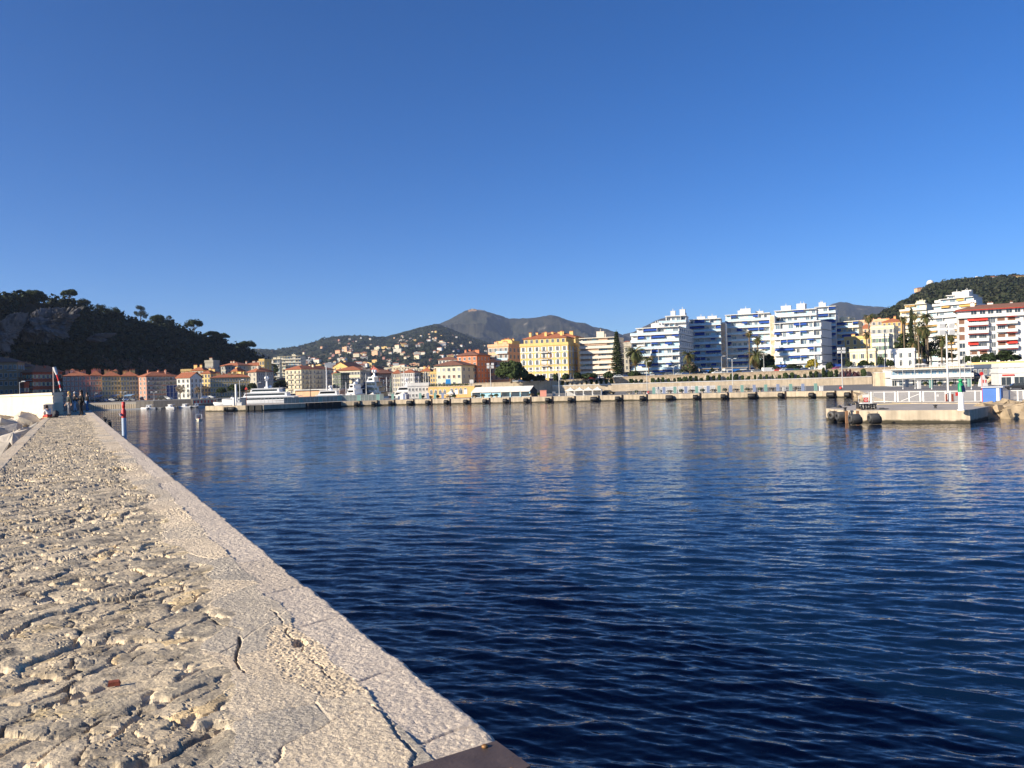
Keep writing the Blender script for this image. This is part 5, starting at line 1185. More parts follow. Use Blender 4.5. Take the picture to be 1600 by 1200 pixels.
for z in (.5, 1.05, 1.6):
    mb = MB()
    for a_ in range(980, 1260, 20): p, q = qpos(a_, 4.2)-o0, qpos(a_+20, 4.2)-o0; mb.tube((p.x, p.y, z), (q.x, q.y, z), .03, .03, GREYM, 4)
    mb.build('rail', t_)
t_ = thing('low_wall', 'low white parapet behind the planters on the quay', 'wall', qpos(1020, 12)); mb = MB(); o0 = qpos(1020, 12)
for a_ in range(1020, 1180, 20):
    p, q = qpos(a_, 12)-o0, qpos(a_+20, 12)-o0; mb.box(p.x, q.x, p.y-.15, p.y+.15, 0, 2.0, WHT if a_ < 1120 else CRM)
mb.build('parapet', t_)
# ---------------------------------------------------------------- lamp posts
LMP = M('lamp_head_white', (.75, .75, .72), .5, .05, 2)
def lamp(label, px, ytop, ybase, Y, zb, heads=2, r=.11, name='lamp_post', m=None):
    z1 = zat(px, ytop, Y); t = thing(name, label, 'lamp post', (xat(px, ybase, Y), Y, zb)); h = z1-zb; mb = MB(); mb.tube((0, 0, 0), (0, 0, h), r, r*.6, m or POLE, 8); mb.lathe([(r*2, 0), (r*2, .3), (r, .4)], m or POLE, 8); mb.build('pole', t)
    if heads == 4:
        for dx in (-1, 1):
            for z in (-.1, .9):
                hb = MB(); hb.box(-.45, .45, -.25, .25, -.35, .35, LMP, Matrix.Rotation(.3, 4, 'X')); put(hb.mesh('lamp_head'), 'lamp_head', t, dx*.75, 0, h-.7+z)
        hb = MB(); hb.box(-1.2, 1.2, -.06, .06, -.06, .06, POLE); put(hb.mesh('cross_arm'), 'cross_arm', t, 0, 0, h-.7)
    else:
        for dx in ([-1, 1] if heads == 2 else [1]):
            hb = MB(); hb.tube((0, 0, -.15), (dx*.8, 0, .1), .05, .04, POLE, 5); hb.box(min(dx*.6, dx*1.5), max(dx*.6, dx*1.5), -.18, .18, .08, .26, LMP); put(hb.mesh('lamp_head'), 'lamp_head', t, 0, 0, h)
    return t
lamp('slim street lamp by the bare plane trees on the left bank', 314.5, 598.5, 625, 352, ZL, 1, .14)
lamp('short lamp on the left bank before the dusty pink house', 241, 613, 628, 345, ZL, 2, .12)
lamp('lamp on the mole right of the white pillar', 375.5, 594, 637, 247.5, ZQ, 1, .2)
lamp('thin lamp behind the first yacht', 403, 598, 620, 330, 2, 2, .14)
lamp('faint short lamp on the left bank before the dim ochre house', 193, 613, 628, 345, ZL, 2, .1)
lamp('small lamp near the walkers on the left bank', 148, 615, 630, 345, ZL, 1, .1)
lamp('slim lamp post at the wall end beneath the red annexe', 31, 597, 616, 200, 4.5, 1, .1)
lamp('tall floodlight mast beside the umbrella pine', 767, 570, 603, 262, ZQ, 4, .16)
lamp('tall lamp on the quay before the golden yellow house', 874, 568.5, 617, 243, ZQ, 2, .13)
lamp('tall lamp on the quay before the leftmost white flats', 1011.5, 565, 616, 238, ZQ, 2, .13)
lamp('tall plain mast on the quay left of the blue kiosk', 1145, 561, 602, 262, ZQ, 2, .16)
lamp('lamp post on the upper road in the shaded recess', 1128, 557, 585, 300, RZ(1128), 1, .10)
lamp('lamp post on the upper road by the white van', 1194, 555, 583, 300, RZ(1194), 1, .14)
lamp('white lamp post before the mimosa', 1274, 557, 578, 298, RZ(1274), 1, .17)
lamp('tall four headed floodlight on the quay before the blue containers', 1316.5, 546, 606, 245, ZQ, 4, .17)
lamp('thin lamp post at the left of the restaurant terrace', 1383, 560, 600, 250, ZQ, 1, .09)
lamp('lamp on the yacht mole among the fenders', 1052.5, 572, 590, 300, RZ(1052), 1, .09)
# ---------------------------------------------------------------- marquee, kiosk, tents
CAN = M('white_tent_canvas', (.74, .70, .63), .8, .06, 1); CAN2 = M('grey_tent_wall', (.42, .42, .42), .8, .1, 1); LB = M('light_blue_post', (.30, .58, .70), .5, .1, 2)
p0, p1 = qpos(737, 7), qpos(829, 7); dv = p1-p0; L_ = dv.length; an = math.atan2(dv.y, dv.x)
t_ = thing('marquee', 'long white marquee with a pitched canvas roof and light blue posts', 'marquee', p0, an); w_, eh, rh = 6.5, 2.0, 3.4
mb = MB(); nb = 6
for k in range(nb):
    x0, x1 = L_*k/nb+.04, L_*(k+1)/nb-.04
    for s in (0, 1):
        y0, y1 = (-.5, w_/2) if s == 0 else (w_/2, w_+.5); z0_, z1_ = (eh-.3, rh) if s == 0 else (rh, eh-.3)
        mb.raw([(x0, y0, z0_), (x1, y0, z0_), (x1, y1, z1_), (x0, y1, z1_), (x0, y0, z0_+.07), (x1, y0, z0_+.07), (x1, y1, z1_+.07), (x0, y1, z1_+.07)], [(3, 2, 1, 0), (4, 5, 6, 7), (0, 1, 5, 4), (1, 2, 6, 5), (2, 3, 7, 6), (3, 0, 4, 7)], CAN)
mb.build('canvas_roof', t_)
for k in range(nb+1):
    mb = MB(); mb.box(-.13, .13, -.1, .1, 0, eh-.1, LB); put(mb.mesh('post'), 'post', t_, min(max(L_*k/nb, .15), L_-.15), 0, 0)
for k in range(nb):
    x0 = L_*k/nb+.3; mb = MB()
    mb.box(0, L_/nb-.6, -.02, .02, .1, 1.65, LB if k in (1, 2) else GLS); mb.box(0, L_/nb-.6, -.04, .04, 0, .1, WFR); put(mb.mesh('side_panel'), 'side_panel', t_, x0, .25, 0)
mb = MB(); mb.raw([(L_-.12, .1, 0), (L_-.12, w_-.1, 0), (L_-.12, w_-.1, eh), (L_-.12, w_/2, rh-.1), (L_-.12, .1, eh)], [(0, 1, 2, 3, 4)], M('dark_tent_wall', (.06, .055, .05), .9)); mb.build('end_wall', t_)
def box_thing(name, label, cat, px, back, w_, d_, h_, m, lid=None, rz=0, z=None, parts=None, group=None):
    t = thing(name, label, cat, qpos(px, back) if z is None else z, rz, group); mb = MB(); mb.box(-w_/2, w_/2, 0, d_, 0, h_, m); mb.build('body', t); mb = MB(); mb.box(-w_/2-.1, w_/2+.1, -.1, d_+.1, h_+.003, h_+.12, lid or m); mb.build('lid', t); return t
box_thing('kiosk', 'small salmon pink kiosk right of the marquee', 'kiosk', 849.5, 4, 1.9, 1.9, 1.85, M('pink_kiosk_paint', (.70, .30, .22), .7, .1, 2))
def pagoda(label, px, back, w_=2.7, walls=(0, 0, 1), grp=None):
    t = thing('pagoda_tent', label, 'tent', qpos(px, back), -.25, grp); mb = MB(); h = 1.75; n = 7
    rs = [(1-(k/n))**1.5*.5*w_+.02 for k in range(n+1)]; zs = [h+(k/n)*.95 for k in range(n+1)]
    for k in range(n):
        a_, b_ = rs[k], rs[k+1]; mb.raw([(-a_, -a_, zs[k]), (a_, -a_, zs[k]), (a_, a_, zs[k]), (-a_, a_, zs[k]), (-b_, -b_, zs[k+1]), (b_, -b_, zs[k+1]), (b_, b_, zs[k+1]), (-b_, b_, zs[k+1])], [(0, 1, 5, 4), (1, 2, 6, 5), (2, 3, 7, 6), (3, 0, 4, 7)], CAN)
    mb.box(-w_/2, w_/2, -w_/2-.02, -w_/2, h-.2, h, CAN); mb.box(w_/2, w_/2+.02, -w_/2, w_/2, h-.2, h, CAN); mb.build('canvas_roof', t)
    for q in (-1, 1):
        for s in (-1, 1): mb = MB(); mb.box(-.05, .05, -.05, .05, 0, h-.2, WFR); put(mb.mesh('post'), 'post', t, q*(w_/2-.06), s*(w_/2-.06), 0)
    mb = MB(); mb.box(-w_/2+.1, w_/2-.1, w_/2-.08, w_/2-.05, 0, h, CAN2)
    if walls[2]: mb.box(w_/2-.05, w_/2-.02, -w_/2+.1, w_/2-.1, 0, h, CAN2)
    if walls[0]: mb.box(-w_/2+.12, w_/2-.12, -w_/2+.02, -w_/2+.05, 0, h-.2, CAN)
    mb.build('side_wall', t); return t
for k, (px, lab) in enumerate(((892, 'white peaked tent, leftmost of the four beyond the marquee'), (906, 'white peaked tent second of the four beyond the marquee'), (920, 'white peaked tent third of the four beyond the marquee'), (934, 'white peaked tent with a grey side wall, rightmost of the four'))): pagoda(lab, px, 4.5, 2.75, (0, 0, k == 3), 'four peaked tents on the quay')
pagoda('closed white tent hut with one grey side on the yacht quay', 631, 6, 3.0, (1, 0, 1)); pagoda('small white peaked tent with grey counter before the low orange building', 705, 6, 2.3, (0, 0, 1)); 
for k, (px, lab) in enumerate(((547, 'white peaked tent on the mole beside the glass fence, left'), (554, 'white peaked tent on the mole beside the glass fence, right'), (583, 'white peaked tent on the mole beneath the blue yacht'))): pagoda(lab, px, 14, 2.6, (0, 0, 0))
# bench-like white pontoon boxes, small boxes
for px, bk, lab, m in ((1301-17, 3.0, 'white equipment box with a blue side near the quay end', WHT), (1030, 5.0, 'square white notice board by the railing', WHT), (1226, 5.2, 'square white board between two panels', WHT), (866, 8, 'grey blue cabinet right of the pink kiosk', GREYM), (947, 9, 'grey cabinet right of the peaked tents', GREYM)):
    box_thing('cabinet', lab, 'cabinet', px, bk, .95, .5, 1.25, m)
mb = MB(); mb.ball((0, 0, .5), .42, M('red_buoy_paint', (.55, .05, .04), .5, .1, 3), 12); mb.tube((0, 0, 0), (0, 0, .2), .2, .2, IRON, 8); bu = mb.mesh('buoy')
tag(link('buoy', bu, None, qpos(1013.5, 5.5)), 'red round buoy by the railing under the white flats', 'buoy'); tag(link('buoy', bu, None, qpos(1314, 12)), 'red round lifebuoy housing near the tall floodlight', 'buoy')
# ---------------------------------------------------------------- low orange building and terrace
pA, pB = qpos(670, 16), qpos(742, 16); v = pB-pA; an = math.atan2(v.y, v.x); L_ = v.length
t_ = thing('arcade_building', 'low orange building with a row of arched windows and a planted roof terrace', 'building', (pA.x, pA.y, ZQ), an); Hb = 3.9
mb = MB(); mb.box(0, L_, 0, 6, -.2, Hb, c_oran); mb.build('wall', t_); mb = MB(); mb.box(-.15, L_+.15, -.15, 6.1, Hb+.003, Hb+.2, CRM); mb.build('roof', t_)
for k in range(4): put(winmesh(.9, 1.3, None, True, None, None), 'window', t_, 1.2+k*1.75, -.002, 1.3)
for k in range(4): put(winmesh(1.2, 1.4, None, True, 'white' if k % 2 else None), 'window', t_, 9.2+k*1.75, -.002, 1.3)
mb = MB()
for x in np.arange(0, L_, .6): mb.tube((x, -.05, Hb+.2), (x, -.05, Hb+1.1), .02, .02, IRON, 4)
mb.tube((0, -.05, Hb+1.1), (L_, -.05, Hb+1.1), .03, .03, IRON, 4); mb.build('terrace_railing', t_)
hb_ = cloudmesh('hedge', [(x, .4, Hb+.6) for x in np.arange(.5, L_*.85, .7)], [(.5, .3, .4)]*len(np.arange(.5, L_*.85, .7)), 40, .12, PINE2); o = link('terrace_hedge', hb_, t_)
t_ = thing('wall_sign', 'bright blue square sign standing on the roof terrace of the orange building', 'sign', at(700.5, 603, pA.y+1.0)); mb = MB(); mb.box(-.9, .9, -.05, .05, .4, 2.4, M('bright_blue_sign', (.03, .26, .62), .5, .05, 2)); mb.build('panel', t_)
mb = MB(); 
for x in (-.7, .7): mb.tube((x, 0, -.5), (x, 0, .4), .05, .05, GREYM, 5)
mb.build('legs', t_)
t_ = thing('chiller_box', 'white box unit and vent by the shaded side of the cream building', 'roof unit', at(737, 602, pA.y+2)); mb = MB(); mb.box(-.7, .7, -.4, .4, .6, 2.0, WHT); mb.build('box', t_); mb = MB(); mb.tube((0, 0, -.5), (0, 0, .6), .12, .12, GREYM, 6); mb.build('stand', t_)
bld('long white harbour building with small windows left of the orange one', 637, 670, 672, 610, qpos(650, 19).y, 6, ZQ, 601.5, WHT, 2, 6, 1, sh=None, win=(.6, .9), roof=('flat',), chim=0, name='harbour_building')
# white billboard on the wall
p = at(1334, 588, WY(1334)-.8); t_ = thing('billboard', 'blank white billboard on the tan wall above the purple bushes', 'billboard', p); s = mpp(p.y); mb = MB(); mb.box(-6.4*s, 6.4*s, -.1, .05, -5.2*s, 5*s, WHT); mb.build('panel', t_); mb = MB()
for x in (-4*s, 4*s): mb.box(x-.08, x+.08, .05, .35, -5*s, 3*s, GREYM)
mb.build('bracket', t_)
# ---------------------------------------------------------------- restaurant on the right
pM_ = 1521
t_, W_, D_, H_ = terrace_block('long white two storey restaurant with a band of blue windows and terrace umbrellas', 1392, 1518, 1524, 590, 232, -14, ZQ, 573.5, 2, 12, WHT, 0, None, edge=WHT, seed=71, penth=0, glassy=1, rail='solid', name='restaurant', proud=2.0, divs=False)
for k in range(12): put(winmesh(W_/12*.8, 1.3, None, glass=GLB), 'blue_window', t_, W_*(k+.5)/12, -.06, H_*.5+.5)
mb = MB()
for k in range(10): mb.box(W_*k/10, W_*(k+1)/10-.15, -3.4, -2.05, 1.9, 1.98, M('tent_awning_white', (.72, .70, .66), .8), Matrix.Rotation(0, 4, 'X'))
mb.build('terrace_awning', t_)
mb = MB(); 
for k in range(22): mb.tube((W_*k/21, -2, H_), (W_*k/21, -2, H_+1), .04, .04, WFR, 4)
for z in (.5, 1.0): mb.tube((0, -2, H_+z), (W_, -2, H_+z), .05, .05, WFR, 4)
mb.build('roof_railing', t_)
for k, x in enumerate((.30, .36, .42, .62, .72, .80)):
    mb = MB(); mb.tube((0, 0, 0), (0, 0, 1.3), .04, .04, POLE, 5); mb.lathe([(1.25, 1.15), (.7, 1.4), (0, 1.65)], CAN, 10)
    u_ = bpy.data.objects['restaurant'].matrix_world
    loc = Vector(t_.location)+Matrix.Rotation(t_.rotation_euler.z, 3, 'Z') @ Vector((W_*x, 1.0, H_)); tag(mb.build('parasol', None, loc), 'white parasol on the flat roof of the restaurant', 'parasol', 'parasols on the restaurant roof')
p = at(1386, 600, 248); t_ = thing('ramp_hut', 'pale block hut at the left end of the restaurant', 'hut', (p.x, p.y, ZQ)); mb = MB(); mb.box(-2.2, 2.0, 0, 5, 0, 4.3, CRM); mb.build('wall', t_); mb = MB(); mb.box(-2.3, 2.1, -.1, 5.1, 4.303, 4.45, WHT); mb.build('roof', t_)
p = at(1373, 598, 262); box_thing('portable_cabin', 'light blue tall cabinet against the tan wall', 'cabin', 0, 0, 1.6, 1.2, 2.1, M('light_blue_paint', (.35, .52, .70), .6), z=Vector((p.x, p.y, ZQ+.012)))
# yellow parapet road and white shop at far right
t_, W_, D_, H_ = bld('white single storey shop with a red sign at the right picture edge', 1561, 1650, None, 590, 205, -12, ZQ, 579, WHT, 1, 0, 0, sh=None, roof=('flat',), chim=0, name='shop')
mb = MB(); mb.box(.5, 3.3, -.3, -.003, 2.6, 2.95, AWR); put(mb.mesh('sign_board'), 'sign_board', t_, .2, 0, 0)
for x in (1.6, 4.6): mb = MB(); mb.box(-1.1, 1.1, -.1, -.002, .1, 2.2, GLS); mb.box(-1.15, -1.1, -.12, -.002, 0, 2.25, WFR); mb.box(-.03, .03, -.12, -.10, .1, 2.2, WFR); put(mb.mesh('shop_window'), 'shop_window', t_, x, 0, 0)
t_, W_, D_, H_ = bld('upper white pavilion with wide windows under a long flat grey roof', 1562, 1650, None, 575, 214, -12, 5.2, 570, WHT, 1, 5, 0, sh=None, roof=('flat',), chim=0, win=(2.6, 1.6), name='pavilion')
t_, W_, D_, H_ = bld('dark blue grey building with stairs between restaurant and shop', 1520, 1560, None, 585, 236, -12, ZQ, 573, wallm('blue_grey_render', (.10, .13, .19)), 2, 5, 0, sh=None, roof=('flat',), chim=0, name='boathouse')
mb = MB(); mb.box(0, W_*.75, -2.4, -.003, 1.9, 2.35, CRM); put(mb.mesh('awning'), 'awning', t_, .2, 0, 0)
p = at(1553, 582, 224); t_ = thing('staircase', 'pale concrete stair climbing to the upper pavilion', 'staircase', (p.x, p.y, ZQ)); mb = MB()
for k in range(14): mb.box(-3.0+.38*k, -2.62+.38*k, 0, 1.6, 0 if k < 1 else .26*k-.3, .26*(k+1), CRM)
mb.build('steps', t_)
mb = MB(); A_ = at(1512, 571, 256); B_ = at(1680, 566, 236)
t_ = thing('yellow_parapet', 'pale yellow parapet wall of the road below the red awning flats', 'wall', (A_.x, A_.y, 5)); mb.face([(0, 0, 0), (B_.x-A_.x, B_.y-A_.y, 0), (B_.x-A_.x, B_.y-A_.y, A_.z-5+.9), (0, 0, A_.z-5+.9)], c_yelb); mb.face([(0, .3, 0), (B_.x-A_.x, B_.y-A_.y+.3, 0), (B_.x-A_.x, B_.y-A_.y+.3, A_.z-5+.9), (0, .3, A_.z-5+.9)], c_yelb); mb.face([(0, 0, A_.z-4.1), (B_.x-A_.x, B_.y-A_.y, A_.z-4.1), (B_.x-A_.x, B_.y-A_.y+.3, A_.z-4.1), (0, .3, A_.z-4.1)], c_yelb); mb.build('parapet', t_)
# stone blocks of the road behind the restaurant
p0_ = wallpt(1395)
slab('raised_road', [(p0_[0], p0_[1]-.5), (A_.x-6, A_.y+2), (B_.x, B_.y+1), (400, 260), (400, 380), (p0_[0]+20, p0_[1]+40)], 0, 7.45, STONEG, ASPH)
# mini buildings of the upper road: kiosks
for px, Y_, lab, m in ((1109, 302, 'low cream shelter with a bright blue shutter on the upper road', 0), (1150, 301, 'white shelter with a dark blue gate on the upper road', 1)):
    p = at(px, 583, Y_); t_ = thing('road_kiosk', lab, 'kiosk', (p.x, Y_, RZ(px))); w_ = (3.2, 4.2)[m]; mb = MB(); mb.box(-w_, w_, 0, 4, 0, 2.3, CRM if m == 0 else WHT); mb.build('wall', t_); mb = MB(); mb.box(-w_-.3, w_+.3, -.6, 4.2, 2.303, 2.5, CRM); mb.build('roof', t_); mb = MB(); mb.box(-1.6, 1.4, -.08, -.003, .1, 1.9, M('bright_blue_shutter', (.03, .16, .50), .6)); mb.build('shutter', t_)
for k, (px, lab) in enumerate(((1305, 'blue container with a white square, left of two behind the wall'), (1311.5, 'blue container with a white square, right of two behind the wall'))):
    p = at(px, 576, 300); box_thing('container', lab, 'container', 0, 0, 1.55, 2, 2.3, AWB, z=Vector((p.x, 300, RZ(px))))
# ---------------------------------------------------------------- cars
TYR = M('tyre_rubber', (.02, .02, .02), .8); CHR = M('lamp_glass', (.8, .8, .75), .2)
def carmeshes(kind, m):
    out = {}; mb = MB()
    if kind == 'van': pr = [(-2.5, .35), (2.35, .35), (2.45, .9), (1.95, 1.15), (1.35, 1.95), (-2.45, 2.0)]; gl = [[(1.30, 1.75), (1.75, 1.2), (1.0, 1.2), (1.0, 1.75)]]
    else: pr = [(-2.05, .32), (2.05, .32), (2.1, .75), (1.25, .92), (.55, 1.42), (-1.1, 1.45), (-1.85, .98), (-2.1, .9)]; gl = [[(.95, .95), (.48, 1.34), (-.15, 1.36), (-.15, .95)], [(-.25, .95), (-.25, 1.36), (-1.05, 1.37), (-1.55, .98)]]
    w_ = .85; n = len(pr); vs = [(x, -w_, z) for x, z in pr]+[(x, w_, z) for x, z in pr]; mb.raw(vs, [tuple(range(n)), tuple(reversed(range(n, 2*n)))]+[(k, n+k, n+(k+1) % n, (k+1) % n) for k in range(n)], m); body = mb.mesh('body')
    bm = bmesh.new(); bm.from_mesh(body); bmesh.ops.recalc_face_normals(bm, faces=bm.faces); bmesh.ops.bevel(bm, geom=bm.edges[:], offset=.07, segments=2, affect='EDGES'); bm.to_mesh(body); bm.free()
    mb = MB()
    for g in gl:
        for s in (-1, 1): q = [(x, s*(w_+.012), z) for x, z in g]; mb.face(q if s < 0 else q[::-1], GLS)
    if kind == 'van': mb.face([(1.37, -.75, 1.9), (1.37, .75, 1.9), (1.96, .75, 1.2), (1.96, -.75, 1.2)], GLS)
    else: mb.face([(.60, -.75, 1.40), (.60, .75, 1.40), (1.27, .75, .95), (1.27, -.75, .95)], GLS); mb.face([(-1.16, -.75, 1.43), (-1.16, .75, 1.43), (-1.88, .75, 1.02), (-1.88, -.75, 1.02)], GLS)
    glass = mb.mesh('windows'); wm = MB(); wm.tube((0, -.1, 0), (0, .1, 0), .32, .32, TYR, 12); wm.tube((0, -.11, 0), (0, .11, 0), .17, .17, GREYM, 8); wheel = wm.mesh('wheel')
    return body, glass, wheel
CC = {'white': (.78, .78, .76), 'black': (.02, .02, .022), 'blue': (.03, .07, .20), 'red': (.45, .02, .02), 'grey': (.22, .23, .24), 'silver': (.48, .50, .52), 'green': (.02, .10, .07), 'magenta': (.30, .04, .16)}
CM = {}
def car(px, z, Y, col, kind='car', rz=0, label=None, loc=None, where='parked along the road above the stone wall'):
    if (kind, col) not in CM: CM[(kind, col)] = carmeshes(kind, M(col+'_car_paint', CC[col], .25, .03, 1, spec=.6))
    b, g, w_ = CM[(kind, col)]; t = thing('parked_van' if kind == 'van' else 'parked_car', label or f'{col} {"van" if kind == "van" else "car"} {where}', 'van' if kind == 'van' else 'car', loc or (xat(px, 585, Y), Y, z), rz, 'vehicles on the upper road' if not loc else 'vehicles near the harbour')
    put(b, 'body', t, 0, 0, 0); put(g, 'windows', t, 0, 0, 0)
    for x in (-1.35, 1.35):
        for s in (-1, 1): put(w_, 'wheel', t, x, s*.78, .32)
    return t
rg = random.Random(4)
seq = [(806, 'silver'), (817, 'blue'), (829, 'van', 'white'), (838, 'black'), (847, 'blue'), (861, 'magenta'), (871, 'van', 'white'), (880, 'silver'), (890, 'blue'), (899, 'black'), (910, 'grey'), (921, 'red'), (931, 'blue'), (942, 'white'), (957, 'white'), (967, 'silver'), (977, 'blue'), (1000, 'black'), (1009, 'blue'), (1018, 'silver'), (1027, 'blue'), (1036, 'black'), (1045, 'grey'), (1054, 'blue'), (1063, 'silver'), (1073, 'blue'), (1083, 'black'), (1092, 'grey'), (1100, 'silver'), (1121, 'white'), (1131, 'silver'), (1140, 'blue'), (1157, 'black'), (1167, 'blue'), (1175, 'white'), (1184, 'grey'), (1201, 'van', 'white'), (1218, 'red'), (1226, 'white'), (1234, 'blue'), (1243, 'green'), (1258, 'blue'), (1283, 'van', 'white'), (1320, 'grey'), (1334, 'silver'), (1343, 'blue'), (1354, 'white'), (1363, 'silver'), (1378, 'blue'), (1310, 'magenta')]
for s_ in seq:
    px, col = s_[0], s_[-1]; kd = 'van' if len(s_) == 3 else 'car'
    car(px, RZ(px), WY(px)+2.5+rg.uniform(0, 1.5), col, kd, R(rg.uniform(-8, 8)) if rg.random() < .8 else R(90))
for px, py, col, kd, rz, lab in ((1552, 599, 'white', 'car', 90, 'white car parked nose on before the white shop, left one'), (1567, 599, 'white', 'car', 90, 'white car parked nose on before the white shop, middle one'), (1580, 599, 'white', 'car', 90, 'white car parked nose on before the white shop, right one'), (1589, 609, 'black', 'car', 160, 'black car with a white wheel parked beyond the fence')):
    v = gp(px, py, ZQ); car(0, 0, 0, col, kd, R(rz), lab, (v.x, v.y, ZQ+.012))
for px, col, lab in ((919, 'silver', 'silver car parked inside the peaked tents'), (951, 'black', 'black car right of the peaked tents')): car(0, 0, 0, col, 'car', R(-15), lab, tuple(qpos(px, 8)))
# ================================================================ dock on the right
ZD = 1.62
dk = [gp(1291, 656, 0), gp(1330, 660.5, 0), gp(1420, 661, 0), gp(1516, 661, 0)]
DM = quaym('dock_concrete', (.50, .42, .31))
bk = [up(1548, 634.5, ZD), up(1500, 628.6, ZD), up(1402, 628.6, ZD), up(1372, 628.3, ZD)]
slab('dock', [xy(v) for v in dk]+bk, -4, ZD, DM, M('dock_top_concrete', (.40, .36, .31), .9, .15, .5, bump=.01))
Yd = dk[2].y
def dpos(px, back=0, z=ZD+.003):
    v = dk[1].lerp(dk[3], (px-1330)/186.0); a = ray(px, 640)[0]; return Vector((a*(v.y+back), v.y+back, z))
# a low kerb course and a ledge at the waterline
mb = MB(); a_, b_ = dpos(1345, -.0, 0), dpos(1514, 0, 0); o0 = a_.copy()
t_ = thing('waterline_ledge', 'worn stone ledge along the foot of the near dock face', 'ledge', o0); d = b_-a_
mb.raw([(0, -.16, .30), (d.x, d.y-.16, .30), (d.x, d.y, .30), (0, 0, .30), (0, -.16, -.5), (d.x, d.y-.16, -.5)], [(0, 1, 2, 3), (4, 5, 1, 0)], DM); mb.build('ledge', t_)
bf = fend_mesh(1.25, .55); BG = M('worn_grey_rubber', (.06, .06, .06), .55, .4, 3, bump=.02); bfw = bf.copy(); bfw.materials.clear(); bfw.materials.append(BG)
for px, py, lab, rz, me in ((1302, 650, 'scuffed grey rubber fender at the far left corner of the dock', .55, bfw), (1314, 651, 'rubber fender second from the left corner, showing its open end', .12, bfw), (1335, 651.5, 'rubber fender third on the dock, in front of a rusty post', .05, bfw), (1365, 650, 'large rubber fender below the wrapped pallet', 0, bfw)):
    Yf = {1302: dk[0].lerp(dk[1], .35).y, 1314: dk[0].lerp(dk[1], .72).y}.get(px, Yd)-.62
    p = at(px, py, Yf); t_ = thing('dock_fender', lab, 'fender', (p.x, p.y, .85), rz, 'big rubber fenders of the near dock'); o = put(me, 'rubber_cylinder', t_, 0, 0, 0); put(ch1, 'chain', t_, 0, .1, 0)
    o = put(bf, 'lower_cylinder', t_, .22, .05, -.28)
for px, py, lab in ((1311, 638.2, 'black tyre fender on the receding left side of the dock, nearest'), (1324.5, 635.2, 'black tyre fender on the receding left side of the dock, middle'), (1336.5, 631, 'black tyre fender on the receding left side of the dock, farthest')):
    p = gp(px, py, ZD-.1); t_ = thing('tyre_fender', lab, 'fender', p, 1.0, 'tyre fenders on the dock side'); put(fend_mesh(1.0, .42), 'rubber_cylinder', t_, 0, 0, 0)
for px in (1322, 1339):
    p = dpos(px, -.03, 0); mb = MB(); mb.box(-.16, .16, -.22, 0, -.3, ZD-.05, M('rusty_post', (.28, .15, .08), .9, .4, 3)); tag(mb.build('rusty_post', None, p), 'rusty stained post on the dock face '+('left of the third fender' if px == 1322 else 'left of the large fender'), 'post')
# bollards
for px, py, lab in ((1320.5, 640.5, 'rusty black bollard at the left end of the dock'), (1461.5, 636.5, 'small black bollard in the middle of the dock')):
    p = gp(px, py+1.5, ZD); mb = MB(); mb.lathe([(.22, 0), (.16, .08), (.14, .3), (.26, .38), (.26, .46), (0, .5)], IRON, 12); tag(mb.build('bollard', None, p), lab, 'bollard')
# wrapped pallet
p = gp(1356, 640, ZD); t_ = thing('wrapped_pallet', 'low stack under black sheeting with a white top at the dock edge', 'pallet', p, -.05)
TAR = M('black_tarpaulin', (.03, .03, .032), .35, .3, 3, bump=.05, bscale=3); mb = MB(); n, m_ = 24, 8
for i in range(n):
    for j in range(m_):
        def P3(i, j): x = -1.15+2.3*i/n; z = .12+.68*j/m_; return (x+.05*math.sin(j*2+i), -.02+.06*math.sin(i*1.7)+.05*math.sin(i*.9+j*1.3)-.1*(1-j/m_), z)
        mb.face([P3(i, j), P3(i+1, j), P3(i+1, j+1), P3(i, j+1)], TAR, True)
mb.box(-1.15, 1.15, .06, 1.0, .12, .76, TAR); mb.build('tarpaulin', t_)
mb = MB(); mb.box(-.75, .75, .1, .95, .763, .92, WHT, tx=.08, ty=.08); mb.build('white_top', t_)
mb = MB(); 
for x in (-1, -.3, .4, 1): mb.box(x-.12, x+.12, 0, 1, 0, .12, M('pallet_wood', (.45, .33, .2), .9))
mb.build('pallet', t_)
p = gp(1378, 640, ZD); mb = MB(); mb.box(-.35, .35, -.2, .2, 0, .25, BG, tx=.1, ty=.05); mb.tube((.2, 0, .1), (1.0, .2, .06), .09, .05, TAR, 6); tag(mb.build('sheet_roll', None, p), 'grey lump with a trailing black sheet right of the wrapped pallet', 'sheeting')
# sign board and lifebuoy station
p = gp(1353, 631.5, ZD); t_ = thing('safety_board', 'white board over a red square with a life ring mark, at the left fence end', 'sign', p); s = mpp(p.y)
mb = MB(); mb.tube((-.25, 0, 0), (-.25, 0, 1.5), .04, .04, POLE, 6); mb.tube((.3, 0, 0), (.3, 0, 1.5), .04, .04, POLE, 6); mb.build('legs', t_)
mb = MB(); mb.box(-.5, .5, -.06, -.02, 1.05, 1.5, WFR); mb.build('white_board', t_)
RED = M('red_sign_paint', (.60, .035, .03), .5, .06, 2); mb = MB(); mb.box(-.32, .32, -.07, -.03, .35, 1.0, RED); 
for k in range(12):
    a0, a1 = k*math.pi/6, (k+1)*math.pi/6; c = lambda a, r: (r*math.cos(a), -.078, .67+r*math.sin(a)); mb.face([c(a0, .15), c(a0, .22), c(a1, .22), c(a1, .15)], WFR)
mb.build('red_board', t_)
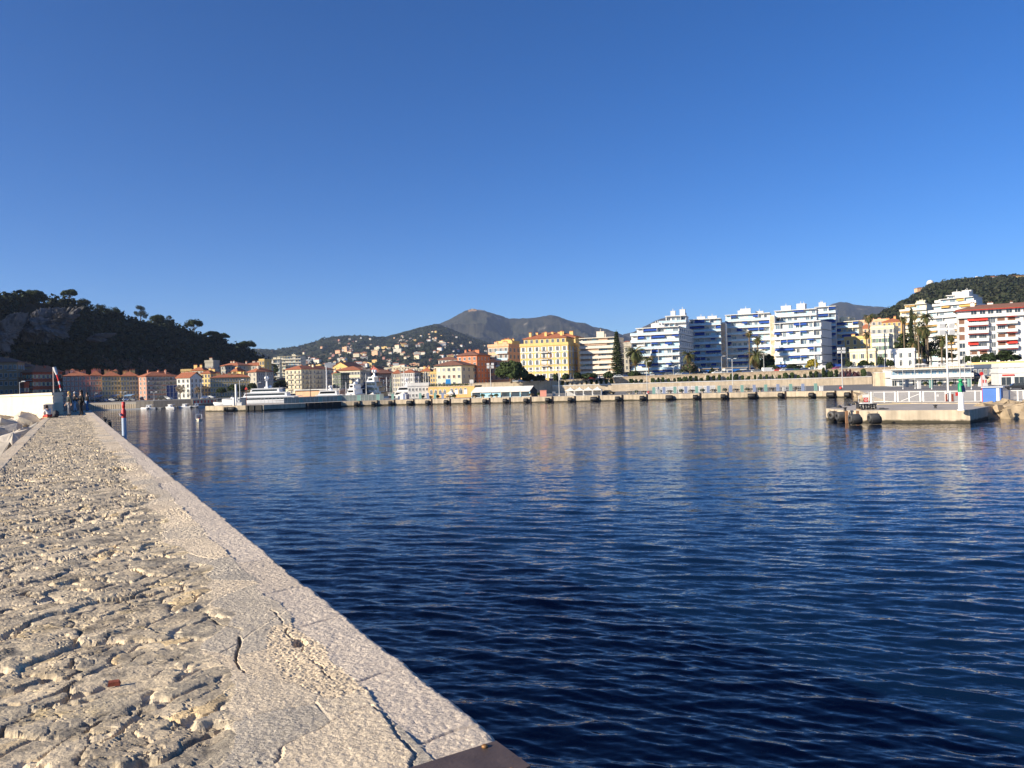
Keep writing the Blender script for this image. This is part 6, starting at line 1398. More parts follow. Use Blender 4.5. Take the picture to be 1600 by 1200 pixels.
# harbour fence and gates
FEN = M('white_fence_paint', (.70, .69, .66), .5, .06, 3); MESH = M('fence_wire', (.34, .34, .34), .5, .05, 4, metal=.4)
fl = lambda px: gp(px, 628.8+(px-1341)*-.003, ZD)
def gate(label, a_, b_, h_=1.72, posts=(), diag=False, z=None, name='fence_panel', hy=0):
    pa, pb = fl(a_), fl(b_); v = pb-pa; an = math.atan2(v.y, v.x); L_ = v.length; t = thing(name, label, 'fence', (pa.x, pa.y, ZD+.003), an); pw = .085
    mb = MB()
    for x, ww in [(0, pw*1.3), (L_, pw*1.3)]+[((fl(q)-pa).length, pw) for q in posts]: mb = MB(); mb.box(x-ww, x+ww, -.06, .06, 0, h_, FEN); mb.build('post', t)
    for z_ in (h_-.09, .10): mb = MB(); mb.box(0, L_, -.04, .04, z_, z_+.07, FEN); mb.build('rail', t)
    mb = MB()
    if diag: mb.tube((L_*.15, 0, .2), (L_*.93, 0, h_-.45), .045, .045, FEN, 6)
    if diag: mb.build('brace', t)
    mb = MB(); k = .11; n = int(L_/k)
    for i in range(1, n): mb.box(i*k-.006, i*k+.006, -.006, .006, .17, h_-.09, MESH)
    for j in range(1, 12): z_ = .17+(h_-.26)*j/12; mb.box(0, L_, -.005, .005, z_-.005, z_+.005, MESH)
    mb.build('wire_mesh', t); return t
gate('white framed fence panel behind the safety board', 1361, 1364.2, posts=()); gate('white framed fence panel left of the first gate, one middle post', 1364.5, 1399, posts=(1382,))
gate('white gate leaf with a rising diagonal brace', 1403, 1438.5, posts=(1421,), diag=True); gate('white fence panel between the braced gate and the tall mast', 1443, 1478, posts=(1462,)); gate('narrow white fence panel beside the tall mast, with the red sign', 1484.5, 1503, h_=1.72); gate('white fence panel right of the green beacon', 1505, 1534, posts=(1524,))
gate('white fence panel right of the blue shelter', 1565, 1600, posts=(1577.5, 1590.5)); gate('white fence panel running out of the picture on the right', 1601, 1640, posts=(1620,))
p = fl(1344); t_ = thing('railing_end', 'thin bent white railing closing the fence at its left end', 'railing', p); mb = MB(); mb.path([(-.25, 0, 0), (-.25, 0, 1.1), (1.6, .4, 1.7), (1.6, .4, 0)], .035, FEN); mb.path([(-.25, 0, .55), (1.6, .4, .9)], .025, FEN); mb.build('rail', t_)
p = fl(1465)+Vector((0, -.1, .85)); mb = MB(); mb.box(-.16, .16, -.01, .01, 0, .36, WFR); tag(mb.build('notice', None, p), 'small white notice hung on the fence left of the tall mast', 'notice')
for px in (1477.5, 1487): 
    p = fl(px); mb = MB(); mb.box(-.10, .10, -.1, .1, 0, 1.25, M('dark_red_post', (.22, .05, .03), .8, .2, 4)); tag(mb.build('red_post', None, p+Vector((0, -.25, 0))), 'dark red gate post '+('left' if px < 1480 else 'right')+' of the tall mast', 'post')
p = fl(1495)+Vector((0, -.12, 1.0)); t_ = thing('red_sign', 'red sign on the fence just left of the green beacon', 'sign', p); mb = MB(); mb.box(-.24, .24, -.02, .0, -.05, .50, RED); mb.build('panel', t_)
# yellow line and kerb strip
mb = MB(); a_, b_ = gp(1372, 632.3, ZD+.004), gp(1528, 632.3, ZD+.004); mb.box(a_.x, b_.x, a_.y-.10, a_.y+.25, ZD-.02, ZD+.12, M('faded_yellow_kerb', (.62, .50, .27), .9)); tag(mb.build('kerb'), 'faded yellow kerb running along the dock before the fence', 'kerb')
# tall floodlight mast and thinner poles
lamp('tallest pale floodlight mast rising behind the dock fence', 1482, 511, 629, fl(1482).y+.8, ZD, 4, .17, m=M('mast_white_paint', (.66, .64, .60), .6, .08, 2))
lamp('second tall pole right of the tallest mast', 1501, 522, 613, 170, ZQ, 2, .13)
for px, yt, Y_, lab in ((1456, 561, 190, 'plain white pole before the restaurant, left'), (1411, 563, 200, 'plain white pole before the restaurant near its left end'), (1430, 560, 200, 'plain white pole before the restaurant, middle'), (1508, 553, 165, 'plain thin pole right of the second tall mast'), (1518, 557, 180, 'thin pole at the restaurant right corner')):
    lamp(lab, px, yt, 606, Y_, ZQ, 1, .09)
# green beacon
p = gp(1502, 641.2, ZD); t_ = thing('green_beacon', 'white tapering pillar with a green lantern and a solar panel at the dock corner', 'beacon', p)
mb = MB(); h1 = zat(1502, 612.5, p.y)-ZD; mb.lathe([(.42, 0), (.42, .12), (.34, .13), (.27, h1), (.0, h1)], M('white_beacon_paint', (.82, .81, .79), .5, .04, 1), 16); mb.build('pillar', t_)
GRN = M('green_beacon_paint', (.01, .26, .10), .45, .1, 3); h2 = zat(1502, 591.5, p.y)-ZD
mb = MB(); mb.lathe([(.30, h1+.003), (.30, h1+1.0), (.22, h1+1.05), (.17, h1+1.1), (.17, h2-.35), (.24, h2-.33), (.24, h2-.1), (0, h2)], GRN, 14); mb.build('lantern', t_)
mb = MB(); mb.box(-.22, .22, -.02, .02, -.42, .42, M('solar_cell', (.012, .02, .06), .2, .1, 5), Matrix.Translation((.12, -.36, h1+.42)) @ Matrix.Rotation(R(-14), 4, 'X')); mb.build('solar_panel', t_)
# red cane mark beacon behind
p = gp(1534.5, 604.5, ZQ); t_ = thing('red_disc_post', 'red disc on a thin red and white post left of the blue shelter', 'sign', gp(1535, 629, ZD)); s = mpp(gp(1535, 629, ZD).y); mb = MB(); mb.tube((0, 0, 0), (0, 0, 4.0), .055, .05, RED, 8); mb.build('post', t_); mb = MB(); mb.tube((0, -.03, 4.25), (0, .03, 4.25), .27, .27, RED, 16); mb.build('disc', t_)
p = gp(1536, 603.5, ZQ); t_ = thing('white_cone_hut', 'small white tapering hut with dark slots behind the red disc', 'hut', p); mb = MB(); mb.box(-.9, .9, -.8, .8, 0, 2.0, WHT, tx=.25, ty=.25); mb.box(-.45, .45, -.4, .4, 2.003, 3.1, WHT, tx=.2, ty=.15); mb.build('wall', t_); mb = MB()
for x in (-.35, .35): mb.box(x-.12, x+.12, -.72, -.60, .9, 1.7, AWR)
mb.build('slot', t_)
# blue shelter
a_, b_ = gp(1535.5, 629.6, ZD), gp(1565, 629.4, ZD); v = b_-a_; t_ = thing('blue_shelter', 'blue painted box shelter with a flat grey roof and a white pilaster', 'shelter', a_, math.atan2(v.y, v.x)); W_ = v.length; hh = zat(1550, 605.5, a_.y)-ZD
BLU = M('shelter_blue_paint', (.045, .14, .42), .6, .08, 1); mb = MB(); mb.box(0, W_*.98, 0, 3.6, 0, hh, BLU); mb.build('wall', t_); mb = MB(); mb.box(-.15, W_+.25, -.25, 3.9, hh+.003, hh+.16, M('shelter_roof', (.45, .47, .50), .7)); mb.build('roof', t_); mb = MB(); mb.box(W_*.74, W_*.90, -.10, -.003, 0, hh-.1, WHT); mb.build('pilaster', t_)
for px, py, lab, m_ in ((1456, 606, 'teal bin cabinet behind the fence', BT), (1516, 604, 'teal cabinet behind the fence right of the beacon', BT), (1418, 605, 'dark narrow cabinet behind the fence', M('dark_blue_cabinet', (.04, .06, .10), .6)), (1437, 607.5, 'white cylinder shaped cabinet before the restaurant', WHT)):
    q = gp(px, py, ZQ); box_thing('cabinet', lab, 'cabinet', 0, 0, .75, .6, 2.0, m_, z=Vector((q.x, q.y, ZQ+.012)))
for i, px in enumerate((1398, 1410, 1424, 1446, 1468, 1486, 1520, 1530)):
    q = gp(px, 602.8, ZQ); t_ = thing('potted_plant', 'planter box with a shrub before the restaurant terrace', 'potted plant', (q.x, q.y, ZQ+.012), 0, 'planters before the restaurant'); put(plm, 'pot', t_, 0, 0, 0); o = put(pbm, 'plant', t_, 0, 0, 0)
# ---------------------------------------------------------------- rocks
def rockmesh(seed, mat, n=3, ang=.75):
    rg = random.Random(seed); bm = bmesh.new(); bmesh.ops.create_cube(bm, size=1.0)
    bmesh.ops.subdivide_edges(bm, edges=bm.edges[:], cuts=1, use_grid_fill=True)
    for v in bm.verts: v.co += Vector((rg.uniform(-1, 1), rg.uniform(-1, 1), rg.uniform(-1, 1)))*.13
    for k in range(4):
        nn = Vector((rg.uniform(-1, 1), rg.uniform(-1, 1), rg.uniform(-.6, 1))).normalized(); bmesh.ops.bisect_plane(bm, geom=bm.verts[:]+bm.edges[:]+bm.faces[:], plane_co=nn*rg.uniform(.36, .5), plane_no=nn, clear_outer=True)
        ed = [e for e in bm.edges if e.is_boundary]
        if ed: bmesh.ops.holes_fill(bm, edges=ed)
    bmesh.ops.convex_hull(bm, input=bm.verts[:])
    bmesh.ops.bevel(bm, geom=bm.edges[:], offset=.018, segments=1, affect='EDGES')
    bmesh.ops.triangulate(bm, faces=bm.faces[:])
    bmesh.ops.subdivide_edges(bm, edges=[e for e in bm.edges if e.calc_length() > .25], cuts=2)
    for v in bm.verts: v.co += Vector((rg.uniform(-1, 1), rg.uniform(-1, 1), rg.uniform(-1, 1)))*.010
    me = bpy.data.meshes.new('boulder'); bm.to_mesh(me); bm.free(); me.materials.append(mat); return me
RKT = M('tan_boulder_stone', (.34, .265, .175), .95, .4, .9, bump=.08, bscale=3); RKP = M('pale_block_stone', (.54, .475, .385), .92, .22, 1.3, bump=.03, bscale=4); RKG = M('grey_block_stone', (.36, .34, .30), .92, .25, 1.3, bump=.03, bscale=4)
rk = [rockmesh(k, RKT) for k in range(7)]
rg = random.Random(77); i = 0
rows = [(1.2, (634.5, 1530, 1640, 7)), (0, (640, 1527, 1650, 8.5)), (-.1, (646, 1533, 1660, 9)), (-.3, (652, 1532, 1660, 9.5)), (-.6, (656, 1540, 1660, 10))]
for zt_, (py, a_, b_, st_) in [(1.55, (632.5, 1546, 1640, 8)), (1.3, (637, 1540, 1650, 9)), (.85, (643, 1530, 1650, 10)), (.35, (649, 1528, 1650, 10.5)), (-.05, (654, 1537, 1660, 11))]:
    px = a_
    while px < b_:
        q = gp(px+rg.uniform(-2, 2), py, zt_); s = rg.uniform(1.7, 3.0)*(.7 if zt_ > 1.2 else 1)
        o = link('boulder', rk[i % 7], None, (q.x, q.y, zt_-.30*s*.6)); o.rotation_euler = (rg.uniform(-.4, .4), rg.uniform(-.4, .4), rg.uniform(0, 6)); o.scale = (s*1.25, s, s*rg.uniform(.6, .85)); i += 1
        tag(o, 'tan boulder right of the dock, '+('wet at the waterline' if zt_ < .1 else 'on the top edge by the fence' if zt_ > 1.4 else 'in the middle of the slope'), 'boulder', 'boulders right of the dock'); px += st_*rg.uniform(.8, 1.2)
for i, px in enumerate((1345, 1352, 1359, 1366, 1374, 1383, 1392)):
    q = gp(px, 621+i*.8, 0.4); o = link('boulder', rk[i % 7], None, (q.x, q.y, .5)); o.scale = (3, 2.4, 1.6); o.rotation_euler = (.2, .1, i); tag(o, 'tan boulder on the shore between quay end and dock', 'boulder', 'boulders at the quay end')
struct(slab('rock_bank', [up(1530, 645, .4), up(1700, 646, .4), (190, 118), (120, 121), up(1545, 632, .4)], -3, .25, RKT))

# ================================================================ left of the pier
rkp = [rockmesh(20+k, RKP if k % 3 else RKG) for k in range(9)]
rg = random.Random(5)
spots = []
for s in np.arange(16, 92, 1.5):
    for t in np.arange(PW+.5, PW+24, 1.55): spots.append((s+rg.uniform(-.4, .4), t+rg.uniform(-.4, .4)))
kk = 0
for s, t in spots:
    p = pier(s, t, 0); wl_y = 0
    Yw = 61.5+max(0, (-36.5-p.x))*1.238
    if p.y > Yw-1.6 or t < PW+.6: continue
    px = 800+p.x/p.y*F
    if px < -60: continue
    z = ZP-.75-min(t-PW, 6)*.10+rg.uniform(-.35, .25); sc_ = rg.uniform(.8, 1.4)
    o = link('stone_block', rkp[kk % 9], None, (p.x, p.y, z)); o.rotation_euler = (rg.uniform(-.5, .5), rg.uniform(-.5, .5), rg.uniform(0, 6)); o.scale = (sc_*1.35, sc_, sc_*.8)
    tag(o, ('grey' if kk % 9 % 3 == 0 else 'pale cream')+' angular block in the rubble between the pier and the cream wall', 'stone block', 'armour blocks left of the pier'); kk += 1
a_, b_, c_, d_ = pier(-4, PW+.02), pier(78, PW+.02), pier(78, PW+60), pier(-4, PW+60)
slab('rubble_bed', [xy(a_), xy(b_), xy(c_), xy(d_)], -3, ZP-1.15, RKG)
# cream parapet wall
WC = M('cream_parapet_stone', (.66, .58, .45), .9, .10, .5, bump=.01, streak=.08)
E_ = at(83, 613.2, 61.5); A_ = E_+Vector((-.63, .78, 0))*48; v = Vector((E_.x-A_.x, E_.y-A_.y, 0)); L_ = v.length; an = math.atan2(v.y, v.x); zt = zat(83, 613.2, 61.5); zb_ = ZP-.9
t_ = thing('parapet_wall', 'massive cream stone parapet wall standing across the left side of the pier', 'wall', (A_.x, A_.y, zb_), an)
mb = MB(); mb.box(0, L_, 0, .62, 0, zt-zb_-.22, WC); mb.box(-.003, L_, -.045, -.002, 0, (zt-zb_)*.54, WC)
for k in range(7): z = .25+k*.3; mb.box(L_-.35, L_+(.08 if k % 2 else .03), -.06, .68, z, z+.26, WC)
mb.build('wall_body', t_); mb = MB(); mb.box(-.05, L_+.05, -.1, .7, zt-zb_-.217, zt-zb_, WC); mb.build('coping', t_)
p = pier(64, PW-.25, -.3); t_ = thing('low_block_wall', 'low white block wall where the pier narrows behind the big parapet', 'wall', p, math.atan2(PD.y, PD.x)); mb = MB(); mb.box(-.0, 12, -.2, .35, 0, 1.15, WC); mb.build('wall_body', t_)
# windsock
ps = at(84, 613, 62.3); zt2 = zat(84.2, 573.5, 62.3); t_ = thing('windsock', 'limp red and white windsock on a thin pole behind the cream wall', 'windsock', (ps.x, 62.3, zt-.1)); hh = zt2-zt+.1
mb = MB(); mb.tube((0, 0, 0), (0, 0, hh), .045, .03, M('pinkish_pole', (.50, .40, .34), .5, .1, 2), 8); mb.tube((0, 0, hh), (.28, 0, hh-.1), .02, .02, POLE, 5); mb.build('pole', t_)
mb = MB(); pts = [(.10, hh-.02), (.20, hh-.35), (.30, hh-.62), (.38, hh-.9), (.44, hh-1.15), (.50, hh-1.42), (.54, hh-1.70), (.58, hh-1.95)]; rs = [.13, .12, .085, .075, .07, .065, .06, .045]
WSG = M('greyish_white_cloth', (.60, .60, .60), .9, .1, 6); WSR = M('windsock_red_cloth', (.55, .03, .03), .9, .1, 6); cols = [WSG, WSG, WSR, WSR, WSG, WSR, WSG]
for k in range(7): mb.tube((pts[k][0], 0, pts[k][1]), (pts[k+1][0], 0, pts[k+1][1]), rs[k], rs[k+1], cols[k], 10, False)
mb.build('sock', t_)
# red beacon by the pier edge
p = pier(0, 0, 0); Yb = 28.0; xb = xat(193.8, 660, Yb); t_ = thing('red_beacon', 'red lantern with a tilted solar panel on a pale blue grey post beside the pier', 'beacon', (xb, Yb, 0))
z1 = zat(194, 653, Yb); z2 = zat(194, 641, Yb); z3 = zat(194, 627.5, Yb)
mb = MB(); mb.tube((0, 0, -2), (0, 0, z1), .078, .078, M('blue_grey_post_paint', (.36, .44, .55), .5, .08, 3), 12); mb.build('post', t_)
mb = MB(); mb.lathe([(.075, z1+.003), (.08, z1+.26), (.05, z2+.05), (.045, z3-.22), (.058, z3-.21), (.06, z3-.02), (0, z3)], RED, 12); mb.build('lantern', t_)
mb = MB(); mb.box(-.05, .05, -.16, .16, -.012, .012, M('solar_cell', (.012, .02, .06), .2), Matrix.Translation((-.07, -.02, z1+.13)) @ Matrix.Rotation(R(66), 4, 'Y')); mb.build('solar_panel', t_)
mb = MB(); mb.box(-.058, .058, -.17, .17, -.01, .006, WFR, Matrix.Translation((-.055, -.02, z1+.125)) @ Matrix.Rotation(R(66), 4, 'Y')); mb.build('panel_frame', t_)
for px, py, Y_, lab in ((172, 660, 40, 'black tyre fender hanging over the pier edge'), (165, 655, 45, 'second black tyre fender just beyond the first on the pier edge')):
    p = at(px, py, Y_); mb = MB(); n = 14
    for k in range(n):
        a0, a1 = 2*math.pi*k/n, 2*math.pi*(k+1)/n; mb.tube((.30*math.cos(a0), 0, .30*math.sin(a0)), (.30*math.cos(a1), 0, .30*math.sin(a1)), .12, .12, RUB, 8, False)
    q = PR0+PD*((Vector((p.x, p.y, ZP))-PR0).dot(PD)); o = mb.build('tyre_fender', None, (q.x+.12, q.y, ZP-.25), math.atan2(PD.y, PD.x)); tag(o, lab, 'tyre')
# ================================================================ people
SKIN = M('skin', (.52, .30, .20), .6, .05, 6)
def skinmesh(name, pts, edges, radii, mat, root=0, sub=1):
    me = bpy.data.meshes.new(name); me.from_pydata([tuple(p) for p in pts], edges, []); o = bpy.data.objects.new(name, me); C.objects.link(o)
    o.modifiers.new('skin', 'SKIN'); me.skin_vertices.new() if not me.skin_vertices else None
    for i, r in enumerate(radii): me.skin_vertices[0].data[i].radius = (r if isinstance(r, tuple) else (r, r))
    for i in range(len(pts)): me.skin_vertices[0].data[i].use_root = (i == root)
    s = o.modifiers.new('sub', 'SUBSURF'); s.levels = sub; s.render_levels = sub
    dg = bpy.context.evaluated_depsgraph_get(); m2 = bpy.data.meshes.new_from_object(o.evaluated_get(dg)); m2.name = name; m2.materials.clear(); m2.materials.append(mat)
    m2.polygons.foreach_set('use_smooth', [True]*len(m2.polygons)); bpy.data.objects.remove(o); return m2
def person(label, loc, rz, h=1.72, stride=.22, top=(.02, .02, .022), toplen=.0, legs=(.05, .05, .06), boots=None, hair=(.05, .03, .02), hairlen=.12, armL=0, armR=0, seated=False, lean=0.0, bag=None, name='p'):
    k = h/1.72; t = thing('person', label, 'person', loc, rz)
    V = lambda x, y, z: Vector((x, y, z))*k
    if not seated:
        J = {'pel': V(0, 0, .95), 'wai': V(0, -.01, 1.10), 'che': V(0, -.01, 1.30), 'nec': V(0, .01, 1.46), 'nk2': V(0, -.005, 1.52), 'hd0': V(0, -.015, 1.58), 'hd1': V(0, -.01, 1.68)}
        for s, n in ((-1, 'R'), (1, 'L')):
            f = -stride*s
            J['hip'+n] = V(s*.09, 0, .90); J['kne'+n] = V(s*.10, -.03+f*.55, .50); J['ank'+n] = V(s*.10, f*1.0+.02, .09); J['toe'+n] = V(s*.12, f*1.0-.13, .035)
            J['sho'+n] = V(s*.18, 0, 1.40)
            bend = armL if s == 1 else armR
            if bend: J['elb'+n] = V(s*.25, .04, 1.13); J['wri'+n] = V(s*.10, -.22, 1.18); J['han'+n] = V(s*.04, -.26, 1.22)
            else: J['elb'+n] = V(s*.26, .03+f*.3, 1.13); J['wri'+n] = V(s*.27, -.04-f*.5, .90); J['han'+n] = V(s*.27, -.07-f*.6, .80)
    else:
        # sits on the edge facing +y(local -y), legs hanging, bent over
        J = {'pel': V(0, 0, .10), 'wai': V(0, -.04, .26), 'che': V(0, -.12, .44), 'nec': V(0, -.20, .58), 'nk2': V(0, -.25, .62), 'hd0': V(0, -.29, .66), 'hd1': V(0, -.30, .76)}
        for s, n in ((-1, 'R'), (1, 'L')):
            J['hip'+n] = V(s*.09, -.03, .09); J['kne'+n] = V(s*.11, -.46, .16-.05*s); J['ank'+n] = V(s*.11, -.56, -.22); J['toe'+n] = V(s*.12, -.70, -.28)
            J['sho'+n] = V(s*.17, -.17, .52); J['elb'+n] = V(s*.20, -.30, .30); J['wri'+n] = V(s*.07, -.44, .36); J['han'+n] = V(s*.04, -.46, .42)
    rad_ = {'pel': .125, 'wai': .105, 'che': (.15, .11), 'nec': .065, 'nk2': .055, 'hd0': .075, 'hd1': .088, 'hip': .095, 'kne': .058, 'ank': .040, 'toe': .035, 'sho': .055, 'elb': .040, 'wri': .028, 'han': .034}
    E = [('pel', 'wai'), ('wai', 'che'), ('che', 'nec'), ('nec', 'nk2'), ('nk2', 'hd0'), ('hd0', 'hd1')]
    for n in 'RL': E += [('pel', 'hip'+n), ('hip'+n, 'kne'+n), ('kne'+n, 'ank'+n), ('ank'+n, 'toe'+n), ('che', 'sho'+n), ('sho'+n, 'elb'+n), ('elb'+n, 'wri'+n), ('wri'+n, 'han'+n)]
    names = list(J); pts = [J[n] for n in names]; base = lambda n: n[:-1] if n[-1] in 'RL' and n[:-1] in rad_ else n
    rr_ = [(tuple(q*k for q in rad_[base(n)]) if isinstance(rad_[base(n)], tuple) else rad_[base(n)]*k) for n in names]
    edges = [(names.index(a), names.index(b)) for a, b in E]
    # short separate finger chains grown from each palm, and a thumb
    for n, s in (('R', -1), ('L', 1)):
        hd = J['han'+n]; dr = (hd-J['wri'+n]).normalized(); side = dr.cross(Vector((0, 1, 0))); side = side.normalized() if side.length > .1 else Vector((1, 0, 0))
        for q in range(5):
            off = side*(q-1.5)*.018*k if q < 4 else side*(-.035*k); L_ = (.055, .065, .06, .048, .035)[q]*k; st_ = hd+off+(dr*.01 if q < 4 else dr*-.02); i0 = len(pts)
            pts += [st_, st_+dr*L_+side*(0 if q < 4 else -.02)*k+Vector((0, -.012, 0))]; rr_ += [.010*k, .008*k]; edges += [(names.index('han'+n), i0), (i0, i0+1)]
    body = skinmesh('body', pts, edges, rr_, SKIN); put(body, 'body', t, 0, 0, 0)
    fc = (J['hd0']+J['hd1'])/2
    mb = MB(); mb.raw([tuple(fc+Vector((0, -.105, -.0))*k), tuple(fc+Vector((.016, -.08, -.03))*k), tuple(fc+Vector((-.016, -.08, -.03))*k), tuple(fc+Vector((0, -.078, .035))*k)], [(0, 2, 1), (0, 1, 3), (0, 3, 2)], SKIN); put(mb.mesh('nose'), 'nose', t, 0, 0, 0)
    def cloth(nm, chain, col, grow, cut=None):
        ns = sorted({a for e in chain for a in e}, key=names.index); m_ = M('cloth_'+'_'.join(str(int(c*1000)) for c in col), col, .9, .15, 8)
        me = skinmesh(nm, [J[a] for a in ns], [(ns.index(a), ns.index(b)) for a, b in chain], [(tuple(q*k+grow for q in rad_[base(a)]) if isinstance(rad_[base(a)], tuple) else rad_[base(a)]*k+grow) for a in ns], m_, root=ns.index('pel') if 'pel' in ns else 0); put(me, nm, t, 0, 0, 0)
    cloth('trousers', [('pel', 'hipR'), ('pel', 'hipL'), ('hipR', 'kneR'), ('kneR', 'ankR'), ('hipL', 'kneL'), ('kneL', 'ankL')], legs, .014)
    cloth('jacket', [('pel', 'wai'), ('wai', 'che'), ('che', 'shoR'), ('shoR', 'elbR'), ('elbR', 'wriR'), ('che', 'shoL'), ('shoL', 'elbL'), ('elbL', 'wriL')], top, .026)
    if toplen:
        mb = MB(); mb.lathe([(.155*k, .95*k-toplen), (.165*k, .95*k), (.14*k, 1.12*k), (.12*k, 1.2*k)], M('cloth_'+'_'.join(str(int(c*1000)) for c in top), top), 14, (0, 0, 0), True, 1.1, .85); put(mb.mesh('coat_skirt'), 'coat_skirt', t, 0, 0, 0)
    bc = boots or (.02, .02, .02); bm_ = M('shoe_'+'_'.join(str(int(c*1000)) for c in bc), bc, .6)
    for n in 'RL':
        me = skinmesh('shoe', [J['kne'+n].lerp(J['ank'+n], .35 if boots else .9), J['ank'+n], J['toe'+n]], [(0, 1), (1, 2)], [.062*k if boots else .05*k, .054*k, .046*k], bm_); put(me, 'shoe', t, 0, 0, 0)
    hm = M('hair_'+'_'.join(str(int(c*1000)) for c in hair), hair, .7, .25, 20)
    c0 = J['hd1']; mb = MB(); mb.ball(tuple(c0+Vector((0, .022, .015))*k), .108*k, hm, 12, 1.0)
    if hairlen > .05: mb.lathe([(.10*k, .02), (.115*k, -hairlen*.5), (.10*k, -hairlen), (.03, -hairlen-.02)], hm, 10, tuple(c0+Vector((0, .05, 0))*k), True, 1.05, .75)
    put(mb.mesh('hair'), 'hair', t, 0, 0, 0)
    return t
def walker(px, pybase, label, hpx, **kw):
    v = gp(px, pybase, ZP+.005); h = kw.pop('h', 1.7); turn = kw.pop('turn', 0)
    return person(label, v, turn+math.atan2(v.x, -v.y)*0+R(-32), h=h, **kw)
walker(108.5, 650, 'blond person walking in a dark grey jacket, grey trousers and tall black boots', 39, h=1.66, stride=.12, top=(.035, .045, .042), legs=(.20, .20, .21), boots=(.012, .012, .012), hair=(.55, .36, .12), hairlen=.16)
walker(127.5, 649, 'dark haired person in a long black coat and trousers, hand held at the chest', 40, h=1.74, stride=.14, top=(.010, .010, .012), toplen=.22, legs=(.02, .018, .018), hair=(.03, .018, .012), hairlen=.26, armR=1)
walker(117.5, 643.6, 'person in black coat and light blue jeans walking behind the first two', 36, h=1.68, stride=.16, top=(.012, .013, .018), toplen=.1, legs=(.42, .52, .64), hair=(.45, .45, .45), hairlen=.04)
walker(136.5, 642.7, 'person at the right rear in a dark jacket and mid blue jeans', 33, h=1.6, stride=.14, top=(.016, .016, .02), legs=(.10, .19, .36), hair=(.03, .02, .015), hairlen=.14)
v = gp(138.6, 641.5, ZP); mb = MB(); mb.ball((0, 0, 0), .17, WHT, 10, 1.3, .8, .6); mb.path([(-.08, 0, .2), (-.04, 0, .45), (.06, 0, .2)], .012, WHT); tag(mb.build('shoulder_bag', None, (v.x, v.y, ZP+1.05)), 'white shoulder bag carried by the walker at the right rear', 'bag')
# seated girl at the left rim with her backpack
s_ = pier(0, 0, 0); v = gp(77, 652.5, ZP+.02)
sp_ = PR0+PD*((v-PR0).dot(PD))+PNL*(PW-.32)
person('brown haired person in white shirt sitting bent over on the pier rim', (sp_.x, sp_.y, ZP+.05), R(-118), h=1.62, seated=True, top=(.62, .60, .60), legs=(.50, .06, .05), hair=(.05, .025, .018), hairlen=.12)
t_ = thing('backpack', 'dark backpack standing behind the seated person', 'backpack', (sp_.x+.42, sp_.y+.02, ZP+.02), R(-20)); BPK = M('black_nylon', (.015, .016, .025), .7, .2, 8)
mb = MB(); mb.lathe([(.02, 0), (.17, .01), (.20, .15), (.18, .36), (.10, .46), (0, .48)], BPK, 12, (0, 0, 0), True, 1, .7); mb.build('bag', t_); mb = MB(); mb.lathe([(.02, .04), (.12, .05), (.12, .22), (.02, .25)], BPK, 10, (0, -.10, 0), True, 1, .5); mb.build('pocket', t_); mb = MB(); mb.path([(-.08, .10, .44), (-.09, .18, .25), (-.08, .12, .05)], .02, BPK); mb.path([(.08, .10, .44), (.09, .18, .25), (.08, .12, .05)], .02, BPK); mb.build('strap', t_)
mb = MB(); mb.box(-.28, .28, -.22, .22, 0, .07, M('tan_mat', (.42, .28, .13), .9)); tag(mb.build('cushion', None, (sp_.x+.02, sp_.y, ZP-.0), R(-118)), 'tan cushion under the seated person', 'cushion')
v = gp(98, 635.6, ZP+.1); person('small far person in a pale top sitting low by the white block wall', (v.x, v.y, ZP+.18), R(-30), h=1.6, seated=True, top=(.66, .55, .50), legs=(.05, .06, .12), hair=(.12, .07, .04), hairlen=.05)
# ================================================================ boats
GEL = M('white_gelcoat', (.78, .78, .78), .25, .04, .5, spec=.6); DKG = M('dark_boat_glass', (.015, .018, .022), .08, .1, 2, spec=.8); NVY = M('navy_hull_paint', (.045, .075, .14), .25, .05, 1); TEAK = M('teak_deck', (.36, .24, .13), .8, .15, 3); AFT = M('antifoul', (.05, .06, .09), .7); FLB = M('blue_cover', (.03, .06, .22), .8, .1, 3)
def hullm(L_, B_, hb, hs, m, n=16, deckm=None):
    """bow towards +x, stern at -L/2; hb bow height, hs stern height above water"""
    mb = MB(); rows = []
    for i in range(n+1):
        u = i/n; x = -L_/2+L_*u; w_ = B_/2*(.86+.14*min(u*4, 1))*(1-max(0, (u-.45)/.55)**2.4); z = hs+(hb-hs)*u**1.8; rk_ = .06*L_*max(0, (u-.8)/.2)
        rows.append([(x-rk_*1.0, 0, -.12*B_), (x-rk_*.8, w_*.70, 0), (x, w_*.97, z*.7), (x+.0, w_, z), (x, max(w_-.12, 0), z)])
    k = len(rows[0])
    for i in range(n):
        for j in range(k-1):
            a, b, c, d = rows[i][j], rows[i+1][j], rows[i+1][j+1], rows[i][j+1]
            mm = m; mb.face([a, b, c, d], mm, True); mb.face([(p[0], -p[1], p[2]) for p in (d, c, b, a)], mm, True)
        a, b = rows[i][4], rows[i+1][4]; mb.face([(a[0], a[1], a[2]-.12), (b[0], b[1], b[2]-.12), (b[0], -b[1], b[2]-.12), (a[0], -a[1], a[2]-.12)], deckm or TEAK)
        for s in (1, -1): mb.face([a[:2]+(a[2],) if s > 0 else (a[0], -a[1], a[2]), (b[0], s*b[1], b[2]), (b[0], s*b[1], b[2]-.12), (a[0], s*a[1], a[2]-.12)], m)
    s0 = rows[0]; mb.face([s0[0], s0[1], s0[2], s0[3], (s0[3][0], -s0[3][1], s0[3][2]), (s0[2][0], -s0[2][1], s0[2][2]), (s0[1][0], -s0[1][1], 0)], m)
    return mb.mesh('hull')
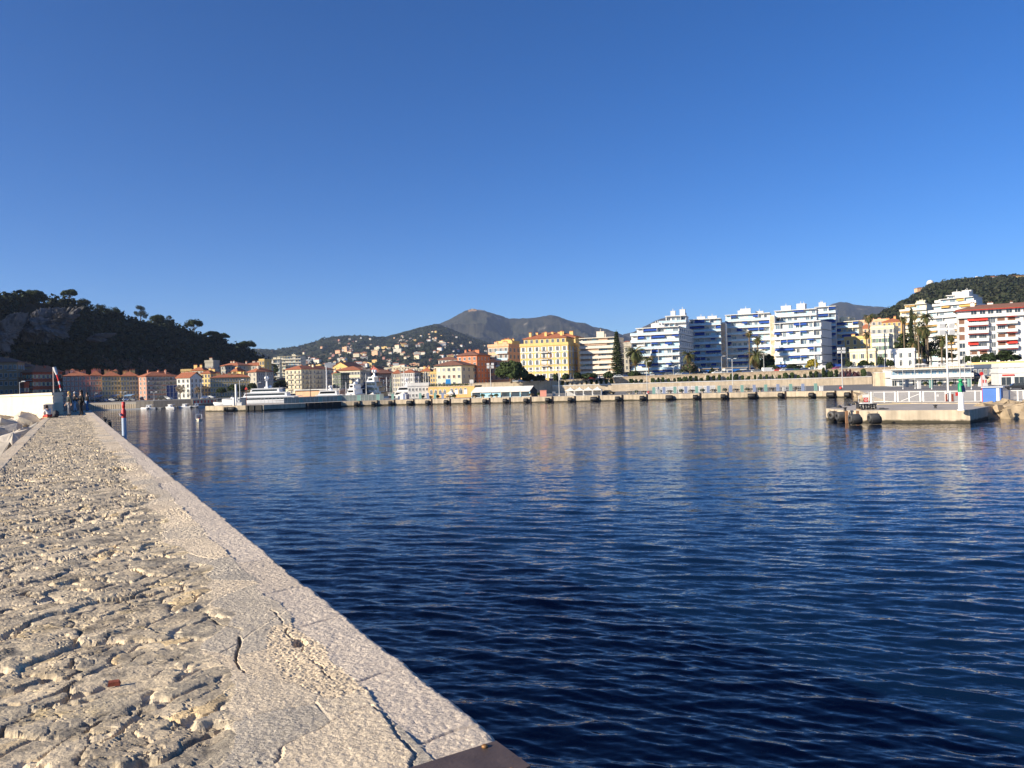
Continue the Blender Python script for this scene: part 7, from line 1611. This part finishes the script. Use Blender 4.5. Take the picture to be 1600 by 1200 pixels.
def tier(mb, x0, x1, w_, z0, z1, m, rf=.25, rb=.1, glass=True, vis=.5):
    """one storey of a yacht: sloping front, dark window band, overhanging roof"""
    h = z1-z0; pr = [(x0, z0), (x1, z0), (x1-rf*h*2.2, z1), (x0+rb*h, z1)]
    vs = [(x, -w_, z) for x, z in pr]+[(x, w_, z) for x, z in pr]; mb.raw(vs, [(0, 1, 2, 3), (7, 6, 5, 4), (1, 5, 6, 2), (0, 3, 7, 4), (3, 2, 6, 7), (0, 4, 5, 1)], m)
    if glass:
        za, zb = z0+h*.30, z0+h*.80
        for s in (-1, 1):
            q = [(x0+.8, s*(w_+.02), za), (x1-rf*h*.9-.3, s*(w_+.02), za), (x1-rf*h*1.9-.3, s*(w_+.02), zb), (x0+.8, s*(w_+.02), zb)]; mb.face(q if s < 0 else q[::-1], DKG)
        f = lambda t_: x1-rf*h*2.2*t_+.02; mb.face([(f(.3), -w_*.9, za), (f(.3), w_*.9, za), (f(.85), w_*.85, zb), (f(.85), -w_*.85, zb)], DKG)
    mb.box(x0-h*.9, x1-rf*h*1.4, -w_-.15, w_+.15, z1+.003, z1+.16, m)
def yacht(label, loc, rz, L_, tiers, hullc=GEL, mast=4.0, domes=2, th=1.75, long=0, B_=None, name='motor_yacht', hb=2.6, hs=1.7, group=None):
    t = thing(name, label, 'yacht', loc, rz, group); B_ = B_ or L_*.2; put(hullm(L_, B_, hb, hs, hullc), 'hull', t, 0, 0, 0); z = (hs+hb)/2-.35; x0, x1 = -L_*(.36+.11*long), L_*(.20+.08*long); w_ = B_*.40
    for k in range(tiers):
        mb = MB(); h = th; tier(mb, x0, x1, w_, z, z+h, hullc if hullc != GEL and k < tiers-1 else GEL); put(mb.mesh('deck_house'), 'deck_house', t, 0, 0, 0); z += h+.16; x0 += L_*(.05+.05*long); x1 -= L_*.085; w_ *= .86
    mb = MB(); xm = (x0+x1)/2-.3; mb.box(xm-.9, xm+.7, -w_*.55, w_*.55, z-.1, z+.55, GEL, tx=.3, ty=.1); mb.box(xm-.5, xm+.2, -.35, .35, z+.55, z+mast*.45, GEL, tx=.15, ty=.1); mb.tube((xm, 0, z+mast*.4), (xm, 0, z+mast), .09, .05, GEL, 6); mb.box(xm-.15, xm+.15, -1.1, 1.1, z+mast*.45, z+mast*.5, GEL); put(mb.mesh('mast'), 'mast', t, 0, 0, 0)
    for k in range(domes):
        mb = MB(); mb.ball((0, 0, 0), .55, GEL, 12, 1.15); put(mb.mesh('radar_dome'), 'radar_dome', t, xm-.2+(.9 if k % 2 else -.9)*(k > 1), (k % 2*2-1)*.95, z+mast*.62 if k < 2 else z+.5)
    mb = MB(); n = 18
    for i in range(n):
        u = .45+.5*i/n; x = -L_/2+L_*u
        for s in (-1, 1): w2 = B_/2*(1-max(0, (u-.45)/.55)**2.4)-.15; zz = hs+(hb-hs)*u**1.8; mb.tube((x, s*w2, zz-.1), (x, s*w2, zz+.75), .025, .025, POLE, 4)
    put(mb.mesh('bow_rail'), 'bow_rail', t, 0, 0, 0); return t
Y1 = 282; xa = xat(343, 630, Y1); xb = xat(470, 620, Y1+4); L1 = (xb-xa)
yacht('large white motor yacht moored bow left behind the mole, with two big radar domes', ((xa+xb)/2, Y1+2, 0), math.pi-.03, L1, 3, mast=6.0, domes=3, hb=3.4, hs=2.3, B_=6.6, th=1.35, long=1)
yacht('sleek white yacht with slashed dark windows in front of the cream houses', (xat(507, 615, 322), 322, 0), math.pi-.1, 19, 2, mast=2.2, domes=2, hb=2.3, hs=1.7, B_=5.2)
yacht('tall blue grey superyacht with four decks behind the mole', (xat(572, 615, 305), 305, 0), math.pi-.35, 23, 4, hullc=NVY, mast=3.6, domes=2, hb=3.4, hs=2.5, B_=6.5)
yacht('white three deck yacht stern beside the blue grey superyacht', (xat(549, 615, 300), 303, 0), math.pi-.9, 15, 3, mast=2.0, domes=1, hb=2.6, hs=2.0, B_=5)
yacht('white ferry like boat with radar masts left of the harbour building', (xat(628, 612, 318), 318, 0), math.pi-.2, 15, 2, mast=4.5, domes=2, hb=3.0, hs=2.2, B_=4.8)
yacht('dark windowed white launch beneath the long shaded yellow front', (xat(357, 620, 325), 325, 0), math.pi, 13, 1, mast=1.2, domes=0, hb=1.9, hs=1.4, B_=3.6)
# tall rigged mast
def sailer(label, px, ytop, Y, lean=0, L_=9, r=.09, col=GEL, cover=True, w_=1, group='sailing boats in the inner harbour', stays=True, name='sailing_boat', mm=None):
    ht = zat(px, ytop, Y); t = thing(name, label, 'sailing boat', (xat(px, 615, Y), Y, 0), lean, group); put(hullm(L_, L_*.3, 1.25, .95, col), 'hull', t, 0, 0, 0)
    mb = MB(); mb.box(-L_*.18, L_*.18, -.8, .8, .85, 1.5, GEL, tx=.3, ty=.12); put(mb.mesh('cabin'), 'cabin', t, 0, 0, 0); mb = MB(); mb.tube((0, 0, 1.2), (0, 0, ht), r, r*.7, mm or GEL, 8); mb.tube((0, -.9, ht*.62), (0, .9, ht*.62), .04, .04, POLE, 5); put(mb.mesh('mast'), 'mast', t, 0, 0, 0)
    mb = MB(); mb.tube((0, 0, 2.3), (-L_*.38, 0, 2.4), .10, .08, POLE, 6); mb.tube((0, 0, 2.5), (-L_*.36, 0, 2.55), .17, .10, FLB if cover else GEL, 8); put(mb.mesh('boom'), 'boom', t, 0, 0, 0)
    if stays:
        mb = MB()
        for e in ((L_*.48, 0, 1.2), (-L_*.48, 0, 1.0), (0, L_*.13, 1.0), (0, -L_*.13, 1.0)): mb.tube((0, 0, ht-.2), e, .035, .035, GREYM, 3)
        put(mb.mesh('rigging'), 'rigging', t, 0, 0, 0)
    return t
t_ = sailer('big sailing yacht with the tallest white mast before the shaded facade', 511, 571, 340, math.pi, 26, .32); 
for (px, yt, Y_, lab, c_) in [(572.5, 584, 292, 'sailing boat whose mast crosses the blue grey superyacht', POLE), (594, 590.5, 315, 'boat with a short reddish mast right of the superyacht', M('reddish_mast', (.38, .14, .10), .6)), (604.5, 589, 318, 'sailing boat with a thick white mast left of the green one', GEL), (611, 590, 322, 'sailing boat with a greenish furled sail', M('greenish_furled_sail', (.14, .24, .19), .8)), (613.5, 583, 326, 'sailing boat with a high thin mast before the dark red house', POLE), (617.3, 585, 330, 'sailing boat with a thick pale mast beside the cream house', GEL),
        (626.5, 574, 338, 'sailing boat with the tallest mast before the green shuttered house', POLE), (632, 580, 342, 'sailing boat with a white mast over the white tent hut', GEL), (640, 584, 345, 'sailing boat mast before the green shutters, middle', POLE), (646.5, 583, 336, 'sailing boat with a white mast at the right of the shuttered house', GEL), (654.5, 588, 340, 'short masted boat behind the harbour building', GEL), (662.5, 584, 344, 'boat mast before the yellow house, left', POLE), (665.5, 580.5, 338, 'boat with a bright white mast before the yellow house', GEL), (670, 583, 348, 'boat mast at the right edge of the yellow house', POLE), (600, 594, 308, 'small boat with a leaning mast by the superyacht bow', GEL), (485, 577, 345, 'sailing boat with a dark mast before the cream balconies', IRON), (527, 586, 338, 'sailing boat with a thin dark mast right of the tallest mast', IRON), (541, 597, 320, 'small white masted boat behind the mole tents', GEL)]:
    sailer(lab, px, yt, Y_, rnd.uniform(2.6, 3.6), rnd.uniform(8, 12), .17, mm=c_)
# small motor boats
def small_boat(label, loc, rz, L_, cab=True, arch=False, hm=GEL, name='motor_boat', group=None, eng=True):
    t = thing(name, label, 'boat', loc, rz, group); put(hullm(L_, L_*.36, .28*L_*.5, .22*L_*.5, hm, deckm=GEL), 'hull', t, 0, 0, 0); zz = L_*.12
    if cab: mb = MB(); tier(mb, -L_*.12, L_*.18, L_*.12, zz-.2, zz+.9, GEL); put(mb.mesh('cabin'), 'cabin', t, 0, 0, 0)
    if arch:
        mb = MB(); a = L_*.17; x0, x1 = -L_*.22, L_*.12
        for s in (-1, 1):
            mb.path([(x0, s*a, zz-.1), (x0+.1, s*a, zz+1.0), (x1-.1, s*a*.95, zz+1.05), (x1+.15, s*a, zz-.05)], .035, GEL)
        mb.path([(x0+.1, -a, zz+1.0), (x0+.1, a, zz+1.0)], .035, GEL); mb.path([(x1-.1, -a*.95, zz+1.05), (x1-.1, a*.95, zz+1.05)], .035, GEL); put(mb.mesh('arch_frame'), 'arch_frame', t, 0, 0, 0)
        mb = MB(); mb.box(-.25, .05, -.18, .18, zz-.15, zz+.12, RED, tx=.06, ty=.05); put(mb.mesh('seat'), 'seat', t, -.2, 0, 0)
    if eng: mb = MB(); mb.box(-.22, .18, -.16, .16, .1, .75, IRON, tx=.05, ty=.04); mb.box(-.06, .06, -.04, .04, -.4, .1, IRON); put(mb.mesh('outboard_engine'), 'outboard_engine', t, -L_/2-.2, 0, 0)
    return t
v = gp(311, 657.2, 0); small_boat('small cream motorboat with a white hoop frame alone on the open water', (v.x, v.y, 0), R(-70), 3.6, cab=False, arch=True, hm=M('cream_gelcoat', (.76, .68, .50), .3, .05, 1))
for px, back, L_, lab, kw in ((234, 4, 6, 'white fishing boat with a small wheelhouse along the dark left quay', dict(cab=True)), (268, 4, 5.5, 'white cabin boat alone right of the fishing boat', dict(cab=True)), (249, 3, 4.5, 'grey dinghy between the fishing boat and the cabin boat', dict(cab=False, hm=GREYM)), (290, 4, 5.5, 'white boat by the red and white marked quay, leftmost', dict(cab=True)), (301, 3, 5.0, 'grey boat second by the marked quay', dict(cab=False, hm=GREYM)), (309, 3, 6, 'white boat with a cabin by the marked quay, right', dict(cab=True)), (319, 3, 4.5, 'little blue covered boat at the marked quay', dict(cab=False, hm=FLB)), (227, 3, 4.5, 'small white open boat left of the fishing boat', dict(cab=False))):
    yb = float(np.interp(px, (140, 240, 310, 375), (641.5, 638.5, 636, 632.5))); q = gp(px, yb+.6, 0); small_boat(lab, (q.x, q.y-1, 0), R(rnd.uniform(150, 215)), L_, group='small boats along the left bank quay', **kw)
# fishing mast of the left boat
# white panel strip with red marks on the left quay
pA, pB = gp(301, 636.6, 0), gp(341, 634.8, 0); pA.y -= .3; pB.y -= .3; v = pB-pA; t_ = thing('quay_barrier', 'pale barrier with a row of red squares on the left bank quay edge', 'barrier', (pA.x, pA.y, 1.2), math.atan2(v.y, v.x)); L_ = v.length
mb = MB(); mb.box(0, L_, -.1, .1, 0, 2.1, CRM); mb.build('panel', t_); mb = MB()
for k in range(7): x = L_*(.06+.94*k/7); mb.box(x, x+L_*.06, -.13, -.103, .5, 1.6, RED)
mb.build('red_marks', t_)
# arcade openings in the left quay
a_, b_ = gp(138, 641.6, 0), gp(222, 639.0, 0); v = b_-a_; t_ = thing('quay_arcade', 'long low row of dark openings between pale piers in the left quay', 'arcade', (a_.x, a_.y-.35, 0), math.atan2(v.y, v.x)); L_ = v.length; n = 24
mb = MB(); mb.box(0, L_, -.05, .34, 2.2, 3.0, M('pale_quay_beam', (.42, .38, .32), .9)); mb.box(0, L_, .1, .3, .4, 2.2, IRON); mb.build('beam', t_); mb = MB()
for k in range(n+1): mb.box(L_*k/n-.35, L_*k/n+.35, -.05, .1, .3, 2.2, CRM)
mb.build('piers', t_)
t_ = thing('quay_walkway', 'thin pale floating walkway at the foot of the left quay', 'walkway', (a_.x, a_.y-2.2, 0), math.atan2(v.y, v.x)); mb = MB(); mb.box(0, L_*1.1, -.6, .6, -.2, .35, GREYM); mb.build('deck', t_)
# cars and awnings on the left bank
for px, col in ((150, 'black'), (158, 'grey'), (166, 'blue'), (176, 'silver'), (186, 'black'), (198, 'blue'), (206, 'grey'), (254, 'black'), (262, 'white'), (330, 'silver'), (322, 'blue')):
    Y_ = 350; t_ = car(0, 0, 0, col, 'car', R(rnd.uniform(-25, -10)), f'{col} car standing in the shade of the left bank'+(' near the plane trees' if px > 300 else ' below the dusty pink house' if px > 240 else ' before the ochre row'), (xat(px, 625, Y_), Y_, ZL))
for px, w_, m_, lab in ((158, 16, M('pale_blue_awning', (.25, .32, .42), .8), 'long pale blue grey shop awning under the narrow rose house'), (183, 14, MATS['pale_blue_awning'], 'pale blue grey shop awning under the dim ochre house'), (206, 18, M('blue_grey_awning', (.12, .22, .38), .8), 'wide blue grey cafe awning under the dim yellow house')):
    Y_ = 374.5; s = mpp(Y_); t_ = thing('shop_awning', lab, 'awning', (xat(px, 618, Y_), Y_, ZL+3.0), R(-28)); mb = MB(); mb.box(-w_*s/2, w_*s/2, -2.2, 0, -.05, .05, m_, Matrix.Rotation(R(15), 4, 'X')); mb.build('canvas', t_); mb = MB(); mb.box(-w_*s/2, w_*s/2, -2.2, -2.1, -.9, -.62, m_); mb.build('valance', t_)
# ---------------------------------------------------------------- things on the mole
vp = qpos(369.5, 1.5); t_ = thing('white_pillar', 'tall plain white pillar on the mole, left of the lamp', 'pillar', (xat(369, 620, 256), 256, ZQ)); mb = MB(); mb.lathe([(.38, 0), (.34, 8.6-ZQ), (0, 8.7-ZQ)], WHT, 12); mb.build('shaft', t_)
vp = qpos(366, 1.0); t_ = thing('white_post', 'short thick white post at the head of the mole', 'post', vp); mb = MB(); mb.lathe([(.42, 0), (.34, 2.5), (0, 2.6)], WHT, 12); mb.build('shaft', t_)
box_thing('white_locker', 'white locker box on the mole right of the short post', 'locker', 374, 1.2, 1.5, 1.0, .9, WHT); box_thing('blue_locker', 'dark blue grey tall box behind the lamp on the mole', 'locker', 380, 4, 1.6, 1.0, 2.2, M('dark_blue_cabinet', (.04, .06, .10), .6))
vp = qpos(385.5, 2); t_ = thing('sign_post', 'red triangular sign on a red and white pole on the mole', 'sign', vp); mb = MB(); mb.tube((0, 0, 0), (0, 0, 5.3), .07, .07, MATS['reddish_mast'], 6); mb.build('pole', t_); mb = MB(); mb.raw([(-.5, -.03, 5.0), (.5, -.03, 5.0), (0, -.03, 5.9), (-.5, .03, 5.0), (.5, .03, 5.0), (0, .03, 5.9)], [(0, 1, 2), (5, 4, 3), (0, 3, 4, 1), (1, 4, 5, 2), (2, 5, 3, 0)], RED); mb.build('triangle', t_)
for i, px in enumerate((353, 357, 361, 364)): 
    p = qpos(px, -.35, .75); tag(link('mole_fender', fm1, None, p, .4 if i < 2 else 0), 'black rubber cylinder at the rounded head of the mole', 'fender', 'fenders at the mole head')
bkm = M('black_facing', (.018, .016, .015), .8, .4, 2)
for a_, b_, lab in ((384, 409, 'dark tyre faced stretch of the mole below the yacht'), (478, 533, 'long black rubber faced stretch of the mole before the tents')):
    p, q = qpos(a_, -.25, 0), qpos(b_, -.25, 0); v = q-p; t_ = thing('rubber_facing', lab, 'quay facing', (p.x, p.y, 0), math.atan2(v.y, v.x)); mb = MB(); mb.box(0, v.length, -.1, .15, .1, ZQ+.02, bkm)
    for k in range(int(v.length/2.2)): mb.tube((k*2.2+.8, -.15, .2), (k*2.2+.8, -.15, ZQ-.1), .28, .28, RUB, 7)
    mb.build('facing', t_)
# glass and rail fence along the mole
o0 = qpos(408, 2.0); t_ = thing('mole_fence', 'long fence of glass panes and thin posts along the mole before the yachts', 'fence', o0); mb = MB(); g = MB(); rr_ = MB()
for k, a_ in enumerate(np.arange(408, 600, 6)):
    p, q = qpos(a_, 2.0)-o0, qpos(a_+6, 2.0)-o0; mb.tube((p.x, p.y, 0), (p.x, p.y, 2.1), .05, .05, POLE, 5); rr_.tube((p.x, p.y, 2.1), (q.x, q.y, 2.1), .04, .04, POLE, 4)
    if a_ > 440: g.raw([(p.x, p.y, .1), (q.x, q.y, .1), (q.x, q.y, 2.0), (p.x, p.y, 2.0)], [(0, 1, 2, 3)], M('grey_glass_pane', (.20, .23, .22), .15, .2, 1, spec=.6) if k % 5 else BT)
mb.build('posts', t_); rr_.build('rail', t_); g.build('panes', t_)
t_ = thing('long_shed', 'low shed with a pale flat roof and an orange wall behind the sleek yacht', 'shed', (xat(462, 615, 380), 380, 1.5), R(-16)); mb = MB(); mb.box(0, 24, 0, 6, 0, 4.0, MATS['peach_render']); mb.build('wall', t_); mb = MB(); mb.box(-.5, 24.5, -1, 6.5, 4.003, 4.4, WHT); mb.build('roof', t_)
# ================================================================ far villas and town roofs
def housemesh(w_, d_, h_, rh, wall, roof, flat=False):
    a = MB(); a.box(-w_/2, w_/2, -d_/2, d_/2, -h_*.5, h_, wall)
    st = max(1, int(h_/3)); n = max(2, int(w_/3.2))
    for r_ in range(st):
        for c in range(n): x = -w_/2+w_*(c+.5)/n; a.box(x-.55, x+.55, -d_/2-.06, -d_/2+.02, h_*(r_+.3)/st, h_*(r_+.3)/st+1.4, GLS)
    b = MB()
    if flat: b.box(-w_/2-.3, w_/2+.3, -d_/2-.3, d_/2+.3, h_+.003, h_+.5, wall); b.box(-w_*.2, w_*.1, -2, 2, h_+.5, h_+2.3, wall)
    else: roof_hip(b, w_, d_, h_+.24, rh, .6, roof)
    if not flat: b.v = [(x-w_/2, y-d_/2, z) for x, y, z in b.v]
    return a.mesh('wall'), b.mesh('roof')
PAL = {'white': WHT, 'cream': c_cream, 'pale': c_pale, 'peach': c_peach, 'yellow': c_yelb, 'rose': c_rose}
HM = {}
rg = random.Random(99)
kinds = []
for col in PAL:
    for sz, (w_, d_, h_, rh) in {'small': (11, 9, 6, 2.2), 'wide': (22, 11, 8, 2.6), 'block': (30, 13, 15, 0)}.items(): HM[(col, sz)] = housemesh(w_, d_, h_, rh, PAL[col], TILE, sz == 'block')
def far_house(p, col, sz, rz, where, grp, sc=1.0):
    w_, r_ = HM[(col, sz)]; t = thing('town_house' if 'town' in where else 'hillside_house', f'{ {"small": "small", "wide": "wide", "block": "long"}[sz]} {col} {"block" if sz == "block" else "house"} {where}', 'house', p, rz, grp)
    if sc != 1.0: t.scale = (sc, sc, sc)
    put(w_, 'wall', t, 0, 0, 0); put(r_, 'roof', t, 0, 0, 0)
Xm, Ym, Zm = MIDG; nr, nc = Xm.shape
def midz(i, j): return Vector((Xm[i, j], Ym[i, j], Zm[i, j]))
cnt = 0; out0, out1 = mid_out[0][0], mid_out[-1][0]
cols = ['white', 'cream', 'pale', 'cream', 'pale', 'peach', 'yellow', 'white', 'rose']
while cnt < 298:
    px = rg.triangular(405, 900, 640) if rg.random() < .8 else rg.uniform(405, 900); u = rg.random()**.85*.9; j = int((px-out0)/(out1-out0)*(nc-1)); i = int(u*(nr-1))
    dn = rg.random() < .5
    if dn: px = rg.uniform(470, 735); u = rg.uniform(.22, .74); j = int((px-out0)/(out1-out0)*(nc-1)); i = int(u*(nr-1))
    if not dn and fbm(np.array([px*.02]), np.array([u*4.0]), 2, 8)[0] < -.15 and rg.random() < .8: continue
    p = midz(i, j); sz = rg.choice(['small', 'small', 'wide', 'small', 'wide', 'block']) ; 
    if u > .6: sz = 'small'
    where = ('among the trees high on the hillside' if u > .62 else 'on the middle slope of the distant hillside' if u > .3 else 'at the foot of the distant hillside')+(' to the left' if px < 560 else ' to the right' if px > 740 else '')
    far_house((p.x, p.y, p.z+3.5), rg.choice(cols), sz, rg.uniform(-.7, .3), where, 'houses on the distant hillside', rg.uniform(.65, 1.05)); cnt += 1
# town roofs between harbour and slope
cnt = 0
while cnt < 130:
    Y_ = rg.uniform(560, 1100); px = rg.uniform(440, 905); zt_ = 4+ (Y_-560)*.028
    where = 'among the town roofs '+('behind the harbour houses' if Y_ < 760 else 'farther back below the slope')+(' at left' if px < 560 else ' at centre' if px < 700 else ' at right')
    far_house((xat(px, 590, Y_), Y_, zt_), rg.choice(['cream', 'pale', 'peach', 'yellow', 'rose', 'cream', 'white']), rg.choice(['small', 'wide', 'wide', 'block']), rg.uniform(-.6, .2), where, 'town houses behind the harbour', rg.uniform(.6, .95)); cnt += 1
# right green hill: scattered villas, domes
Xg_, Yg_, Zg_ = GRG; g0, g1 = gr_out[0][0], gr_out[-1][0]
for px, py, col, sz, lab in ((1440, 452, 'peach', 'wide', 'long peach villa near the left shoulder of the green hill'), (1588, 433, 'yellow', 'wide', 'yellow villa on the green hill top at the right'), (1551, 434.5, 'pale', 'small', 'pale villa on the green hill crest'), (1535, 445, 'pale', 'small', 'pale house half hidden in the green hill wood'), (1560, 452, 'cream', 'small', 'cream house low in the green hill wood')):
    Y_ = 1440; t = thing('villa', lab, 'villa', at(px, py+2.5, Y_), 0, None); w_, r_ = HM[(col, sz)]; put(w_, 'wall', t, 0, 0, 0); put(r_, 'roof', t, 0, 0, 0); t.scale = (1, 1, .6 if sz == 'wide' else .8)
for px, py, r_, lab in ((1453.5, 442.5, 5.2, 'big white observatory dome at the left end of the green hill crest'), (1504, 436.5, 2.0, 'tiny white dome on the green hill crest, left one'), (1526, 434, 2.6, 'tiny white dome on the green hill crest, right one')):
    Y_ = 1490; s = mpp(Y_); t = thing('dome', lab, 'dome', at(px, py, Y_)); mb = MB(); mb.lathe([(r_*s, -2*s), (r_*s, .5*s), (r_*s*.92, r_*s*.45), (r_*s*.6, r_*s*.8), (0, r_*s)], WHT, 16); mb.build('shell', t)
p = at(738, 484.5, 7350); t = thing('summit_fort', 'low pale fort on the top of the highest far mountain', 'fort', (p.x, p.y, p.z)); mb = MB(); mb.box(-38, 42, -20, 20, -30, 3, c_brown); mb.box(-10, 12, -12, 12, 3, 12, c_grey); mb.build('wall', t)
# ================================================================ air
hz = MB(); hz.box(-6500, 9500, -300, 11500, -6, 1250, None) if False else None
me = MB(); me.v = []; me.box(-9000, 9500, -200, 11800, -5, 880, WHT); hm = me.mesh('haze'); hm.materials.clear()
hmat = bpy.data.materials.new('air_haze'); hmat.use_nodes = True; n_ = hmat.node_tree; n_.nodes.remove(n_.nodes['Principled BSDF']); pv = n_.nodes.new('ShaderNodeVolumePrincipled'); pv.inputs['Color'].default_value = (.60, .74, 1.0, 1); pv.inputs['Density'].default_value = .00005; pv.inputs['Anisotropy'].default_value = .2
n_.links.new(pv.outputs[0], n_.nodes['Material Output'].inputs['Volume']); hm.materials.append(hmat); tag(link('haze', hm), kind='stuff', label='thin blue air haze over the whole harbour')
